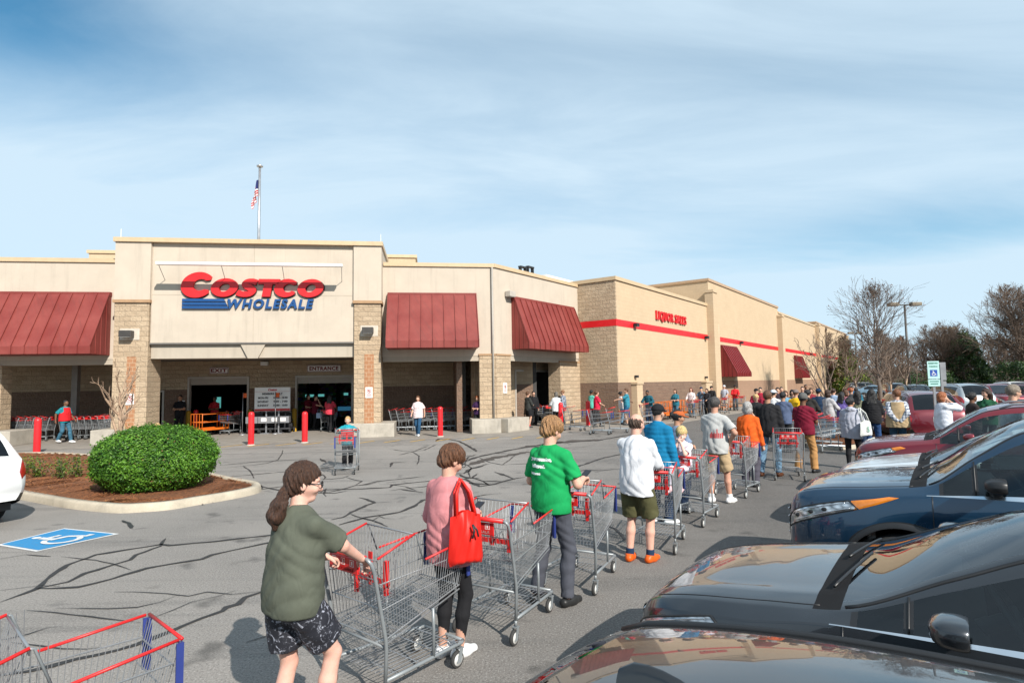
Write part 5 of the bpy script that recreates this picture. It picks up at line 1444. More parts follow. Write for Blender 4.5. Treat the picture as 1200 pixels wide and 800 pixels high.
    mats = {'windscreen': M_WSCR, 'rear_window': M_DGL if privacy else M_SGL, 'cowl_panel': M_COWL, 'window_pillar': M_TRIM, 'window_trim': M_CHR if sp['chrome'] else M_TRIM, 'sill_cladding': M_TRIM, 'body': pmat}
    for s in (1, -1):
        grid_ = [[None]*nr for _ in range(ns)]
        for i, d in enumerate(ds):
            a = t0(d)
            for j, t in enumerate(ts_): grid_[i][j] = P(d, (a + (.5-a)*t/.5) if t <= .5 else t, s)
        for i in range(ns-1):
            for j in range(nr-1):
                nm = part(i, j); k = nm if nm in mats and not nm.startswith('side') else nm
                if nm == 'windscreen' or nm == 'rear_window' or nm == 'cowl_panel' or nm == 'body': key_ = nm
                else: key_ = nm + ('L' if s > 0 else 'R')
                mb = parts.setdefault(key_, (MB(), {}))
                idx = []
                for (a, b) in ((i, j), (i+1, j), (i+1, j+1), (i, j+1)):
                    kk = (a, b, s if ts_[b] < 1 else 0)
                    if kk not in mb[1]: mb[1][kk] = len(mb[0].v); mb[0].v.append(tuple(grid_[a][b]))
                    idx.append(mb[1][kk])
                mb[0].f.append(idx if s > 0 else idx[::-1]); mb[0].m.append(0); mb[0].sm.append(True)
    # nose and tail caps belong to the body skin
    bmb, bix = parts['body']
    for e in (0, ns-1):
        for j in range(nr-1):
            q = []
            for (b, s) in ((j, 1), (j+1, 1), (j+1, -1), (j, -1)):
                kk = (e, b, s if ts_[b] < 1 else 0)
                if kk not in bix: bix[kk] = len(bmb.v); bmb.v.append(tuple(P(ds[e], ts_[b], s)))
                if bix[kk] not in q: q.append(bix[kk])
            if len(q) > 2: bmb.f.append(q); bmb.m.append(0); bmb.sm.append(True)
    bmb.box(-L_/2+.35, L_/2-.35, -W/2+.16, W/2-.16, .20, .32, 1)
    body = None
    for k, (mb, ix) in parts.items():
        nm = k[:-1] if k[-1] in 'LR' and k not in mats else k
        if nm.startswith('window_pillar'): nm = 'window_pillar'
        m = mats.get(nm)
        if nm.startswith('side_window'):
            m = M_DGL if (privacy and int(nm[-1]) >= 2) else M_SGL; nm = 'side_window'
        o = mb.build(nm, [m, M_DASH] if nm == 'body' else m, root)
        if nm == 'body': body = o
        bm = bmesh.new(); bm.from_mesh(o.data); bmesh.ops.recalc_face_normals(bm, faces=bm.faces); bm.to_mesh(o.data); bm.free()
    # patches laid on the skin
    def patch(c, off=.006, nu=10, nv=5, s=1):
        rows = []
        for i in range(nv+1):
            v = i/nv; r_ = []
            for j in range(nu+1):
                u = j/nu
                d = (c[0][0]*(1-u)+c[1][0]*u)*(1-v) + (c[3][0]*(1-u)+c[2][0]*u)*v; t = (c[0][1]*(1-u)+c[1][1]*u)*(1-v) + (c[3][1]*(1-u)+c[2][1]*u)*v
                edge = 0.3 if (i in (0, nv) or j in (0, nu)) else 1.0
                r_.append(tuple(P(d, t, s) + nrm(d, t, s)*off*edge))
            rows.append(r_)
        return rows
    def gap(mb, dt, w=.004):
        for s in (1, -1):
            pts = [P(d, t, s) + nrm(d, t, s)*.0008 for d, t in dt]
            mb.tube(pts, w, 4)
    for s in (1, -1):
        q = MB(); q.grid(patch(sp['lamp'], .010, 14, 6, s)); h = q.build('headlight', M_LAMP, root)
        c = sp['lamp']; q = MB(); rim = [(c[0][0]+(c[1][0]-c[0][0])*u, c[0][1]+(c[1][1]-c[0][1])*u) for u in np.linspace(0, 1, 12)] + [(c[2][0]+(c[3][0]-c[2][0])*u, c[2][1]+(c[3][1]-c[2][1])*u) for u in np.linspace(0, 1, 12)]
        q.tube([P(d, t, s) + nrm(d, t, s)*.003 for d, t in rim], .008, 5, closed=True)
        for u in (.16, .36, .55):
            d = c[0][0]+(c[1][0]-c[0][0])*u; t = (c[0][1]*(1-u)+c[1][1]*u + c[3][1]*(1-u)+c[2][1]*u)/2; q.ball(P(d, t, s) + nrm(d, t, s)*.002, .034, .016, .021, 10, 6, 0)
        for v in (.22, .80): q.tube([P(c[0][0]*(1-v)+c[3][0]*v + ((c[1][0]*(1-v)+c[2][0]*v)-(c[0][0]*(1-v)+c[3][0]*v))*u, c[0][1]*(1-v)+c[3][1]*v + ((c[1][1]*(1-v)+c[2][1]*v)-(c[0][1]*(1-v)+c[3][1]*v))*u, s) + nrm(.3, .4, s)*.010 for u in np.linspace(.05, .92, 12)], .005, 4, 1)
        q.build('headlight_bezel', [M_TRIM, M_CHR], h)
        if sp['amber']: q = MB(); q.grid(patch(sp['amber'], .009, 8, 4, s)); q.build('side_marker', M_AMB, root)
        q = MB(); q.grid(patch(sp['tail'], .014, 10, 5, s)); q.build('tail_light', M_TAIL, root)
    g1 = sp['side'][1][0]-.02
    def seam(dt, w, s, nm='panel_gap', m=None):
        q = MB(); q.tube([P(d, t, s) + nrm(d, t, s)*.0008 for d, t in dt], w, 5); q.build(nm, m or M_TRIM, root)
    for s in (1, -1):
        for dd in (sp['door'], sp['side'][1][1]+.04, sp['side'][2][1]+.02): seam([(dd + .06*max(0, .3-t), t) for t in np.linspace(.03 if abs(dd - sp['dr']) > .5 else .40, .5, 9)], .004, s)
        seam([(d, .765) for d in np.linspace(.16, sp['cowl']-.1, 24)], .0035, s); seam([(g1, t) for t in np.linspace(.52, .74, 6)], .006, s)
        seam([(d, .757) for d in np.linspace(sp['cowl']+.02, sp['rg0']+.1, 34)], .011, s, 'roof_seal')
    # grille and lower intake across the nose
    gy, gz0, gz1 = sp['grille']
    def front(y, z):
        dd = np.linspace(0, .5, 40)
        for d in dd:
            qd = st(d)
            for t in (0,): pass
            z_ = min(max(z, qd['zl']+.001), qd['zb'] - .001)
            t = .25*(z_-qd['zl'])/(qd['zm']-qd['zl']) if z_ < qd['zm'] else .25+.25*(z_-qd['zm'])/(qd['zb']-qd['zm'])
            if P(d, t).y >= abs(y) and z <= qd['zb']+.12: return L_/2 - d
        return L_/2 - .5
    def fpatch(y0, z0, z1, off, n=22, k=4):
        return [[(front(y, z0+(z1-z0)*i/k)+off, y, z0+(z1-z0)*i/k) for y in np.linspace(-y0, y0, n)] for i in range(k+1)]
    q = MB(); q.grid(fpatch(gy, gz0, gz1, .008)); q.grid(fpatch(gy*1.15, st(0)['zl']+.03, st(0)['zl']+.12, .008)); gr = q.build('grille', M_TRIM, root)
    q = MB()
    for z in np.linspace(gz0+.02, gz1-.02, 4): q.tube([(front(y, z)+.014, y, z) for y in np.linspace(-gy*.96, gy*.96, 18)], .007, 5)
    q.build('grille_bar', M_CHR, gr)
    # wheels
    for dd in (sp['df'], sp['dr']):
        for s in (1, -1):
            R_ = sp['wr']; y = s*(W/2-.115); q = MB(); w2 = .105
            q.lathe([(R_*.62, -w2*.9), (R_*.9, -w2), (R_*.985, -w2*.8), (R_, -w2*.5), (R_, w2*.5), (R_*.985, w2*.8), (R_*.9, w2), (R_*.62, w2*.9)], 36, axis='Y'); wo = q.build('wheel', M_RUB, root, (L_/2-dd, y, R_))
            q = MB(); q.lathe([(R_*.64, -w2*.6), (R_*.64, w2*.85), (R_*.60, w2*.9), (R_*.58, w2*.4), (.0, w2*.35)] if s > 0 else [(R_*.64, w2*.6), (R_*.64, -w2*.85), (R_*.60, -w2*.9), (R_*.58, -w2*.4), (.0, -w2*.35)], 30, axis='Y', mi=1)
            for k in range(5):
                a = 2*math.pi*k/5; 
                for e in (-.16, .16): q.bar((.05*math.cos(a), s*w2*.72, .05*math.sin(a)), (R_*.61*math.cos(a+e), s*w2*.86, R_*.61*math.sin(a+e)), .020, 4)
            q.lathe([(.0, s*w2*.86), (.05, s*w2*.82), (.06, s*w2*.5)], 12, axis='Y'); q.build('rim', [M_RIM, M_TRIM], wo)
    q = MB()
    for dd in (sp['df'], sp['dr']):
        for s in (1, -1):
            rows = []
            for k in np.linspace(-1.2, math.pi+1.2, 25): rows.append([(L_/2-dd+math.cos(k)*(arch-.004), s*(W/2-.30), sp['wr']+math.sin(k)*(arch-.004)), (L_/2-dd+math.cos(k)*(arch-.004), s*(W/2-.045), sp['wr']+math.sin(k)*(arch-.004))])
            q.grid(rows); 
    q.build('wheel_well', M_TRIM, root)
    if sp['clad']:
        q = MB()
        for dd in (sp['df'], sp['dr']):
            for s in (1, -1):
                rows = []
                for k in np.linspace(-.12, math.pi+.12, 31):
                    row = []
                    for r_ in (arch-.002, arch+.02, arch+.045):
                        d = dd - math.cos(k)*r_; z = sp['wr']+math.sin(k)*r_; qd = st(d); z_ = max(z, qd['zl']+.002)
                        t = .25*(z_-qd['zl'])/(qd['zm']-qd['zl']) if z_ < qd['zm'] else .25+.25*(z_-qd['zm'])/(qd['zb']-qd['zm'])
                        p = P(d, min(t, .47), s); row.append((p.x, p.y + s*(.014 if r_ < arch+.04 else .001), max(z, .22)))
                    rows.append(row)
                q.grid(rows)
        q.build('wheel_arch_trim', M_TRIM, root)
    # mirrors, wipers, handles, rails
    dm = sp.get('dm', sp['side'][0][0] + .30); pb = P(dm, .53)
    for s in (1, -1):
        q = MB(); c = (pb.x, s*(pb.y+.15), pb.z+.085)
        rows = []
        for i, (x, k) in enumerate(((.085, .35), (.07, .72), (.035, .95), (-.01, 1.0), (-.045, .97), (-.055, .90))):
            rows.append([(c[0]+x, c[1]+s*(.118*k*np.sign(math.cos(a))*abs(math.cos(a))**.6 + .01), c[2]+.058*k*np.sign(math.sin(a))*abs(math.sin(a))**.6) for a in np.linspace(0, 2*math.pi, 25)])
        q.grid(rows); q.add(rows[0][:-1], [tuple(range(24))]); mo = q.build('mirror', pmat if not sp.get('blackmirror') else M_TRIM, root, fix=True)
        q = MB(); q.add([(p[0]-.001, p[1], p[2]) for p in rows[-1][:-1]], [tuple(range(24))]); q.build('mirror_glass', M_CHR, mo)
        q = MB(); q.prism([(pb.x-.03, pb.y-.03), (pb.x+.06, pb.y-.03), (pb.x+.03, pb.y+.1), (pb.x-.03, pb.y+.1)] if s > 0 else [(pb.x-.03, -pb.y+.03), (pb.x+.06, -pb.y+.03), (pb.x+.03, -pb.y-.1), (pb.x-.03, -pb.y-.1)], 'Z', pb.z-.01, pb.z+.04); q.build('mirror_arm', M_TRIM, mo, fix=True)
        for dd in (sp['side'][1][1]-.14, sp['side'][2][1]-.12):
            p = P(dd, .455, s); q = MB(); q.tube([p + Vector((.10, s*.004, 0)), p + Vector((.09, s*.035, .004)), p + Vector((-.08, s*.035, .008)), p + Vector((-.10, s*.004, .008))], .012, 6); q.build('door_handle', pmat if not sp['chrome'] else M_CHR, root)
        if sp['roofrail']: q = MB(); q.tube([P(d, .765, s) + Vector((0, 0, .012 if k in (0, 11) else .052)) for k, d in enumerate(np.linspace(sp['head']+.15, sp['rg0']-.1, 12))], .017, 6); q.build('roof_rail', M_GREYM, root)
    q = MB()
    for y0, y1 in ((.52, -.12), (-.08, -.66)):
        a = Vector((L_/2-sp['cowl']+.06, y0, 0)); b = Vector((L_/2-sp['cowl']-.06, y1, 0))
        def surf(p, h):
            d = L_/2-p.x; qd = st(d); u = 1-min(1, abs(p.y)/qd['yr']); return Vector((p.x, p.y, qd['zr']+(qd['zc']-qd['zr'])*(1-(1-u)**2.3)+h))
        q.tube([surf(a.lerp(b, k/8), .022) for k in range(9)], .009, 5)
    q.build('wiper', M_TRIM, root)
    q = MB(); q.box(-L_/2-.004, -L_/2+.03, -.155, .155, .74*zscale, .89*zscale); q.build('number_plate', M_PLATE, root)
    if interior:
        q = MB(); xs = L_/2-sp['cowl']; zb_ = st(2)['zb']
        q.prism([(xs-.02, zb_+.03), (xs-.50, zb_+.01), (xs-.60, zb_-.12), (xs-.55, .5), (xs-.0, .5)], 'Y', -W/2+.18, W/2-.18); q.build('dashboard', M_DASH, root, fix=True)
        q = MB(); c = Vector((xs-.70, .36, zb_-.0)); n = Vector((-.85, 0, .5)).normalized(); a = Vector((0, 1, 0)); b = n.cross(a)
        q.tube([c + (a*math.cos(t)+b*math.sin(t))*.185 for t in np.linspace(0, 6.283, 25)[:-1]], .016, 6, closed=True); q.bar(c, c+Vector((.3, 0, -.15)), .04, 8); q.bar(c - a*.17, c + a*.17, .02, 5); q.build('steering_wheel', M_DASH, root)
        for x, ys in ((xs-1.22, (.36, -.36)), (xs-2.12, (.40, -.40))):
            for y in ys:
                q = MB(); q.box(x-.05, x+.45, y-.24, y+.24, .42, .58)
                M_ = Matrix.Translation((x, y, .55)) @ Matrix.Rotation(-.28, 4, 'Y'); q.box(-.08, .08, -.23, .23, 0, zb_+.12-.55, 0, M_); q.box(-.05, .05, -.12, .12, zb_+.15-.55, zb_+.34-.55, 0, M_); o = q.build('seat', M_SEAT, root); bevel(o, .04, 3)
    return root, P, nrm
# =================================================================== planting
M_BARK = pm('grey bark', (.135, .105, .085), .9, 0, .3, 12, .5); M_BARKL = pm('pale bark', (.36, .25, .17), .85, 0, .25, 10, .4); M_TWIG = pm('brown twig', (.165, .118, .088), .9, 0, .25, 3)
def m_leaf(name, c, var=.35, scale=3.0):
    t = Nt(name); v = t.tc(); n = t.noise(v, scale, 4, .7)
    t.set(Base_Color=t.mix(t.rng(n, .3, .7), tuple(x*(1-var) for x in c), tuple(x*(1+var) for x in c)), Roughness=.45, Specular_IOR_Level=.35)
    tr = t.N.new('ShaderNodeBsdfTranslucent'); tr.inputs[0].default_value = (c[0]*1.6, c[1]*1.5, c[2]*.8, 1); mx = t.N.new('ShaderNodeMixShader'); mx.inputs[0].default_value = .28
    t.L.new(t.p.outputs[0], mx.inputs[1]); t.L.new(tr.outputs[0], mx.inputs[2]); t.L.new(mx.outputs[0], t.N['Material Output'].inputs[0]); return t.mat
LEAFS = [m_leaf('boxwood leaf', (.062, .165, .015)), m_leaf('boxwood light leaf', (.125, .27, .028)), m_leaf('boxwood dark leaf', (.038, .115, .012))]
DLEAF = [m_leaf('dark evergreen leaf', (.032, .068, .022)), m_leaf('mid evergreen leaf', (.055, .105, .028)), m_leaf('deep evergreen leaf', (.02, .044, .016))]
YLEAF = [m_leaf('young leaf', (.17, .22, .03)), m_leaf('young green leaf', (.08, .15, .025)), m_leaf('young dark leaf', (.03, .07, .015))]
def leafquad(mb, p, n, l, w, mi, rnd):
    n = n.normalized(); a = n.orthogonal().normalized(); b = n.cross(a); t = rnd.uniform(0, 6.283); u = a*math.cos(t) + b*math.sin(t); v = n.cross(u)
    mb.add([p - u*l*.5, p + v*w*.5 + n*l*.08, p + u*l*.5, p - v*w*.5 + n*l*.08], [(0,1,2,3)], mi, False)
def bush(c, rx, ry, h):
    rnd = random.Random(3); root = thing('round_bush', 'large clipped round green bush on the mulched island', 'bush', c)
    q = MB(); V = []
    import mathutils
    def shape(th, ph):       # flattened dome with a rounded skirt
        x, y, z = math.cos(ph)*math.cos(th), math.cos(ph)*math.sin(th), math.sin(ph)
        e = 2.25; k = (abs(math.hypot(x, y))**e + abs(z)**e) ** (-1/e)
        nz = mathutils.noise.noise(Vector((x, y, z))*2.1)*.05 + mathutils.noise.noise(Vector((x, y, z))*5.5)*.04
        k *= 1 + nz
        return Vector((x*k*rx, y*k*ry, h*.50 + z*k*h*.50))
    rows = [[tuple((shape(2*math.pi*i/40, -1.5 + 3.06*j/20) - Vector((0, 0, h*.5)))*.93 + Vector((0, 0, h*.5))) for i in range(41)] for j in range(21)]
    core = MB(); core.grid(rows); core.build('inner_core', pm('bush inside', (.012, .028, .006), .95, 0, .4, 20), root)  # solid dark green dome behind the leaf layer
    for _ in range(30000):
        th = rnd.uniform(0, 6.283); ph = math.asin(rnd.uniform(-.93, 1)); p = shape(th, ph); c0 = Vector((0, 0, h*.5)); n = (p - c0); n = Vector((n.x/rx**2, n.y/ry**2, n.z/(h*.5)**2)).normalized()
        p = p + n*(rnd.gauss(0, .026) + (abs(rnd.gauss(0, .05)) if rnd.random() < .06 else 0)); nn = (n + Vector((rnd.gauss(0,.55), rnd.gauss(0,.55), rnd.gauss(.25,.5)))).normalized()
        if p.z < .03: continue
        leafquad(q, p, nn, rnd.uniform(.040, .062), rnd.uniform(.022, .034), rnd.choice((0,0,0,1,2,2) if mathutils.noise.noise(p*2.5) < .05 else (0,1,1,1,2)), rnd)
    for _ in range(260):                      # stray shoots
        th = rnd.uniform(0, 6.283); ph = math.asin(rnd.uniform(-.2, 1)); p = shape(th, ph); d = Vector((math.cos(th)*math.cos(ph), math.sin(th)*math.cos(ph), math.sin(ph) + .35)).normalized(); L_ = rnd.uniform(.03, .11)
        for j in range(5): leafquad(q, p + d*L_*j/4 + Vector((rnd.gauss(0,.012), rnd.gauss(0,.012), 0)), (d + Vector((rnd.gauss(0,.8), rnd.gauss(0,.8), .2))), rnd.uniform(.04, .06), .026, rnd.choice((1,1,0)), rnd)
    for _ in range(260):
        th = rnd.uniform(0, 6.283); ph = math.asin(rnd.uniform(-.7, .9)); p = shape(th, ph); leafquad(q, p, (p - Vector((0,0,h*.5))) + Vector((rnd.gauss(0,.5), rnd.gauss(0,.5), .3)), .05, .028, 3, rnd)
    q.build('foliage', LEAFS + [pm('withered leaf', (.20, .13, .04), .7, 0, .3)], root); return root
# ---------------- the mulched island
isl = [(38,588),(70,594),(100,598),(135,601),(165,600),(200,597),(235,591),(265,586),(290,581),(304,577),(306,573),(298,570),(280,567),(258,562),(236,556),(200,548),(150,541),(100,536),(50,534),(10,536),(-30,545),(-40,560),(-20,572),(5,581)]
IP = [gnd(*p) for p in isl]
def smooth_closed(P, n=6):
    out = []
    m = len(P)
    for i in range(m):
        p0, p1, p2, p3 = P[i-1], P[i], P[(i+1) % m], P[(i+2) % m]
        for k in range(n):
            t = k/n; out.append(.5*((2*p1) + (p2-p0)*t + (2*p0-5*p1+4*p2-p3)*t*t + (3*p1-p0-3*p2+p3)*t**3))
    return out
def kerb_ring(P, w=.17, h=.14):
    """solid kerb whose outer foot follows P (counter-clockwise seen from above not required)"""
    m = len(P); cen = sum(P, Vector())/m; rows = []
    for i in range(m):
        d = (P[(i+1) % m] - P[i-1]).normalized(); n = Vector((-d.y, d.x, 0))
        if n.dot(cen - P[i]) < 0: n = -n
        row = [(P[i].x, P[i].y, 0)]
        for a, b in ((.015, h*.75), (.045, h), (w, h), (w, h*.4)): row.append((P[i].x+n.x*a, P[i].y+n.y*a, b))
        rows.append(row)
    q = MB(); rows.append(rows[0]); q.grid(rows, 0, True); return q, [Vector((r[3][0], r[3][1], 0)) for r in rows[:-1]]
def mulch(inner, z, name, needles, lo=.0):
    bm = bmesh.new(); vs = [bm.verts.new((p.x, p.y, z)) for p in inner]; f = bm.faces.new(vs); bmesh.ops.triangulate(bm, faces=[f])
    bmesh.ops.subdivide_edges(bm, edges=bm.edges, cuts=4, use_grid_fill=False); 
    import mathutils
    edge = set(v for e in bm.edges if e.is_boundary for v in e.verts)
    for v in bm.verts:
        if v not in edge: v.co.z = z + .03 + .05*mathutils.noise.noise(v.co*1.3) + .03*mathutils.noise.noise(v.co*4)
    bmesh.ops.recalc_face_normals(bm, faces=bm.faces)
    tris = [(f.calc_area(), [v.co.copy() for v in f.verts]) for f in bm.faces]
    me = bpy.data.meshes.new(name); bm.to_mesh(me); bm.free(); me.materials.append(M_STRAW)
    o = meshobj(name, me); tag(o, kind='structure')
    rnd = random.Random(5); q = MB(); w = [t[0] for t in tris]
    for a, t in rnd.choices(tris, w, k=needles):
        u, v = rnd.random(), rnd.random()
        if u + v > 1: u, v = 1-u, 1-v
        p = t[0] + (t[1]-t[0])*u + (t[2]-t[0])*v; th = rnd.uniform(0, 6.283); d = Vector((math.cos(th), math.sin(th), rnd.uniform(-.2, .35)))*rnd.uniform(.06, .12); s = Vector((-d.y, d.x, 0)).normalized()*.0035
        p = p + Vector((0, 0, rnd.uniform(.004, .03))); q.add([p-d-s, p-d+s, p+d+s, p+d-s], [(0,1,2,3)], rnd.choice((0,0,1,2)))
    return q
ST = [pm('straw a', (.28, .10, .035), .8, 0, .3, 30), pm('straw b', (.40, .17, .06), .8, 0, .3, 30), pm('straw c', (.13, .045, .02), .9, 0, .3, 30)]
q, inner = kerb_ring(smooth_closed(IP)); tag(q.build('island_kerb', M_KERB), kind='structure')
tag(mulch(inner, .10, 'mulch_bed', 9000).build('pine_straw', ST), kind='stuff')
bc = gnd(180, 577, .1); bush(Vector((bc.x - .22, bc.y + .42, .06)), 1.12, 1.02, 1.30)
# low young shrubs behind the white car
def sprig(p, h, n, label, grp):
    rnd = random.Random(int(abs(p.x*97+p.y*31))); root = thing('young_shrub', label, 'shrub', p, 0, grp); st = MB(); lf = MB()
    for k in range(n):
        a = rnd.uniform(0, 6.283); r_ = rnd.uniform(.05, .22); top = Vector((math.cos(a)*r_*1.5, math.sin(a)*r_*1.5, h*rnd.uniform(.6, 1))); b = Vector((math.cos(a)*.04, math.sin(a)*.04, 0))
        st.bar(b, top, .006, 4, 0, .003)
        for j in range(26):
            t = rnd.uniform(.12, 1.02); c = b.lerp(top, t) + Vector((rnd.gauss(0,.035), rnd.gauss(0,.035), rnd.gauss(0,.02)))
            leafquad(lf, c, Vector((rnd.gauss(0,.7), rnd.gauss(0,.7), .8)), rnd.uniform(.05, .075), rnd.uniform(.026, .036), rnd.choice((0,0,1,1,2)), rnd)
    st.build('stem', M_TWIG, root); lf.build('foliage', YLEAF, root)
for px, py, h, n, l in ((26, 553, .50, 12, 'small leafy shrub behind the white car, nearest the car'), (47, 556, .46, 12, 'small leafy shrub second from the white car'), (66, 556, .5, 8, 'thin leafy shrub in the middle of the small row'), (77, 557, .56, 9, 'upright leafy shrub in the mulch beside the thin one'), (92, 555, .52, 10, 'leafy shrub next to the big round bush')):
    sprig(gnd(px, py + 4, .10), h, n, l, 'young shrubs in the mulch')
# ---------------- bare trees
def grow(rnd, mb, crown, p, d, l, r, lev, maxlev, n, spread, up, gnarl=.12, minr=.004, tips=None, ratio=.72):
    segs = 3 if lev < maxlev else 2; pts = [p]; rs = [r]; q = p.copy(); dd = d.copy()
    for k in range(segs):
        dd = (dd + Vector((rnd.gauss(0, gnarl), rnd.gauss(0, gnarl), rnd.gauss(0, gnarl) + up*.12))).normalized(); q = q + dd*l/segs; pts.append(q.copy()); rs.append(max(minr, r*(1 - .38*(k+1)/segs)))
    (mb if lev == 0 else crown).tube(pts, rs, 8 if lev == 0 else 6 if lev == 1 else 4 if lev < maxlev else 3, 0, cap=(lev == 0))
    if lev >= maxlev:
        if tips is not None: tips.append(q)
        return
    for k in range(n(lev)):
        t = rnd.uniform(.35, 1.0) if k else 1.0; i = min(segs-1, int(t*segs)); b = pts[i].lerp(pts[i+1], t*segs - i) if t < 1 else pts[-1]
        az = rnd.uniform(0, 6.283) if lev else 2*math.pi*(k + rnd.uniform(-.25,.25))/n(lev); a = dd.orthogonal().normalized(); c = dd.cross(a); s_ = spread*rnd.uniform(.6, 1.25)
        nd = (dd*math.cos(s_) + (a*math.cos(az)+c*math.sin(az))*math.sin(s_) + Vector((0,0,up*.22))).normalized()
        grow(rnd, mb, crown, b, nd, l*ratio*rnd.uniform(.75, 1.15), max(minr, rs[i]*.66), lev+1, maxlev, n, spread, up, gnarl, minr, tips, ratio)
def bare_tree(name, label, base, h, seed, trunk, maxlev, n, spread, up, r, mats, group=None, gnarl=.12, l0=None, ratio=.72, rz=0.0, leaves=0, minr=.004):
    rnd = random.Random(seed); root = thing(name, label, 'tree', base, rz, group); tr = MB(); cr = MB(); tips = []
    grow(rnd, tr, cr, Vector((0,0,-.05)), Vector((0,0,1)), trunk, r, 0, maxlev, n, spread, up, gnarl, minr, tips, ratio)
    zs = max(v[2] for v in cr.v); k = h/zs
    for mb in (tr, cr): mb.v = [(x*k, y*k, z*k) for x, y, z in mb.v]
    tr.build('trunk', mats[0], root); co = cr.build('crown', mats[1], root)
    if leaves:
        q = MB()
        for t in rnd.sample(tips, min(len(tips), leaves)): leafquad(q, t*k + Vector((0,0,-.05)), Vector((rnd.gauss(0,1), rnd.gauss(0,1), .3)), .16, .10, 0, rnd)
        q.build('dry_leaves', pm('dry leaf', (.16, .07, .04), .9, 0, .3), root)
    return root
# pruned crape myrtle beside the portico pier
tb = gnd(137, 534, .1)
bare_tree('pruned_tree', 'small pruned pale bare tree in front of the left portico pier', (tb.x, tb.y, .05), 3.05, 14, 1.15, 4, lambda l: (6, 3, 3, 2)[l], .56, .72, .07, (M_BARKL, M_BARKL), None, .10, ratio=.60, minr=.0065)
# queue side islands
def simple_island(pix, name, nd):
    P = smooth_closed([gnd(*p) for p in pix], 4); q, inn = kerb_ring(P, .15, .12); tag(q.build('island_kerb', M_KERB), kind='structure')
    tag(mulch(inn, .09, 'mulch_bed', nd).build('pine_straw', ST), kind='stuff')
simple_island([(930,517),(952,525),(985,527),(1020,524),(1052,521),(1062,514),(1050,506),(1030,499),(1000,496),(960,499),(935,507)], 'a', 1500)
simple_island([(1012,493),(1050,494),(1056,485),(1050,476),(1035,472),(1020,473),(1012,482)], 'b', 400)
b = gnd(977, 507); bare_tree('pruned_tree', 'small bare tree with upswept limbs standing among the crowd', (b.x, b.y, .08), 4.1, 5, 1.9, 5, lambda l: (6, 3, 3, 2, 2)[l], .66, .40, .06, (M_BARKL, M_TWIG), 'small bare trees in the car park', .07, ratio=.62, minr=.007)
for px, py, h, sd, l in ((1005, 478, 4.6, 21, 'small bare tree left of the tall bare tree'), (1044, 477, 4.2, 22, 'small pale bare tree just right of the tall bare tree trunk'), (1055, 479, 4.4, 23, 'small bare tree behind the dark red suv')):
    b = gnd(px, py); bare_tree('pruned_tree', l, (b.x, b.y, 0), h, sd, 1.9, 5, lambda l_: (4, 3, 2, 2, 2)[l_], .6, .4, .09, (M_BARKL, M_TWIG), 'small bare trees in the car park', .10, ratio=.62, minr=.013)
def leader_tree(name, label, base, h, seed, r, w, nb, sub, mats, z0=.2, group=None, rise=(.75, 1.15), minr=.010, rz=0.0, fork=1, leaves=0, peak=.42):
    """a trunk that runs to the top with upswept side limbs of a length that rounds the crown"""
    rnd = random.Random(seed); root = thing(name, label, 'tree', base, rz, group); tr = MB(); cr = MB(); tips = []
    for f in range(fork):
        p = Vector((0, 0, -.05)); a = 2*math.pi*f/fork + rnd.uniform(-.3, .3); out = 0 if fork == 1 else rnd.uniform(.22, .42); pts = [p]; rs = [r]; n = 14; d = Vector((0, 0, 1))
        for k in range(n):
            t = (k+1)/n; d = Vector((math.cos(a)*out*min(1, max(0, t-.12)*3) + rnd.gauss(0, .05), math.sin(a)*out*min(1, max(0, t-.12)*3) + rnd.gauss(0, .05), 1)).normalized(); p = p + d*h*.97/n; pts.append(p); rs.append(max(minr, r*(1-t)**1.15*(1 if fork == 1 else .8) + minr))
        tr.tube(pts, rs, 8)
        for k in range(nb):
            t = z0 + (1-z0)*((k + rnd.random())/nb)**.92; t = min(t, .985); i = min(n-1, int(t*n)); b = pts[i].lerp(pts[i+1], t*n - i)
            prof = math.sin(min(1, ((t - z0)/(1 - z0)/peak))*math.pi/2)*.45 + .55 if t < z0 + (1-z0)*peak else max(.10, 1 - ((t - z0)/(1-z0) - peak)/(1-peak))**.8
            L_ = w*prof*rnd.uniform(.75, 1.1); az_ = k*2.399 + rnd.uniform(-.4, .4); e_ = rnd.uniform(*rise)*(1.0 if t < .6 else 1.15)
            dd = Vector((math.cos(az_)*math.cos(e_), math.sin(az_)*math.cos(e_), math.sin(e_)))
            grow(rnd, cr, cr, b, dd, L_*.52, max(minr*1.5, rs[i]*.42), 1, 1 + len(sub), lambda l: sub[min(l-1, len(sub)-1)], .55, .30, .085, minr, tips, .66)
    zs = max(v[2] for v in cr.v); k = h/zs
    for mb in (tr, cr): mb.v = [(x*k, y*k, z*k) for x, y, z in mb.v]
    tr.build('trunk', mats[0], root); cr.build('crown', mats[1], root)
    if leaves:
        q = MB()
        for t in rnd.sample(tips, min(len(tips), leaves)): leafquad(q, t*k + Vector((0,0,-.05)), Vector((rnd.gauss(0,1), rnd.gauss(0,1), .3)), .15, .09, 0, rnd)
        q.build('dry_leaves', pm('dry leaf', (.16, .07, .04), .9, 0, .3), root)
    return root
b = gnd(1032, 474); leader_tree('tall_bare_tree', 'tall bare tree with a wide twiggy crown beside the double headed lamp post', (b.x, b.y, 0), 10.9, 8, .19, 5.6, 50, (4, 3, 3), (M_BARK, M_BARK), .17, leaves=200, minr=.0095)
GB = 'bare trees at the edge of the car park'
t1 = leader_tree('wide_bare_tree', 'broad bare tree rising over the parked cars at the right edge', (54.6, 62, 0), 12.6, 31, .30, 6.6, 38, (4, 4, 3), (M_BARK, M_TWIG), .13, GB, (.40, .95), .012, 0, 4, peak=.3)
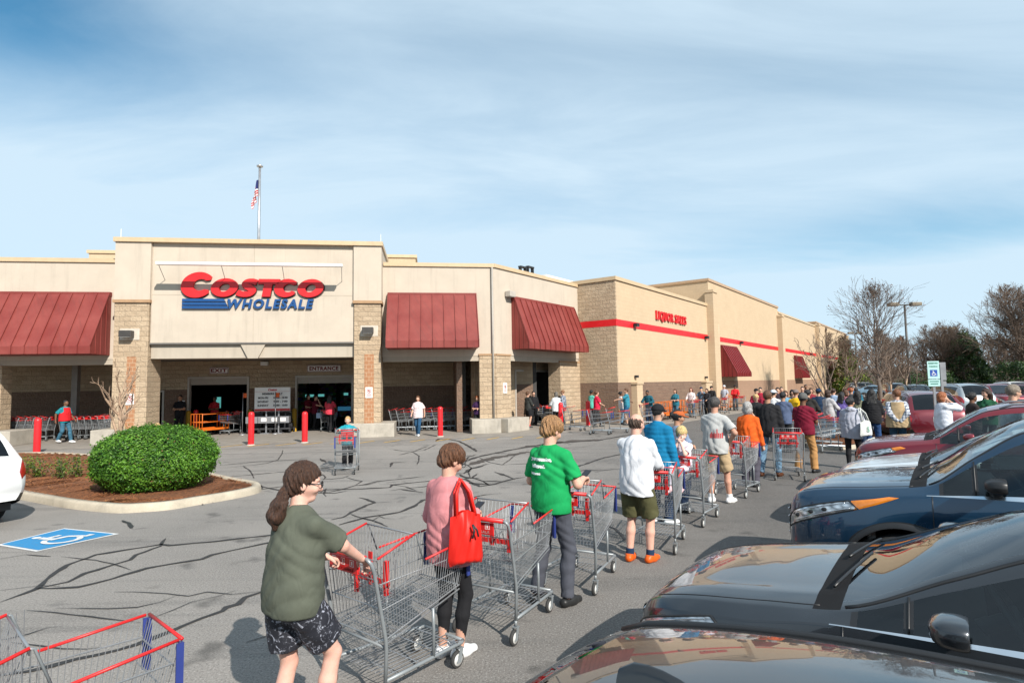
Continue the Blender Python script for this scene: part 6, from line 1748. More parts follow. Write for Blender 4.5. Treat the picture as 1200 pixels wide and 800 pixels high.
for x, y, k, rz, l in ((62, 66, 1.08, 2.0, 'tallest broad bare tree at the far right edge'), (52, 71, .72, 4.0, 'lower bare tree left of the broad bare trees'), (70, 70, 1.12, 1.0, 'broad bare tree just outside the right edge')):
    o = copy_tree(t1); o.location = (x, y, 0); o.scale = (k, k, k); o.rotation_euler = (0, 0, rz); o['label'] = l
# woods behind the car park: each tree its own, sharing three meshes
t2 = leader_tree('woodland_tree', 'slim brown bare tree in the wood behind the lamp post', (45, 84, 0), 9.6, 41, .14, 3.6, 34, (4, 3, 2), (M_TWIG, M_TWIG), .10, 'bare woodland trees', minr=.019)
rnd = random.Random(9)
n_ = 0
for row, (y, x0, x1, step) in enumerate(((82, 46, 78, 3.6), (90, 48, 112, 4.2), (99, 52, 135, 5.0))):
    x = x0
    while x < x1:
        o = copy_tree(t2); k = rnd.uniform(.72, 1.05); o.location = (x + rnd.uniform(-1,1), y + rnd.uniform(-2,2), 0); o.scale = (k*rnd.uniform(.9,1.3),)*2 + (k,); o.rotation_euler = (0,0,rnd.uniform(0,6)); o['label'] = 'brown bare woodland tree in the mixed wood beyond the parked cars'; x += step
def evergreen(name, label, base, h, rad, n, seed, mats, conical=True, z0=.05, group=None, ls=.34):
    rnd = random.Random(seed); root = thing(name, label, 'tree' if conical else 'shrub', base, 0, group); q = MB()
    tr = MB(); tr.bar((0,0,-.1), (0,0,h*.9), .06*rad+.04, 7, 0, .03); tr.build('trunk', M_BARK, root)
    cl = []
    for _ in range(46):
        z = h*rnd.uniform(z0+.04, .97); rr = rad*((1 - (z/h)**1.6)*.95 + .12 if conical else math.sqrt(max(.05, 1-(z/h*1.05-.25)**2))); a = rnd.uniform(0, 6.283); k = rr*math.sqrt(rnd.uniform(.2, 1)); cl.append((Vector((k*math.cos(a), k*math.sin(a), z)), rad*rnd.uniform(.18, .36)))
    for _ in range(n):
        c, r_ = rnd.choice(cl); d = Vector((rnd.gauss(0,1), rnd.gauss(0,1), rnd.gauss(0,.8))).normalized(); p = c + d*r_*rnd.uniform(.6, 1.08)
        if p.z < 0.02: continue
        leafquad(q, p, (d + Vector((rnd.gauss(0,.6), rnd.gauss(0,.6), .4))).normalized(), ls*rnd.uniform(.7, 1.3), ls*.5, rnd.choice((0,0,1,2)), rnd)
    q.build('crown', mats, root); return root
evergreen('evergreen_tree', 'dark green evergreen tree in the middle of the wood', (53.5, 70, 0), 7.4, 2.6, 7000, 1, DLEAF)
evergreen('evergreen_tree', 'second dark evergreen tree right of the middle evergreen', (57.5, 74, 0), 6.0, 2.3, 5000, 2, DLEAF)
evergreen('evergreen_tree', 'distant evergreen tree just beyond the end of the long wall', (52, 94, 0), 9.0, 3.2, 6000, 3, DLEAF)
evergreen('evergreen_tree', 'yellowish green tree low beside the end of the long wall', (46.5, 82, 0), 5.2, 2.6, 5000, 4, YLEAF, group=None)
evergreen('rounded_shrub', 'broad dark green shrub behind the parked silver cars', (51.8, 60.5, 0), 3.3, 2.9, 8000, 5, DLEAF, False, 0, 'dark shrubs behind the car park', .24)
evergreen('rounded_shrub', 'second dark green shrub toward the right edge', (56.5, 61.5, 0), 3.6, 2.8, 8000, 6, DLEAF, False, 0, 'dark shrubs behind the car park', .24)
evergreen('rounded_shrub', 'low dark shrub left of the broad green shrub', (46.5, 66, 0), 2.6, 2.6, 5000, 7, DLEAF, False, 0, 'dark shrubs behind the car park', .24)
# far wood that reads as one mass, on rising ground beyond
hill = MB(); rows = []
for i in range(41):
    x = 40 + i*6; rows.append([(x, 125, -.2), (x + 2*math.sin(i), 140, 3.2 + .8*math.sin(i*.9) + .6*math.sin(i*2.3)), (x, 190, 4.5)])
hill.grid(rows); tag(hill.build('far_hill', pm('leaf litter ground', (.055, .040, .026), .95, 0, .4, .3)), kind='structure')
rnd = random.Random(12); q = MB()
for _ in range(26000):
    x = rnd.uniform(46, 240); y = rnd.uniform(112, 136); hh = 6.5 + 1.6*math.sin(x*.21) + 1.2*math.sin(x*.57+1); z = hh*rnd.random()**.8
    leafquad(q, Vector((x, y, z)), Vector((rnd.gauss(0,1), -1, rnd.gauss(0,1))), rnd.uniform(.5, 1.1), .14, 0 if rnd.random() < .72 else 1, rnd)
tag(q.build('far_woods', [pm('far twigs', (.15, .10, .075), .95, 0, .35, .4), DLEAF[0]]), kind='stuff')
# =================================================================== vehicles
HD = R(90 + 53.3)
BK, RT = Vector((.802, -.598)), Vector((.598, .802))
def carpos(a, perp, L): return BK*a + RT*perp + BK*(L/2)
P_GREY = paint('dark grey car paint', (.026, .029, .034), .5); P_BLUE = paint('dark blue car paint', (.005, .034, .075), .4); P_RED = paint('red car paint', (.17, .006, .014), .3); P_WH = paint('white car paint', (.70, .70, .69), 0.0)
P_BLK = paint('black car paint', (.008, .008, .009), .2); P_SIL = paint('silver car paint', (.42, .44, .45), .7); P_DRED = paint('dark red car paint', (.13, .006, .014), .3); P_TEAL = paint('grey blue car paint', (.10, .14, .16), .5)
car('sedan', 'dark grey sedan parked nose out beside the queue, nearest car with its bonnet showing', 'car', SEDAN, P_GREY, carpos(-1.72, 4.2, 4.66), HD)
car('suv', 'dark blue suv with orange side marker parked behind the dark grey sedan', 'suv', scaled(SUV, 1.0, 1.065, blackmirror=True), P_BLUE, carpos(-1.42, 7.2, 4.66), HD)
car('sedan', 'white sedan squeezed between the blue suv and the red car', 'car', scaled(SEDAN, 1.0, 1.05), paint('pearl white car paint', (.62, .64, .65), .1), carpos(-1.5, 10.1, 4.66), HD)
car('crossover', 'bright red crossover parked behind the white sedan with its headlight to the queue', 'car', variant(SUV, amber=[(.60,.43),(.80,.465),(.72,.49),(.58,.475)], chrome=False), P_RED, carpos(-1.5, 12.9, 4.66), HD)
nb_ = scaled(SUV, 1.0, .902, clad=False, roofrail=False); p = BK*(-1.35) + RT*1.13; rt_, PP, NN = car('hatchback', 'glossy black car backed in at the bottom edge with only its roof showing', 'car', nb_, P_BLK, p + BK*(nb_['L']/2), HD + math.pi, zscale=.9)
d_ = 3.80; c = PP(d_, 1.0); q = MB()
rows = []
for i in range(9):
    t = i/8; hh = .092*math.sin(min(1, (1-t)*1.15)*math.pi/2) if t > .08 else .092*(.86 + t); w = .034*(1 - .55*t); x = -.09 + .25*t
    rows.append([(c.x + x, y*w, PP(d_ - x, 1.0).z - .012 + hh*(1-abs(y)**2.2)) for y in np.linspace(-1, 1, 9)])
q.grid(rows); q.add(rows[0], [tuple(range(9))]); q.build('roof_antenna', P_BLK, rt_, fix=True)
car('suv', 'white suv at the left edge with its red tail lamp beside the mulched island', 'suv', SUV, P_WH, Vector((-8.28, 9.0)) + Vector((-.93, .36))*2.33, R(90 + 69), privacy=True)
azs = R(90 - 17); car('suv', 'dark red suv seen from behind beyond the waiting people', 'suv', SUV, P_DRED, Vector((13.35, 18.6)) + Vector((math.cos(azs), math.sin(azs)))*2.33, azs, privacy=True)
BGC = 'parked cars in the background'
def bgcar(px, D, sp, m, az, label, cat='car', nm='parked_car'):
    car(nm, label, cat, sp, m, ((px - 600)/F*D, D), R(90 - az), BGC, privacy=True, interior=False)
bgcar(1069, 40, SUV, P_TEAL, 200, 'grey suv facing the camera left of the disabled parking sign')
bgcar(1113, 33, scaled(SUV, 1.08, 1.06), P_SIL, 10, 'silver suv seen from behind just right of the disabled parking sign')
bgcar(1140, 38, SEDAN, P_SIL, 205, 'silver sedan between the silver suv and the red suvs in the back rows')
bgcar(1165, 36, variant(SUV, chrome=False), P_RED, 195, 'red suv with pale roof glare in the back row')
bgcar(1199, 36, SUV, P_RED, 15, 'red suv cut by the right edge in the back row')
bgcar(1023, 62, SEDAN, paint('light blue car paint', (.16, .26, .34), .4), 110, 'light blue car far off beyond the crowd left of the tall bare tree')
bgcar(1042, 58, SUV, P_TEAL, 20, 'dark car far off right of the tall bare tree trunk')
bgcar(1012, 70, SUV, P_GREY, 100, 'dark car far off at the end of the long wall')
bgcar(1186, 50, SUV, P_WH, 190, 'white suv in the farthest row at the right')
# =================================================================== street furniture
def lamp_post(px, D, ztop, label, w=1.0):
    x = (px - 600)/F*D; t = thing('lamp_post', label, 'street lamp', (x, D, 0), 0, 'car park lamp posts'); q = MB()
    q.bar((0,0,0), (0,0,ztop), .11, 10, 0, .08); q.build('pole', M_BRZ, t); q = MB(); q.bar((-.95*w,0,ztop-.05), (.95*w,0,ztop-.05), .05, 6); q.build('arm', M_BRZ, t)
    q = MB(); q.lathe([(.0,.9),(.32,.88),(.34,.8),(.34,0)][::-1], 16); q.build('base', M_CONC, t)
    for s in (1, -1):
        q = MB(); q.box(s*.95*w-.42, s*.95*w+.42, -.24, .24, ztop-.14, ztop+.16); h = q.build('lamp_head', pm('lamp head bronze', (.17, .14, .10), .5, .2), t); bevel(h, .04)
        q = MB(); q.box(s*.95*w-.36, s*.95*w+.36, -.2, .2, ztop-.155, ztop-.14); q.build('lens', pm('lamp lens', (.5,.5,.48), .2), h)
lamp_post(1063.5, 50, 8.4, 'tall double headed lamp post in front of the tall bare tree crown')
lamp_post(1113, 78, 8.6, 'distant double headed lamp post above the dark evergreen', .7)
lamp_post(1003, 95, 9.5, 'far lamp post nearly hidden behind the tall bare tree', .7)
def wheelchair(mb, M, mi):
    """person in a wheelchair in a 1 x 1 box"""
    def st(pts, w, k=0):
        P_ = [Vector(p) for p in pts]; n_ = len(P_); L = []; R_ = []
        for i in range(n_):
            d = (P_[min(i+1, n_-1)] - P_[max(i-1, 0)]).normalized(); n = Vector((-d.y, d.x))*w; L.append(M(*(P_[i]+n), k)); R_.append(M(*(P_[i]-n), k))
        mb.add(L + R_, [(i, n_+i, n_+i+1, i+1) for i in range(n_-1)], mi)
    mb.add([M(.42+.075*math.cos(t), .87+.075*math.sin(t), 0) for t in np.linspace(0, 6.283, 15)[:-1]], [tuple(range(14))], mi)
    st([(.42,.77),(.435,.62),(.45,.44)], .058, 1); st([(.41,.47),(.55,.47),(.68,.45),(.75,.32),(.80,.20),(.92,.22)], .050, 2); st([(.42,.64),(.68,.64)], .040, 3)
    arc = [(.47+.25*math.cos(t), .30+.24*math.sin(t)) for t in np.linspace(2.1, 6.0, 16)]; st(arc, .044, 4)
t = thing('disabled_parking_sign', 'pale green disabled parking sign with blue wheelchair square on twin posts', 'sign', ((1092.5-600)/F*17.6, 17.6, 0), R(-14))
q = MB(); q.box(-.03, .03, .02, .07, 0, 2.55); q.build('post', M_GREYM, t); q = MB(); q.box(.20, .26, .06, .11, 0, 2.52); q.build('post', M_GREYM, t)
M_SG = pm('pale green sign', (.40, .62, .60), .5, 0, .06)
q = MB(); q.box(-.155, .155, 0, .012, 2.09, 2.62); sg = q.build('sign_plate', M_SG, t)
q = MB(); q.box(-.155, .155, 0, .012, 1.87, 2.07); sg2 = q.build('sign_plate', M_SG, t)
q = MB(); q.box(.10, .37, .115, .125, 2.05, 2.58); q.build('sign_back', M_GREYM, t); q = MB(); q.box(.12, .36, .115, .125, 1.87, 2.02); q.build('sign_back', M_GREYM, t)
q = MB(); q.box(-.095, .095, -.003, 0, 2.17, 2.36, 0); wheelchair(q, lambda x, y, k: (-.08+.16*x, -.0045-.0003*k, 2.185+.16*y), 1)
add_text(q, 'RESERVED', .1, (0, -.001, 2.555), 2, width=.25, height=.045, extrude=.001, offset=.004); add_text(q, 'PARKING', .1, (0, -.001, 2.46), 2, width=.22, height=.045, extrude=.001, offset=.004)
q.build('sign_face', [pm('sign blue', (.01, .06, .32), .5), pm('sign white', (.72, .70, .68), .5, 0, .05), pm('sign green', (.02, .16, .10), .5)], sg)
for w_, z_ in ((.12, 2.0), (.10, 1.93)): q = MB(); q.box(-w_, w_, -.002, 0, z_, z_ + .028); q.build('sign_line', pm('sign green', (.02, .16, .10), .5), sg2)
# wheelchair mark on the asphalt
E_, A_, B_, C_ = gnd(45,645), gnd(2,638), gnd(75,620), gnd(133,626)
def bil(u, v, z): p = E_*(1-u)*(1-v) + C_*u*(1-v) + B_*u*v + A_*(1-u)*v; return (p.x, p.y, z)
q = MB(); n = 14
def sheet(u0, u1, v0, v1, z, mi):
    q.grid([[bil(u0+(u1-u0)*i/n, v0+(v1-v0)*j/n, z) for i in range(n+1)] for j in range(n+1)], mi, False)
sheet(-.05, 1.05, -.05, 1.05, .006, 0); sheet(.0, 1.0, .0, 1.0, .010, 1); wheelchair(q, lambda x, y, k: bil(.06+.88*x, .04+.92*y, .014+.0012*k), 0)
tag(q.build('pavement_wheelchair_marking', [m_paint('white road paint', (.60, .60, .59), .45), m_paint('blue road paint', (.015, .20, .42), .35)]), kind='structure')
# =================================================================== carts
def az(a): return R(90 - a)
cart(-2.14, 2.70, az(42), 'empty shopping cart at the bottom left corner with red rim and straps')
cart(-.88, 4.45, az(39), 'shopping cart held by the woman in the olive shirt')
cart(-.085, 5.44, az(30), 'shopping cart in front of the woman in pink')
cart(.714, 6.55, az(28), 'shopping cart beside the young man in the green t shirt')
cart(1.89, 7.89, az(28), 'shopping cart the bald man in white leans on')
C5 = cart(2.75, 9.24, az(38), 'shopping cart carrying the little girl')
cart(4.24, 11.33, az(43), 'shopping cart in front of the woman in the orange sweater')
cart(5.96, 12.96, az(22), 'shopping cart between the black jacket man and the maroon shirt man')
cart(9.75, 18.7, az(100), 'shopping cart standing sideways by the small bare tree in the crowd')
cart(-4.18, 14.85, az(168), 'shopping cart pushed across the car park by the boy')
FC = 'shopping carts farther along the queue'
def wallpt(px, off): s_ = fb(px, 450, -(WW+off))[0]; return toB(s_, -(WW+off))
for px, off, a, l in ((722, 2.6, 100, 'shopping cart parked by the wing corner beside the red bollard'), (702, 2.4, 110, 'shopping cart pushed by the woman in the red shirt'), (760, 2.2, 95, 'shopping cart at the pale cabinet on the long wall'),
        (672, .4, 120, 'shopping cart standing near the side doorway pier'), (812, 2.0, 215, 'shopping cart of the woman in brown at the wall'), (829, 2.0, 215, 'shopping cart of the third person along the wall'), (846, 2.1, 215, 'shopping cart of the man in the grey shirt at the wall'), (866, 2.0, 215, 'shopping cart of the person in red at the wall')):
    p = wallpt(px, off); scart(p.x, p.y, az(a), l, FC)
for px, D, a, l in ((910, 18, 60, 'shopping cart with raised handle behind the black jacket man'), (922, 19.5, 70, 'shopping cart before the man in yellow'), (950, 19, 110, 'shopping cart right of the dark hooded man'), (967, 17.5, 95, 'shopping cart before the woman in the grey coat'), (893, 21, 300, 'shopping cart of the blond woman in black'), (990, 22, 120, 'shopping cart at the small tree in the crowd')):
    scart((px-600)/F*D, D, az(a), l, FC)
p = toB(4.35, .35); scart(p.x, p.y, az(335), 'shopping cart of the woman in the white jacket at the side doorway', FC)
p = toA(fa(386, 490, 3.3)[0], 3.3); scart(p.x, p.y, az(0), 'shopping cart of the person in pink going into the entrance', FC)
p = toA(fa(270, 500, 3.0)[0], 3.0); scart(p.x, p.y, az(190), 'single grey shopping cart standing in the exit doorway', FC)
NG = 'nested shopping carts under the canopy'
a0_, a1_ = fa(-4, 480, 1.9)[0], fa(56, 480, 1.9)[0]
u = a0_
while u < a1_: p = toA(u, 1.9); scart(p.x, p.y, AA + math.pi, 'nested shopping cart in the long row at the left under the canopy', NG); u += .30
u = fa(86, 480, 2.3)[0]; e_ = fa(133, 480, 2.3)[0]
while u < e_: p = toA(u, 2.3); scart(p.x, p.y, AA + R(75), 'nested shopping cart in the row behind the small pruned tree', NG); u += .27
u = fa(468, 480, 2.2)[0]; e_ = fa(557, 480, 2.2)[0]
while u < e_: p = toA(u, 2.2 - .25*(u % 1)); scart(p.x, p.y, AA, 'nested shopping cart in the row left of the corner pier', NG); u += .33
# orange platform trucks
M_ORG = pm('orange paint', (.62, .14, .012), .45, 0, .08)
def flatbed():
    t = thing('platform_truck', '', 'platform truck'); q = MB(); q.box(-.75, .75, -.36, .36, .24, .30); q.box(-.75, .75, -.36, -.33, .30, .34); q.box(-.75, .75, .33, .36, .30, .34); bevel(q.build('deck', M_ORG, t), .01)
    q = MB()
    for x in (-.74, .74): 
        q.tube([(x,-.34,.3),(x,-.34,1.0),(x,.34,1.0),(x,.34,.3)], .02, 6); q.bar((x,-.34,.62),(x,.34,.62), .016, 6)
        for y in (-.17, 0, .17): q.bar((x,y,.3),(x,y,1.0), .012, 5)
    for s in (1, -1): q.bar((-.74, s*.34, .62), (.74, s*.34, .62), .016, 6); q.bar((-.74, s*.34, .98), (.74, s*.34, .98), .014, 6)
    q.build('rail', M_ORG, t)
    for x in (-.6, .6):
        for y in (-.28, .28): q = MB(); q.lathe([(.0,-.025),(.07,-.025),(.09,-.015),(.09,.015),(.07,.025),(.0,.025)], 14, 0, (x,y,.09), 'Y'); q.box(x-.04, x+.04, y-.035, y+.035, .10, .24); q.build('wheel', M_TYRE, t)
    return t
fb0 = None
fl_ = [(toA(fa(246, 500, 2.7)[0], 2.7), AA + R(62), 'orange platform truck in the exit doorway behind the red bollard')]
for px, off, l in ((771, 1.0, 'orange platform truck left of the leaning man at the wall'), (784, 1.0, 'orange platform truck right of the leaning man at the wall'), (799, 1.0, 'orange platform truck left of the woman in brown'), (853, 1.1, 'orange platform truck behind the man in the grey shirt')): fl_.append((wallpt(px, off), AB, l))
for p, a, l in fl_:
    o = fb0 = flatbed() if fb0 is None else fb0
    if p is not fl_[0][0]: o = copy_tree(fb0)
    o.location = (p.x, p.y, .004); o.rotation_euler = (0, 0, a); o['label'] = l; o['group'] = 'orange platform trucks'
# electric ride-on carts by the entrance
def scooter():
    t = thing('mobility_scooter', '', 'mobility scooter'); q = MB(); q.box(-.5, .55, -.26, .26, .16, .26); q.box(-.5, -.05, -.24, .24, .26, .46); bevel(q.build('chassis', M_BLACK, t), .03)
    q = MB(); q.box(-.45, .0, -.22, .22, .50, .60); q.box(-.5, -.40, -.22, .22, .58, 1.0); bevel(q.build('seat', pm('black seat', (.03,.03,.032), .6), t), .04)
    q = MB(); q.bar((.42,0,.25), (.25,0,.95), .035, 8); q.tube([(.27,-.25,.98),(.22,-.1,1.0),(.22,.1,1.0),(.27,.25,.98)], .018, 6); q.build('steering_column', M_GREYM, t)
    q = MB(); q.box(.36, .74, -.26, .26, .50, .54); q.box(.36, .38, -.26, .26, .54, .80); q.box(.72, .74, -.26, .26, .54, .80); q.box(.38, .72, -.26, -.24, .54, .80); q.box(.38, .72, .24, .26, .54, .80); q.build('basket', M_GREYM, t)
    q = MB(); q.box(.742, .75, -.12, .12, .58, .74); q.build('label_plate', M_PLAC, t)
    for x, y in ((-.36,.27),(-.36,-.27),(.42,.24),(.42,-.24)): q = MB(); q.lathe([(.0,-.04),(.10,-.04),(.13,-.02),(.13,.02),(.10,.04),(.0,.04)], 14, 0, (x,y,.13), 'Y'); q.build('wheel', M_RUB, t)
    return t
s0 = None
for i, (px, l) in enumerate(((300, 'black ride on scooter just right of the exit'), (314, 'black ride on scooter under the hours board'), (326, 'black ride on scooter right of the hours board stand'), (336, 'black ride on scooter beside the yellow post of the entrance'))):
    o = scooter() if s0 is None else copy_tree(s0); s0 = s0 or o; p = toA(fa(px, 500, 3.2)[0], 3.2); o.location = p; o.rotation_euler = (0,0,AA - R(90)); o['label'] = l; o['group'] = 'ride on scooters between the doorways'
for px, l in ((284, 'orange safety flag on a slim pole at the right of the exit'), (322.5, 'orange safety flag on a slim pole in front of the hours board')):
    p = toA(fa(px, 500, 2.3)[0], 2.3); t = thing('safety_flag', l, 'flag', p, AA); q = MB(); q.bar((0,0,.04),(0,0,1.95), .015, 6); q.lathe([(.0,.05),(.14,.04),(.15,.0)][::-1], 12); q.build('pole', M_GREYM, t)
    q = MB(); q.grid([[(.0+.17*i/6, .03*math.sin(i*1.1), 1.70+.2*j/3) for i in range(7)] for j in range(4)]); q.build('flag', pm('orange flag', (.75, .12, .02), .7), t)
# =================================================================== people
QG = 'people waiting in the queue'
BLK, WHT = (.012, .012, .014), (.72, .72, .72); JEAN, LJEAN, DJEAN = (.05, .10, .19), (.16, .27, .38), (.018, .035, .075); KHK = (.36, .24, .13); NVY = (.012, .03, .07); TEAL = (.015, .21, .25)
BRN, DBR, BLD, GRY, HBK, AUB = (.075, .034, .016), (.030, .014, .008), (.42, .27, .12), (.26, .25, .24), (.010, .009, .009), (.23, .075, .028)
WS = ((.70, .70, .70), 'shoe'); BS = ((.02, .02, .022), 'shoe')
def at(px, D): return ((px - 600)/F*D, D)
# --- the woman in the olive shirt
pw, iw = person('woman in an olive green shirt with a dark ponytail leaning on a shopping cart', (-1.33, 3.60), az(30), 1.655, ((.42, .17, 1.06), (-.4, .6, -.8)), ((.47, -.13, 1.07), (.2, -.9, -.5)), lean=.10, twist=-.05, hy=-.62, hp=.12, fat=1.05, fem=True, feet=((-.03, .10), (.14, -.12)), heel=(0, .05), skin=(.62, .37, .29),
    top=('tee', (.085, .093, .070), .865, 'cloth', .020), bottom=('shorts', (.012, .013, .020), 'floral', .72), shoes=WS, hair=('pony', (.040, .018, .010)), det=.0075, glasses=True)
# --- the woman in pink
pk, ik_ = person('woman in a pink sweater and black leggings looking at her phone with a red bag', (-.53, 4.78), az(33), 1.64, ((.27, .10, 1.12), (-.3, .7, -1)), ((.30, -.06, 1.14), (-.4, -.4, -1)), lean=.04, hy=-.35, hp=.5, fat=1.03, fem=True, feet=((.0, .07), (.05, -.07)), skin=(.52, .30, .22),
    top=('long', (.52, .205, .215), .79, 'cloth', .022), bottom=('leggings', BLK, 'cloth', .80), shoes=WS, hair=('mop', (.085, .036, .017)), det=.0075, glasses=True)
# --- the young man in green
pg, ig = person('young man in a green t shirt and grey trousers looking at a phone', (.36, 5.90), az(38), 1.79, ((.26, .14, 1.13), (-.4, .6, -1)), ((.27, -.20, 1.15), (-.8, -.7, -.9)), lean=.02, hy=-.22, hp=.45, fat=1.02, feet=((-.06, .15), (.02, -.15)), skin=(.58, .34, .25),
    top=('tee', (.006, .27, .075), .87, 'cloth', .018), bottom=('jeans', (.060, .064, .080), 'cloth'), shoes=((.02, .02, .02), 'sandal'), hair=('mop', (.235, .125, .055)), det=.0075)
# --- the bald man in white
pb_, ib = person('balding man in a white shirt, olive shorts and orange shoes leaning on a shopping cart', (1.47, 7.18), az(35), 1.74, ((.36, .04, 1.08), (-.6, .2, -1)), ((.42, -.14, 1.08), (-.3, -.35, -1)), lean=.06, hy=-.25, hp=.15, fat=1.03, feet=((-.01, .11), (.06, -.12)), skin=(.60, .35, .27),
    top=('long', (.60, .61, .64), .80, 'cloth', .022), bottom=('shorts', (.075, .072, .032), 'cloth', .92), shoes=((.62, .10, .012), 'shoe'), hair=('bald', (.05, .03, .02)), socks=NVY, det=.0085)
# --- the middle of the queue
person('man in a bright blue padded vest and black cap', at(768, 9.05), az(52), 1.77, 'cart', 'down', hp=.1, hy=.1, fat=1.18, feet=((0, .12), (.04, -.12)), top=('long', (.004, .15, .30), .84, 'puffy', .03), bottom=('jeans', DJEAN), shoes=WS, hair=('crop', HBK), hat=('cap', BLK), extra=(('collar', (.006, .17, .34)),), det=.011)
person('person in a grey blue shirt and orange cap beyond the little girl', at(791, 9.9), az(80), 1.64, 'fold', 'fold', hy=-.2, hp=.2, fem=True, top=('tee', (.16, .21, .30), .84), bottom=('pants', DJEAN), hair=('bun', HBK), hat=('cap', (.42, .10, .03)), skin='tan', det=.011)
tw = C5.matrix_world if False else None
fx, fy = math.sin(R(38)), math.cos(R(38))
person('little blonde girl in white sitting in a shopping cart seat', (2.75 - .33*fx, 9.24 - .33*fy), az(38) + math.pi, 1.22, 'chin', 'chin', hp=.28, hy=.5, fat=.95, sit=1.25, head=1.30, fem=False, skin=(.66, .42, .34), top=('tee', (.68, .60, .66), .93, 'cloth', .012), bottom=('leggings', (.62, .58, .66)), shoes=((.66, .45, .48), 'shoe'), hair=('fringe', (.50, .32, .14)), det=.011, name='person')
pt, it = person('man in a grey t shirt with red print and tan shorts, one leg bent', at(834, 10.5), az(42), 1.83, 'fold', 'hip', hy=.1, hp=.1, lean=.03, fat=1.02, feet=((-.02, .10), (.12, -.16)), top=('tee', (.40, .40, .39), .84, 'cloth', .024), bottom=('shorts', (.40, .29, .17), 'cloth', .92), shoes=WS, socks=(.6, .6, .6), hair=('short', (.045, .04, .038)), skin=(.50, .27, .19), det=.010)
person('grey haired woman in an orange sweater', at(873, 12.05), az(40), 1.68, 'cart', 'down', hy=.0, fat=1.1, fem=True, top=('long', (.64, .10, .012), .82, 'cloth', .022), bottom=('pants', (.07, .065, .085)), shoes=BS, hair=('bob', GRY), det=.011)
person('tall man in a black jacket and light jeans', at(897, 13.3), az(38), 1.88, 'fold', 'down', hp=.05, hy=-.1, fat=1.08, feet=((-.08, .17), (.05, -.14)), top=('jacket', (.014, .014, .016), .82, 'cloth', .02), bottom=('jeans', LJEAN), shoes=((.10, .035, .015), 'shoe'), hair=('short', BRN), skin='tan', det=.011)
person('man in a maroon t shirt, tan trousers and grey knitted hat', at(938, 13.75), az(50), 1.79, 'fold', 'fold', hy=.1, hp=.1, fat=1.1, feet=((-.05, .16), (.08, -.15)), top=('tee', (.15, .006, .022), .86, 'cloth', .022), bottom=('pants', (.38, .20, .075)), shoes=BS, hat=('beanie', (.10, .10, .095)), hair=('crop', HBK), skin='brown', det=.011)
ph, ih = person('woman in a pale grey hoodie with a white tote bag', at(993, 14.15), az(40), 1.68, 'fold', 'fold', hy=-.45, fat=1.2, fem=True, feet=((0, .10), (.05, -.12)), top=('jacket', (.36, .37, .43), .76, 'cloth', .032), bottom=('leggings', BLK), shoes=((.16, .02, .025), 'shoe'), hair=('bun', HBK), skin='tan', extra=(('hood', (.36, .37, .43)),), det=.012)
person('tall woman in a black puffy jacket and blue jeans with black hair', at(1018, 17.0), az(35), 1.80, 'fold', 'fold', hy=.1, fem=True, fat=1.06, top=('jacket', BLK, .84, 'puffy', .03), bottom=('jeans', (.02, .055, .15)), shoes=BS, hair=('long', HBK), skin='brown', det=.014)
person('woman in a light olive jacket with black hair beside the black puffy jacket', at(1002, 18.3), az(60), 1.74, 'fold', 'fold', hy=.1, fem=True, top=('jacket', (.20, .20, .13), .84), bottom=('jeans', DJEAN), hair=('long', HBK), skin='brown', det=.016)
person('man in a tan vest over a plaid shirt with hands behind his back', at(1047, 15.8), az(25), 1.81, 'behind', 'behind', hy=.75, fat=1.2, top=('long', (.50, .52, .55), .86, 'plaid', .018), bottom=('jeans', (.02, .05, .085)), shoes=BS, hair=('short', (.13, .05, .02)), extra=(('belt_vest', (.36, .26, .15), .80),), det=.012)
person('woman in a white sweater with auburn hair holding a phone to her face', at(1100, 15.0), az(95), 1.74, 'face', 'face', hy=-.1, hp=.05, fat=1.15, fem=True, top=('long', (.58, .60, .66), .84, 'cloth', .028), bottom=('leggings', BLK), shoes=BS, hair=('bob', AUB), det=.013)
person('woman with dark hair in a bun and a black top', at(1135, 14.9), az(100), 1.73, 'fold', 'fold', fem=True, top=('long', (.03, .022, .02), .84), bottom=('leggings', BLK), hair=('bun', HBK), skin='brown', det=.014)
person('woman with long dark hair, sunglasses and a green top', at(1152, 15.6), az(240), 1.80, 'fold', 'fold', hy=-.4, fem=True, top=('long', (.012, .075, .035), .84), bottom=('leggings', BLK), hair=('long', DBR), det=.014, glasses=True)
person('grey haired man with spectacles in a white shirt behind the red crossover', (9.25, 10.95), az(95), 1.96, 'down', 'down', hy=.05, hp=.1, top=('long', (.58, .60, .64), .86), bottom=('pants', NVY), hair=('short', (.16, .13, .10)), det=.011, glasses=True)
# --- boy with the cart
person('boy in a teal shirt and black trousers pushing a shopping cart', (-4.36, 15.62), az(168), 1.33, ((.40, .26, 1.36), (-.5, .6, -.6)), ((.40, -.26, 1.36), (-.5, -.6, -.6)), hy=-.1, head=1.15, feet=((-.16, .09), (.20, -.09)), heel=(.05, 0), top=('tee', (.012, .25, .31), .80, 'cloth', .024), bottom=('pants', BLK), shoes=BS, hair=('crop', (.40, .24, .10)), skin=(.60, .36, .27), det=.013)
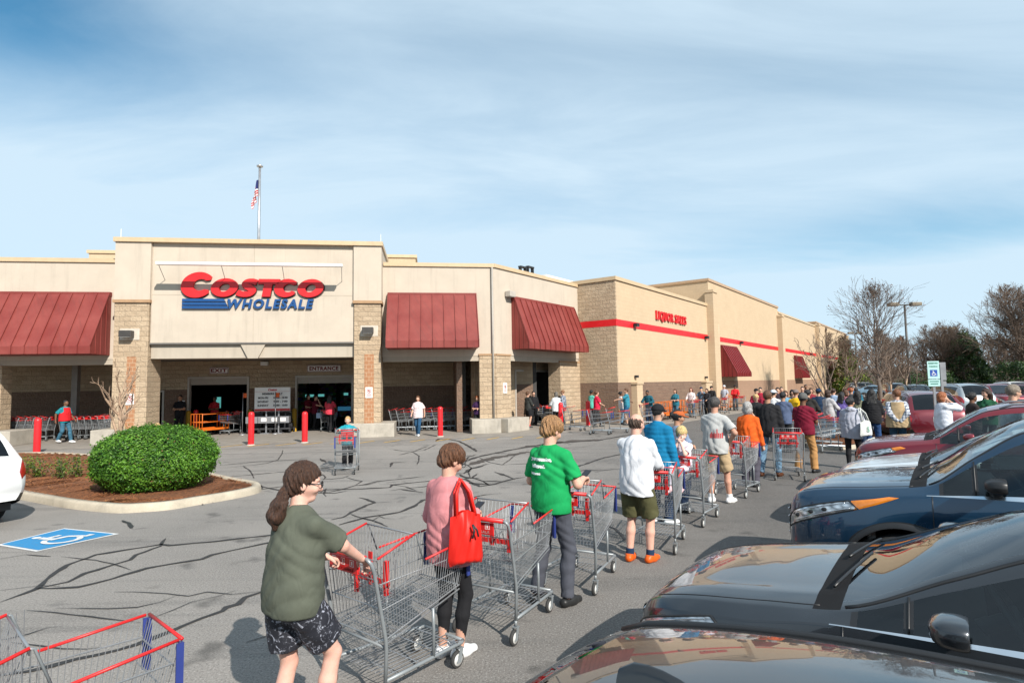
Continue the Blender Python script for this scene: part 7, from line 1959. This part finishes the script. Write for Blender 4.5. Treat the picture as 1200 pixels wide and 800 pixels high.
# --- in front of the store
SG = 'people in front of the store'
def sp(label, px, fy, H, a, **k):
    p = gnd(px, fy); k.setdefault('det', .019); person(label, (p.x, p.y), az(a), H, group=SG, **k)
sp('employee in a red vest and teal shirt walking past the nested carts', 75, 519, 1.76, 100, la='swingf', ra='swingb', feet=((.24, .09), (-.22, -.09)), heel=(0, .05), top=('tee', TEAL, .84), bottom=('jeans', (.04, .12, .18)), shoes=WS, hair=('crop', HBK), skin='brown', extra=(('belt_vest', (.55, .015, .02), .90),))
sp('woman in a white and pink shirt and blue jeans walking out of the store', 490, 510.5, 1.68, 185, la='swingb', ra='swingf', feet=((.12, .05), (-.12, -.05)), fem=True, fat=1.08, top=('tee', (.68, .56, .56), .78, 'cloth', .03), bottom=('jeans', (.02, .07, .14)), shoes=WS, hair=('bob', BRN))
sp('woman in dark purple half hidden by the corner pier', 560, 506, 1.62, 200, fem=True, top=('tee', (.04, .015, .06), .84), bottom=('pants', BLK), hair=('mop', AUB), la='fold', ra='fold')
def ap(label, px, v, H, a, **k): p = toA(fa(px, 480, v)[0], v); k.setdefault('det', .019); person(label, (p.x, p.y), az(a), H, group=SG, **k)
ap('guard in black clothes with folded hands left of the exit doorway', 211, 3.4, 1.86, 175, la='fold', ra='fold', fat=1.15, top=('tee', BLK, .86), bottom=('pants', BLK), hair=('crop', HBK), skin='tan')
ap('employee in a red and white vest inside the exit doorway', 251.5, 4.8, 1.74, 180, la='fold', ra='fold', top=('tee', (.42, .02, .03), .86), bottom=('pants', BLK), hair=('bun', HBK), skin='brown')
ap('employee in maroon at the left inside the entrance doorway', 361, 4.5, 1.76, 120, la='fold', ra='fold', fem=True, top=('tee', (.14, .008, .02), .84), bottom=('pants', BLK), hair=('bob', DBR))
ap('woman in maroon holding up a small parcel at the entrance', 369.5, 4.0, 1.72, 110, la='chin', ra='reach', fem=True, top=('tee', (.11, .006, .02), .84), bottom=('pants', BLK), hair=('bun', DBR))
ap('person in a bright pink patterned shirt walking into the entrance', 386.5, 2.6, 1.74, 5, la='cart', ra='cart', fem=True, fat=1.15, feet=((.14, .09), (-.14, -.09)), top=('tee', (.62, .05, .08), .84), bottom=('pants', BLK), hair=('long', HBK), skin='brown')
bh = gnd(183, 545); person('blond child just visible above the round bush', (bh.x, bh.y), az(95), 1.16, hp=.1, head=1.2, top=('tee', (.10, .16, .28), .84), bottom=('pants', BLK), hair=('crop', BLD), det=.016, group=SG)
p = toB(2.75, .2); person('person in a dark jacket and red socks beside the corner pier', (p.x, p.y), az(60), 1.74, 'fold', 'fold', top=('jacket', (.03, .032, .03), .84), bottom=('shorts', BLK), socks=(.5, .02, .03), hair=('short', BRN), det=.019, group=SG)
p = toB(3.6, -.9); person('woman in a white jacket and black leggings pushing a cart at the side doorway', (p.x, p.y), az(335), 1.70, 'cart', 'cart', fem=True, fat=1.15, top=('jacket', (.60, .62, .64), .78, 'cloth', .028), bottom=('leggings', BLK), hair=('bob', (.10, .09, .08)), det=.019, group=SG)
p = toB(4.25, .9); person('person in black facing out of the dark side doorway', (p.x, p.y), az(170), 1.74, 'down', 'down', top=('jacket', BLK, .84), bottom=('pants', BLK), hair=('short', HBK), det=.019, group=SG)
p = toB(5.2, -.3); person('person in a grey camouflage hoodie at the side doorway', (p.x, p.y), az(300), 1.78, 'down', 'fold', fat=1.1, top=('jacket', (.035, .04, .05), .84, 'camo'), bottom=('pants', BLK), hair=('crop', (.2, .1, .05)), det=.019, group=SG)
sp('person in a light green shirt behind the red bollard at the wing corner', 694, 497.5, 1.76, 60, la='cart', ra='cart', top=('tee', (.10, .42, .33), .84), bottom=('pants', BLK), hair=('short', HBK), skin='brown')
sp('woman in a bright red shirt and black trousers beside the red bollard', 700, 500, 1.74, 80, la='cart', ra='fold', fem=True, feet=((.2, .07), (-.18, -.07)), top=('tee', (.58, .012, .05), .84), bottom=('leggings', BLK), hair=('bun', BRN))
sp('woman in a white top facing the man in teal at the wing corner', 728.5, 497, 1.66, 95, la='reach', ra='reach', fem=True, top=('tee', (.62, .60, .60), .84), bottom=('jeans', LJEAN), hair=('bun', HBK), skin='brown')
sp('man in a teal shirt and blue shorts facing the woman in white', 735, 498, 1.82, 275, la='reach', ra='fold', top=('tee', (.03, .20, .27), .82), bottom=('shorts', (.015, .08, .16)), hair=('short', BRN))
def wp(label, px, off, H, a, **k): p = wallpt(px, off); k.setdefault('det', .02); person(label, (p.x, p.y), az(a), H, group=QG, **k)
TE2 = (.02, .13, .18)
wp('man in dark teal leaning over his cart at the brown wall base', 760, 1.7, 1.74, 215, la='lean', ra='lean', lean=.30, top=('long', (.012, .08, .11), .84), bottom=('pants', NVY), hair=('crop', HBK), skin='brown')
wp('woman in a teal top standing by the orange platform trucks', 791, 2.1, 1.72, 230, la='fold', ra='fold', fem=True, top=('tee', TE2, .84), bottom=('jeans', (.05, .12, .17)), hair=('bob', BRN))
wp('woman in white with a brown scarf holding a cart at the wall', 809.5, 1.6, 1.74, 215, la='cart', ra='cart', fem=True, fat=1.15, top=('long', (.55, .48, .48), .80), bottom=('jeans', (.10, .15, .2)), hair=('long', (.12, .04, .025)))
wp('person in blue grey touching their face at the wall', 821.5, 1.7, 1.76, 220, la='face', ra='cart', top=('tee', (.09, .15, .22), .84), bottom=('pants', (.16, .18, .2)), hair=('crop', HBK), hat=('cap', NVY))
wp('person in black with a dark cap at the tall pilaster', 833.5, 1.7, 1.80, 215, la='cart', ra='cart', top=('jacket', BLK, .84), bottom=('pants', BLK), hair=('short', HBK), hat=('cap', BLK))
wp('person in black bending beside the tall pilaster', 828, 2.2, 1.66, 230, la='cart', ra='cart', top=('jacket', (.02, .02, .025), .84), bottom=('pants', BLK), hair=('bob', DBR))
wp('man in a pale grey shirt and tan shorts wearing a light cap at the wall', 848.5, 1.6, 1.82, 215, la='cart', ra='down', top=('tee', (.34, .36, .42), .84), bottom=('shorts', (.42, .34, .26)), hair=('short', GRY), hat=('cap', (.45, .47, .5)))
wp('person in a bright red hooded top with a dark cap at the wall', 861, 1.7, 1.80, 205, la='cart', ra='fold', top=('jacket', (.48, .015, .02), .84), bottom=('pants', (.10, .11, .12)), hair=('crop', HBK), hat=('cap', BLK), skin='brown')
# --- the crowd at the turn of the queue
def cp(label, px, D, H, a, **k): k.setdefault('det', .017 if D < 22 else .022); x, y = at(px, D); person(label, (x, y), az(a), H, group=QG, **k)
cp('blond woman with dark glasses in a black top', 883.5, 20, 1.64, 190, la='cart', ra='cart', fem=True, top=('tee', BLK, .84), bottom=('pants', BLK), hair=('mop', BLD), glasses=True)
cp('person in a maroon top behind the blond woman', 884, 25.5, 1.76, 215, la='cart', ra='fold', top=('long', (.22, .01, .03), .84), bottom=('pants', BLK), hair=('crop', HBK), hat=('cap', BLK))
cp('second person in maroon in the far part of the crowd', 889, 30, 1.76, 210, la='fold', ra='fold', top=('long', (.28, .012, .03), .84), bottom=('pants', BLK), hair=('short', HBK))
cp('person in a white top with a black shoulder strap and pale cap', 904, 20.3, 1.78, 60, la='fold', ra='fold', fat=1.2, top=('tee', (.62, .62, .62), .82), bottom=('jeans', DJEAN), hair=('short', HBK), hat=('cap', (.5, .52, .58)))
cp('man in a denim blue shirt behind the black jacket man', 915, 17.6, 1.76, 50, la='cart', ra='cart', fat=1.12, top=('long', (.075, .10, .17), .84), bottom=('pants', BLK), hair=('short', HBK), skin='tan')
cp('person in dark clothes far back above the denim shirt', 909, 27, 1.78, 200, la='fold', ra='fold', top=('jacket', (.03, .02, .03), .84), bottom=('pants', BLK), hair=('short', HBK))
cp('person with a red collar far back beside the dark clothes', 913.5, 29, 1.78, 200, la='fold', ra='fold', top=('long', (.26, .03, .03), .84), bottom=('pants', BLK), hair=('crop', HBK))
cp('woman in light blue in the middle of the crowd', 918, 23, 1.70, 210, la='fold', ra='fold', fem=True, top=('long', (.12, .26, .36), .84), bottom=('jeans', JEAN), hair=('bob', BRN))
cp('man in a yellow t shirt in the middle of the crowd', 930, 20, 1.78, 45, la='cart', ra='down', fat=1.15, top=('tee', (.62, .36, .012), .82), bottom=('pants', BLK), hair=('crop', BRN), hat=('cap', (.16, .13, .12)))
cp('dark haired person just left of the yellow t shirt', 926, 23.5, 1.72, 190, top=('jacket', (.03, .03, .035), .84), bottom=('pants', BLK), hair=('bob', HBK))
cp('man in a dark hooded jacket right of the knitted hat', 944, 19.4, 1.78, 50, la='cart', ra='cart', fat=1.15, top=('jacket', (.026, .024, .022), .80), bottom=('pants', BLK), hair=('short', HBK), extra=(('hood', (.026, .024, .022)),))
cp('person in black far back above the hooded jacket', 938, 29, 1.78, 210, top=('jacket', BLK, .84), bottom=('pants', BLK), hair=('crop', HBK), la='fold', ra='fold')
cp('person in dark red far back in the crowd', 948, 27, 1.72, 210, fem=True, top=('long', (.2, .02, .03), .84), bottom=('pants', BLK), hair=('bob', BRN), la='fold', ra='fold')
cp('farthest man with a bare head in the crowd', 942, 33, 1.84, 200, top=('long', (.08, .06, .06), .84), bottom=('pants', BLK), hair=('crop', HBK), skin='brown')
cp('man in a navy jacket and navy cap with light jeans', 956.5, 21.5, 1.78, 30, la='fold', ra='cart', top=('jacket', (.010, .028, .065), .84), bottom=('jeans', (.07, .17, .28)), hair=('crop', HBK), hat=('cap', NVY))
cp('woman in a light grey coat and pale jeans', 967.5, 20.6, 1.74, 70, la='fold', ra='cart', fem=True, top=('jacket', (.40, .39, .40), .80), bottom=('jeans', (.18, .33, .45)), shoes=WS, hair=('bob', DBR))
cp('person in a pale blue shirt behind the grey coat', 974, 24, 1.74, 60, top=('long', (.30, .40, .55), .84), bottom=('jeans', JEAN), hair=('short', DBR))
cp('woman in a violet patterned top behind the small tree', 983.5, 20.5, 1.66, 70, la='cart', ra='cart', fem=True, fat=1.1, top=('tee', (.15, .11, .35), .82), bottom=('jeans', DJEAN), hair=('long', HBK), skin='tan')
cp('person in pink and white right of the small tree', 989, 23, 1.68, 80, fem=True, top=('long', (.50, .20, .26), .84), bottom=('pants', BLK), hair=('bob', BRN))
cp('person in dark grey right of the small tree trunk', 995, 26, 1.72, 40, top=('jacket', (.05, .05, .055), .84), bottom=('pants', BLK), hair=('short', AUB))
cp('person in a pale cap and blue top far back near the wall end', 996.5, 31, 1.78, 60, top=('tee', (.03, .12, .22), .84), bottom=('pants', BLK), hair=('crop', DBR), hat=('cap', (.6, .6, .6)))
cp('man in a teal jacket beside the black haired woman', 1000.5, 26, 1.74, 40, top=('jacket', (.02, .13, .20), .84), bottom=('jeans', JEAN), hair=('crop', HBK))
# =================================================================== things people carry
from mathutils.bvhtree import BVHTree
def stick(root, part_name, local_mesh, up_off, mats, name, face):
    """wrap flat lettering (x right, z up, facing -y) on the back of a garment; face: direction the wearer's back points, in wearer space -x"""
    ob = [c for c in root.children if c.name.split('.')[0] == part_name][0]
    bv = BVHTree.FromPolygons([v.co.copy() for v in ob.data.vertices], [tuple(p.vertices) for p in ob.data.polygons]); q = MB(); vs = []
    for x, y, z in local_mesh.v:
        hit = bv.ray_cast(Vector((-1.2, -x + up_off[0], z + up_off[1])), Vector((1, 0, 0))); hx = hit[0].x if hit[0] else 0
        vs.append((hx - .004, -x + up_off[0], z + up_off[1]))
    q.add(vs, local_mesh.f); q.m = list(local_mesh.m); q.build(name, mats, ob)
def dense_text(q, body, size, x, z, w, h, mi=0): add_text(q, body, size, (x, 0, z), mi, width=w, height=h, extrude=0.0, offset=.012)
q = MB(); dense_text(q, 'your groceries,', .1, -.01, .03, .27, .042); dense_text(q, 'delivered.', .1, -.03, -.03, .19, .035); dense_text(q, 'instacart', .1, -.05, -.10, .13, .026)
stick(pg, 't_shirt', q, (.03, 1.33), [pm('white print', (.75, .8, .76), .8, 0, .05)], 'back_print', None)
q = MB()
for k in range(9): q.box(-.06 + .022*k, -.045 + .022*k, 0, .0, -.05, .02 + .03*math.sin(k*1.7)**2 + (.06 if k == 5 else 0))
q.f = [f for i, f in enumerate(q.f) if i % 6 == 2]; q.m = [0]*len(q.f); q.sm = [False]*len(q.f)
stick(pt, 't_shirt', q, (-.04, 1.14), [pm('red print', (.45, .05, .05), .8, 0, .05)], 'back_print', None)
def bag(name, label, cat, pos, rz, w, h, dpt, col, strap_to, graphic=None, group=None):
    t = thing(name, label, cat, pos, rz); q = MB(); n = 22
    for sg in (1, -1):
        rows = []
        for j in range(n+1):
            v = j/n; row = []
            for i in range(n+1):
                u = 2*i/n - 1; full = (1 - abs(u)**3.2)*(.30 + .70*math.sin(min(1, (1-v)*1.25 + .10)*math.pi/2)) * (1 if v > .0 else 1)*min(1, (v*9)**.5 + .15)
                x = u*w*.5*(1 - .16*v)*(1 - .10*max(0, .12 - v)/.12); z = v*h + .02*math.cos(u*3)*v - .012*abs(u)*(1-v)
                fold = .010*math.sin(u*7 + v*5)*v + .007*math.sin(u*13 - v*9)
                row.append((x, sg*(full*dpt*.5 + fold*(1 - abs(u)**4)), z))
            rows.append(row if sg > 0 else row[::-1])
        q.grid(rows)
    q.build('bag_body', cloth(col, 'leather' if cat == 'handbag' else 'cloth'), t, fix=True)
    q = MB()
    for s in (1, -1): q.tube([(-w*.26, s*.02, h*.93), (-w*.20 + strap_to[0]*.5, s*.022 + strap_to[1]*.5, h + strap_to[2]*.62), (strap_to[0], strap_to[1] + s*.02, h + strap_to[2]), (w*.16 + strap_to[0]*.5, s*.02 + strap_to[1]*.4, h + strap_to[2]*.62), (w*.26, s*.02, h*.93)], .013, 6)
    q.build('strap', cloth(col, 'leather' if cat == 'handbag' else 'cloth'), t)
    if graphic:
        q = MB(); graphic(q); q.build('print', pm('bag print', graphic.col, .7), t)
    return t
# red shoulder bag at the right side of the woman in pink
f_ = Vector((math.sin(R(33)), math.cos(R(33)), 0)); r_ = Vector((f_.y, -f_.x, 0)); o_ = Vector((-.53, 4.78, 0))
bg_ = bag('shoulder_bag', 'bright red shoulder bag hanging beside the woman in pink', 'handbag', o_ + r_*.25 - f_*.10 + Vector((0, 0, .79)), az(33) - R(30), .29, .37, .13, (.60, .018, .012), (-.0, .10, .24))
q = MB(); q.tube([(.02, -.09, .30), (.03, -.10, .25), (.01, -.105, .20)], .008, 6); q.tube([(.02, -.09, .30), (.05, -.10, .26), (.06, -.105, .21)], .007, 6); q.build('key_ring', M_BLACK, bg_)
def gr(q):
    for k in range(4): q.box(-.07, .02 - .012*k, -.093, -.09, .10 + .035*k, .118 + .035*k)
gr.col = (.10, .30, .22)
f_ = Vector((math.sin(R(40)), math.cos(R(40)), 0)); r_ = Vector((f_.y, -f_.x, 0)); o_ = Vector((*at(993, 14.15), 0))
bag('tote_bag', 'white cloth tote bag with green print hanging from the grey hoodie', 'tote bag', o_ + r_*.31 - f_*.10 + Vector((0, 0, .80)), az(40) - R(25), .42, .34, .14, (.62, .63, .60), (-.02, .12, .30), gr)
# phones
def phone(person_root, info, which, label):
    w_ = info['arms'][which][2]; e_ = info['arms'][which][1]; d = unit(w_ - e_); M_ = person_root.matrix_world
    bpy.context.view_layer.update(); M_ = person_root.matrix_world; c = M_ @ Vector(w_ + d*.11 + v3(0, 0, .018)); t = thing('phone', label, 'phone', c, person_root.rotation_euler.z); q = MB()
    Rm = Matrix.Rotation(-.45, 4, 'Y'); q.box(-.075, .075, -.036, .036, -.004, .004, 0, Rm); o = q.build('phone_case', M_BLACK, t); q = MB(); q.box(-.070, .070, -.033, .033, .004, .0052, 0, Rm); q.build('screen', pm('phone screen', (.02, .02, .025), .1), t)
phone(pg, ig, 1, 'dark phone in the hand of the young man in green'); phone(pk, ik_, 1, 'dark phone held by the woman in pink')
q = MB(); t = thing('parcel', 'small pale blue bag hanging from the woman in maroon at the entrance', 'bag', toA(fa(374, 480, 3.6)[0], 3.6, .62), AA)
q.box(-.13, .13, -.06, .06, 0, .26); bevel(q.build('bag_body', pm('pale blue bag', (.35, .45, .62), .6), t), .02); q = MB(); q.tube([(-.07, 0, .26), (-.05, 0, .42), (.05, 0, .42), (.07, 0, .26)], .008, 5); q.build('handle', pm('pale blue bag', (.35, .45, .62), .6), t)
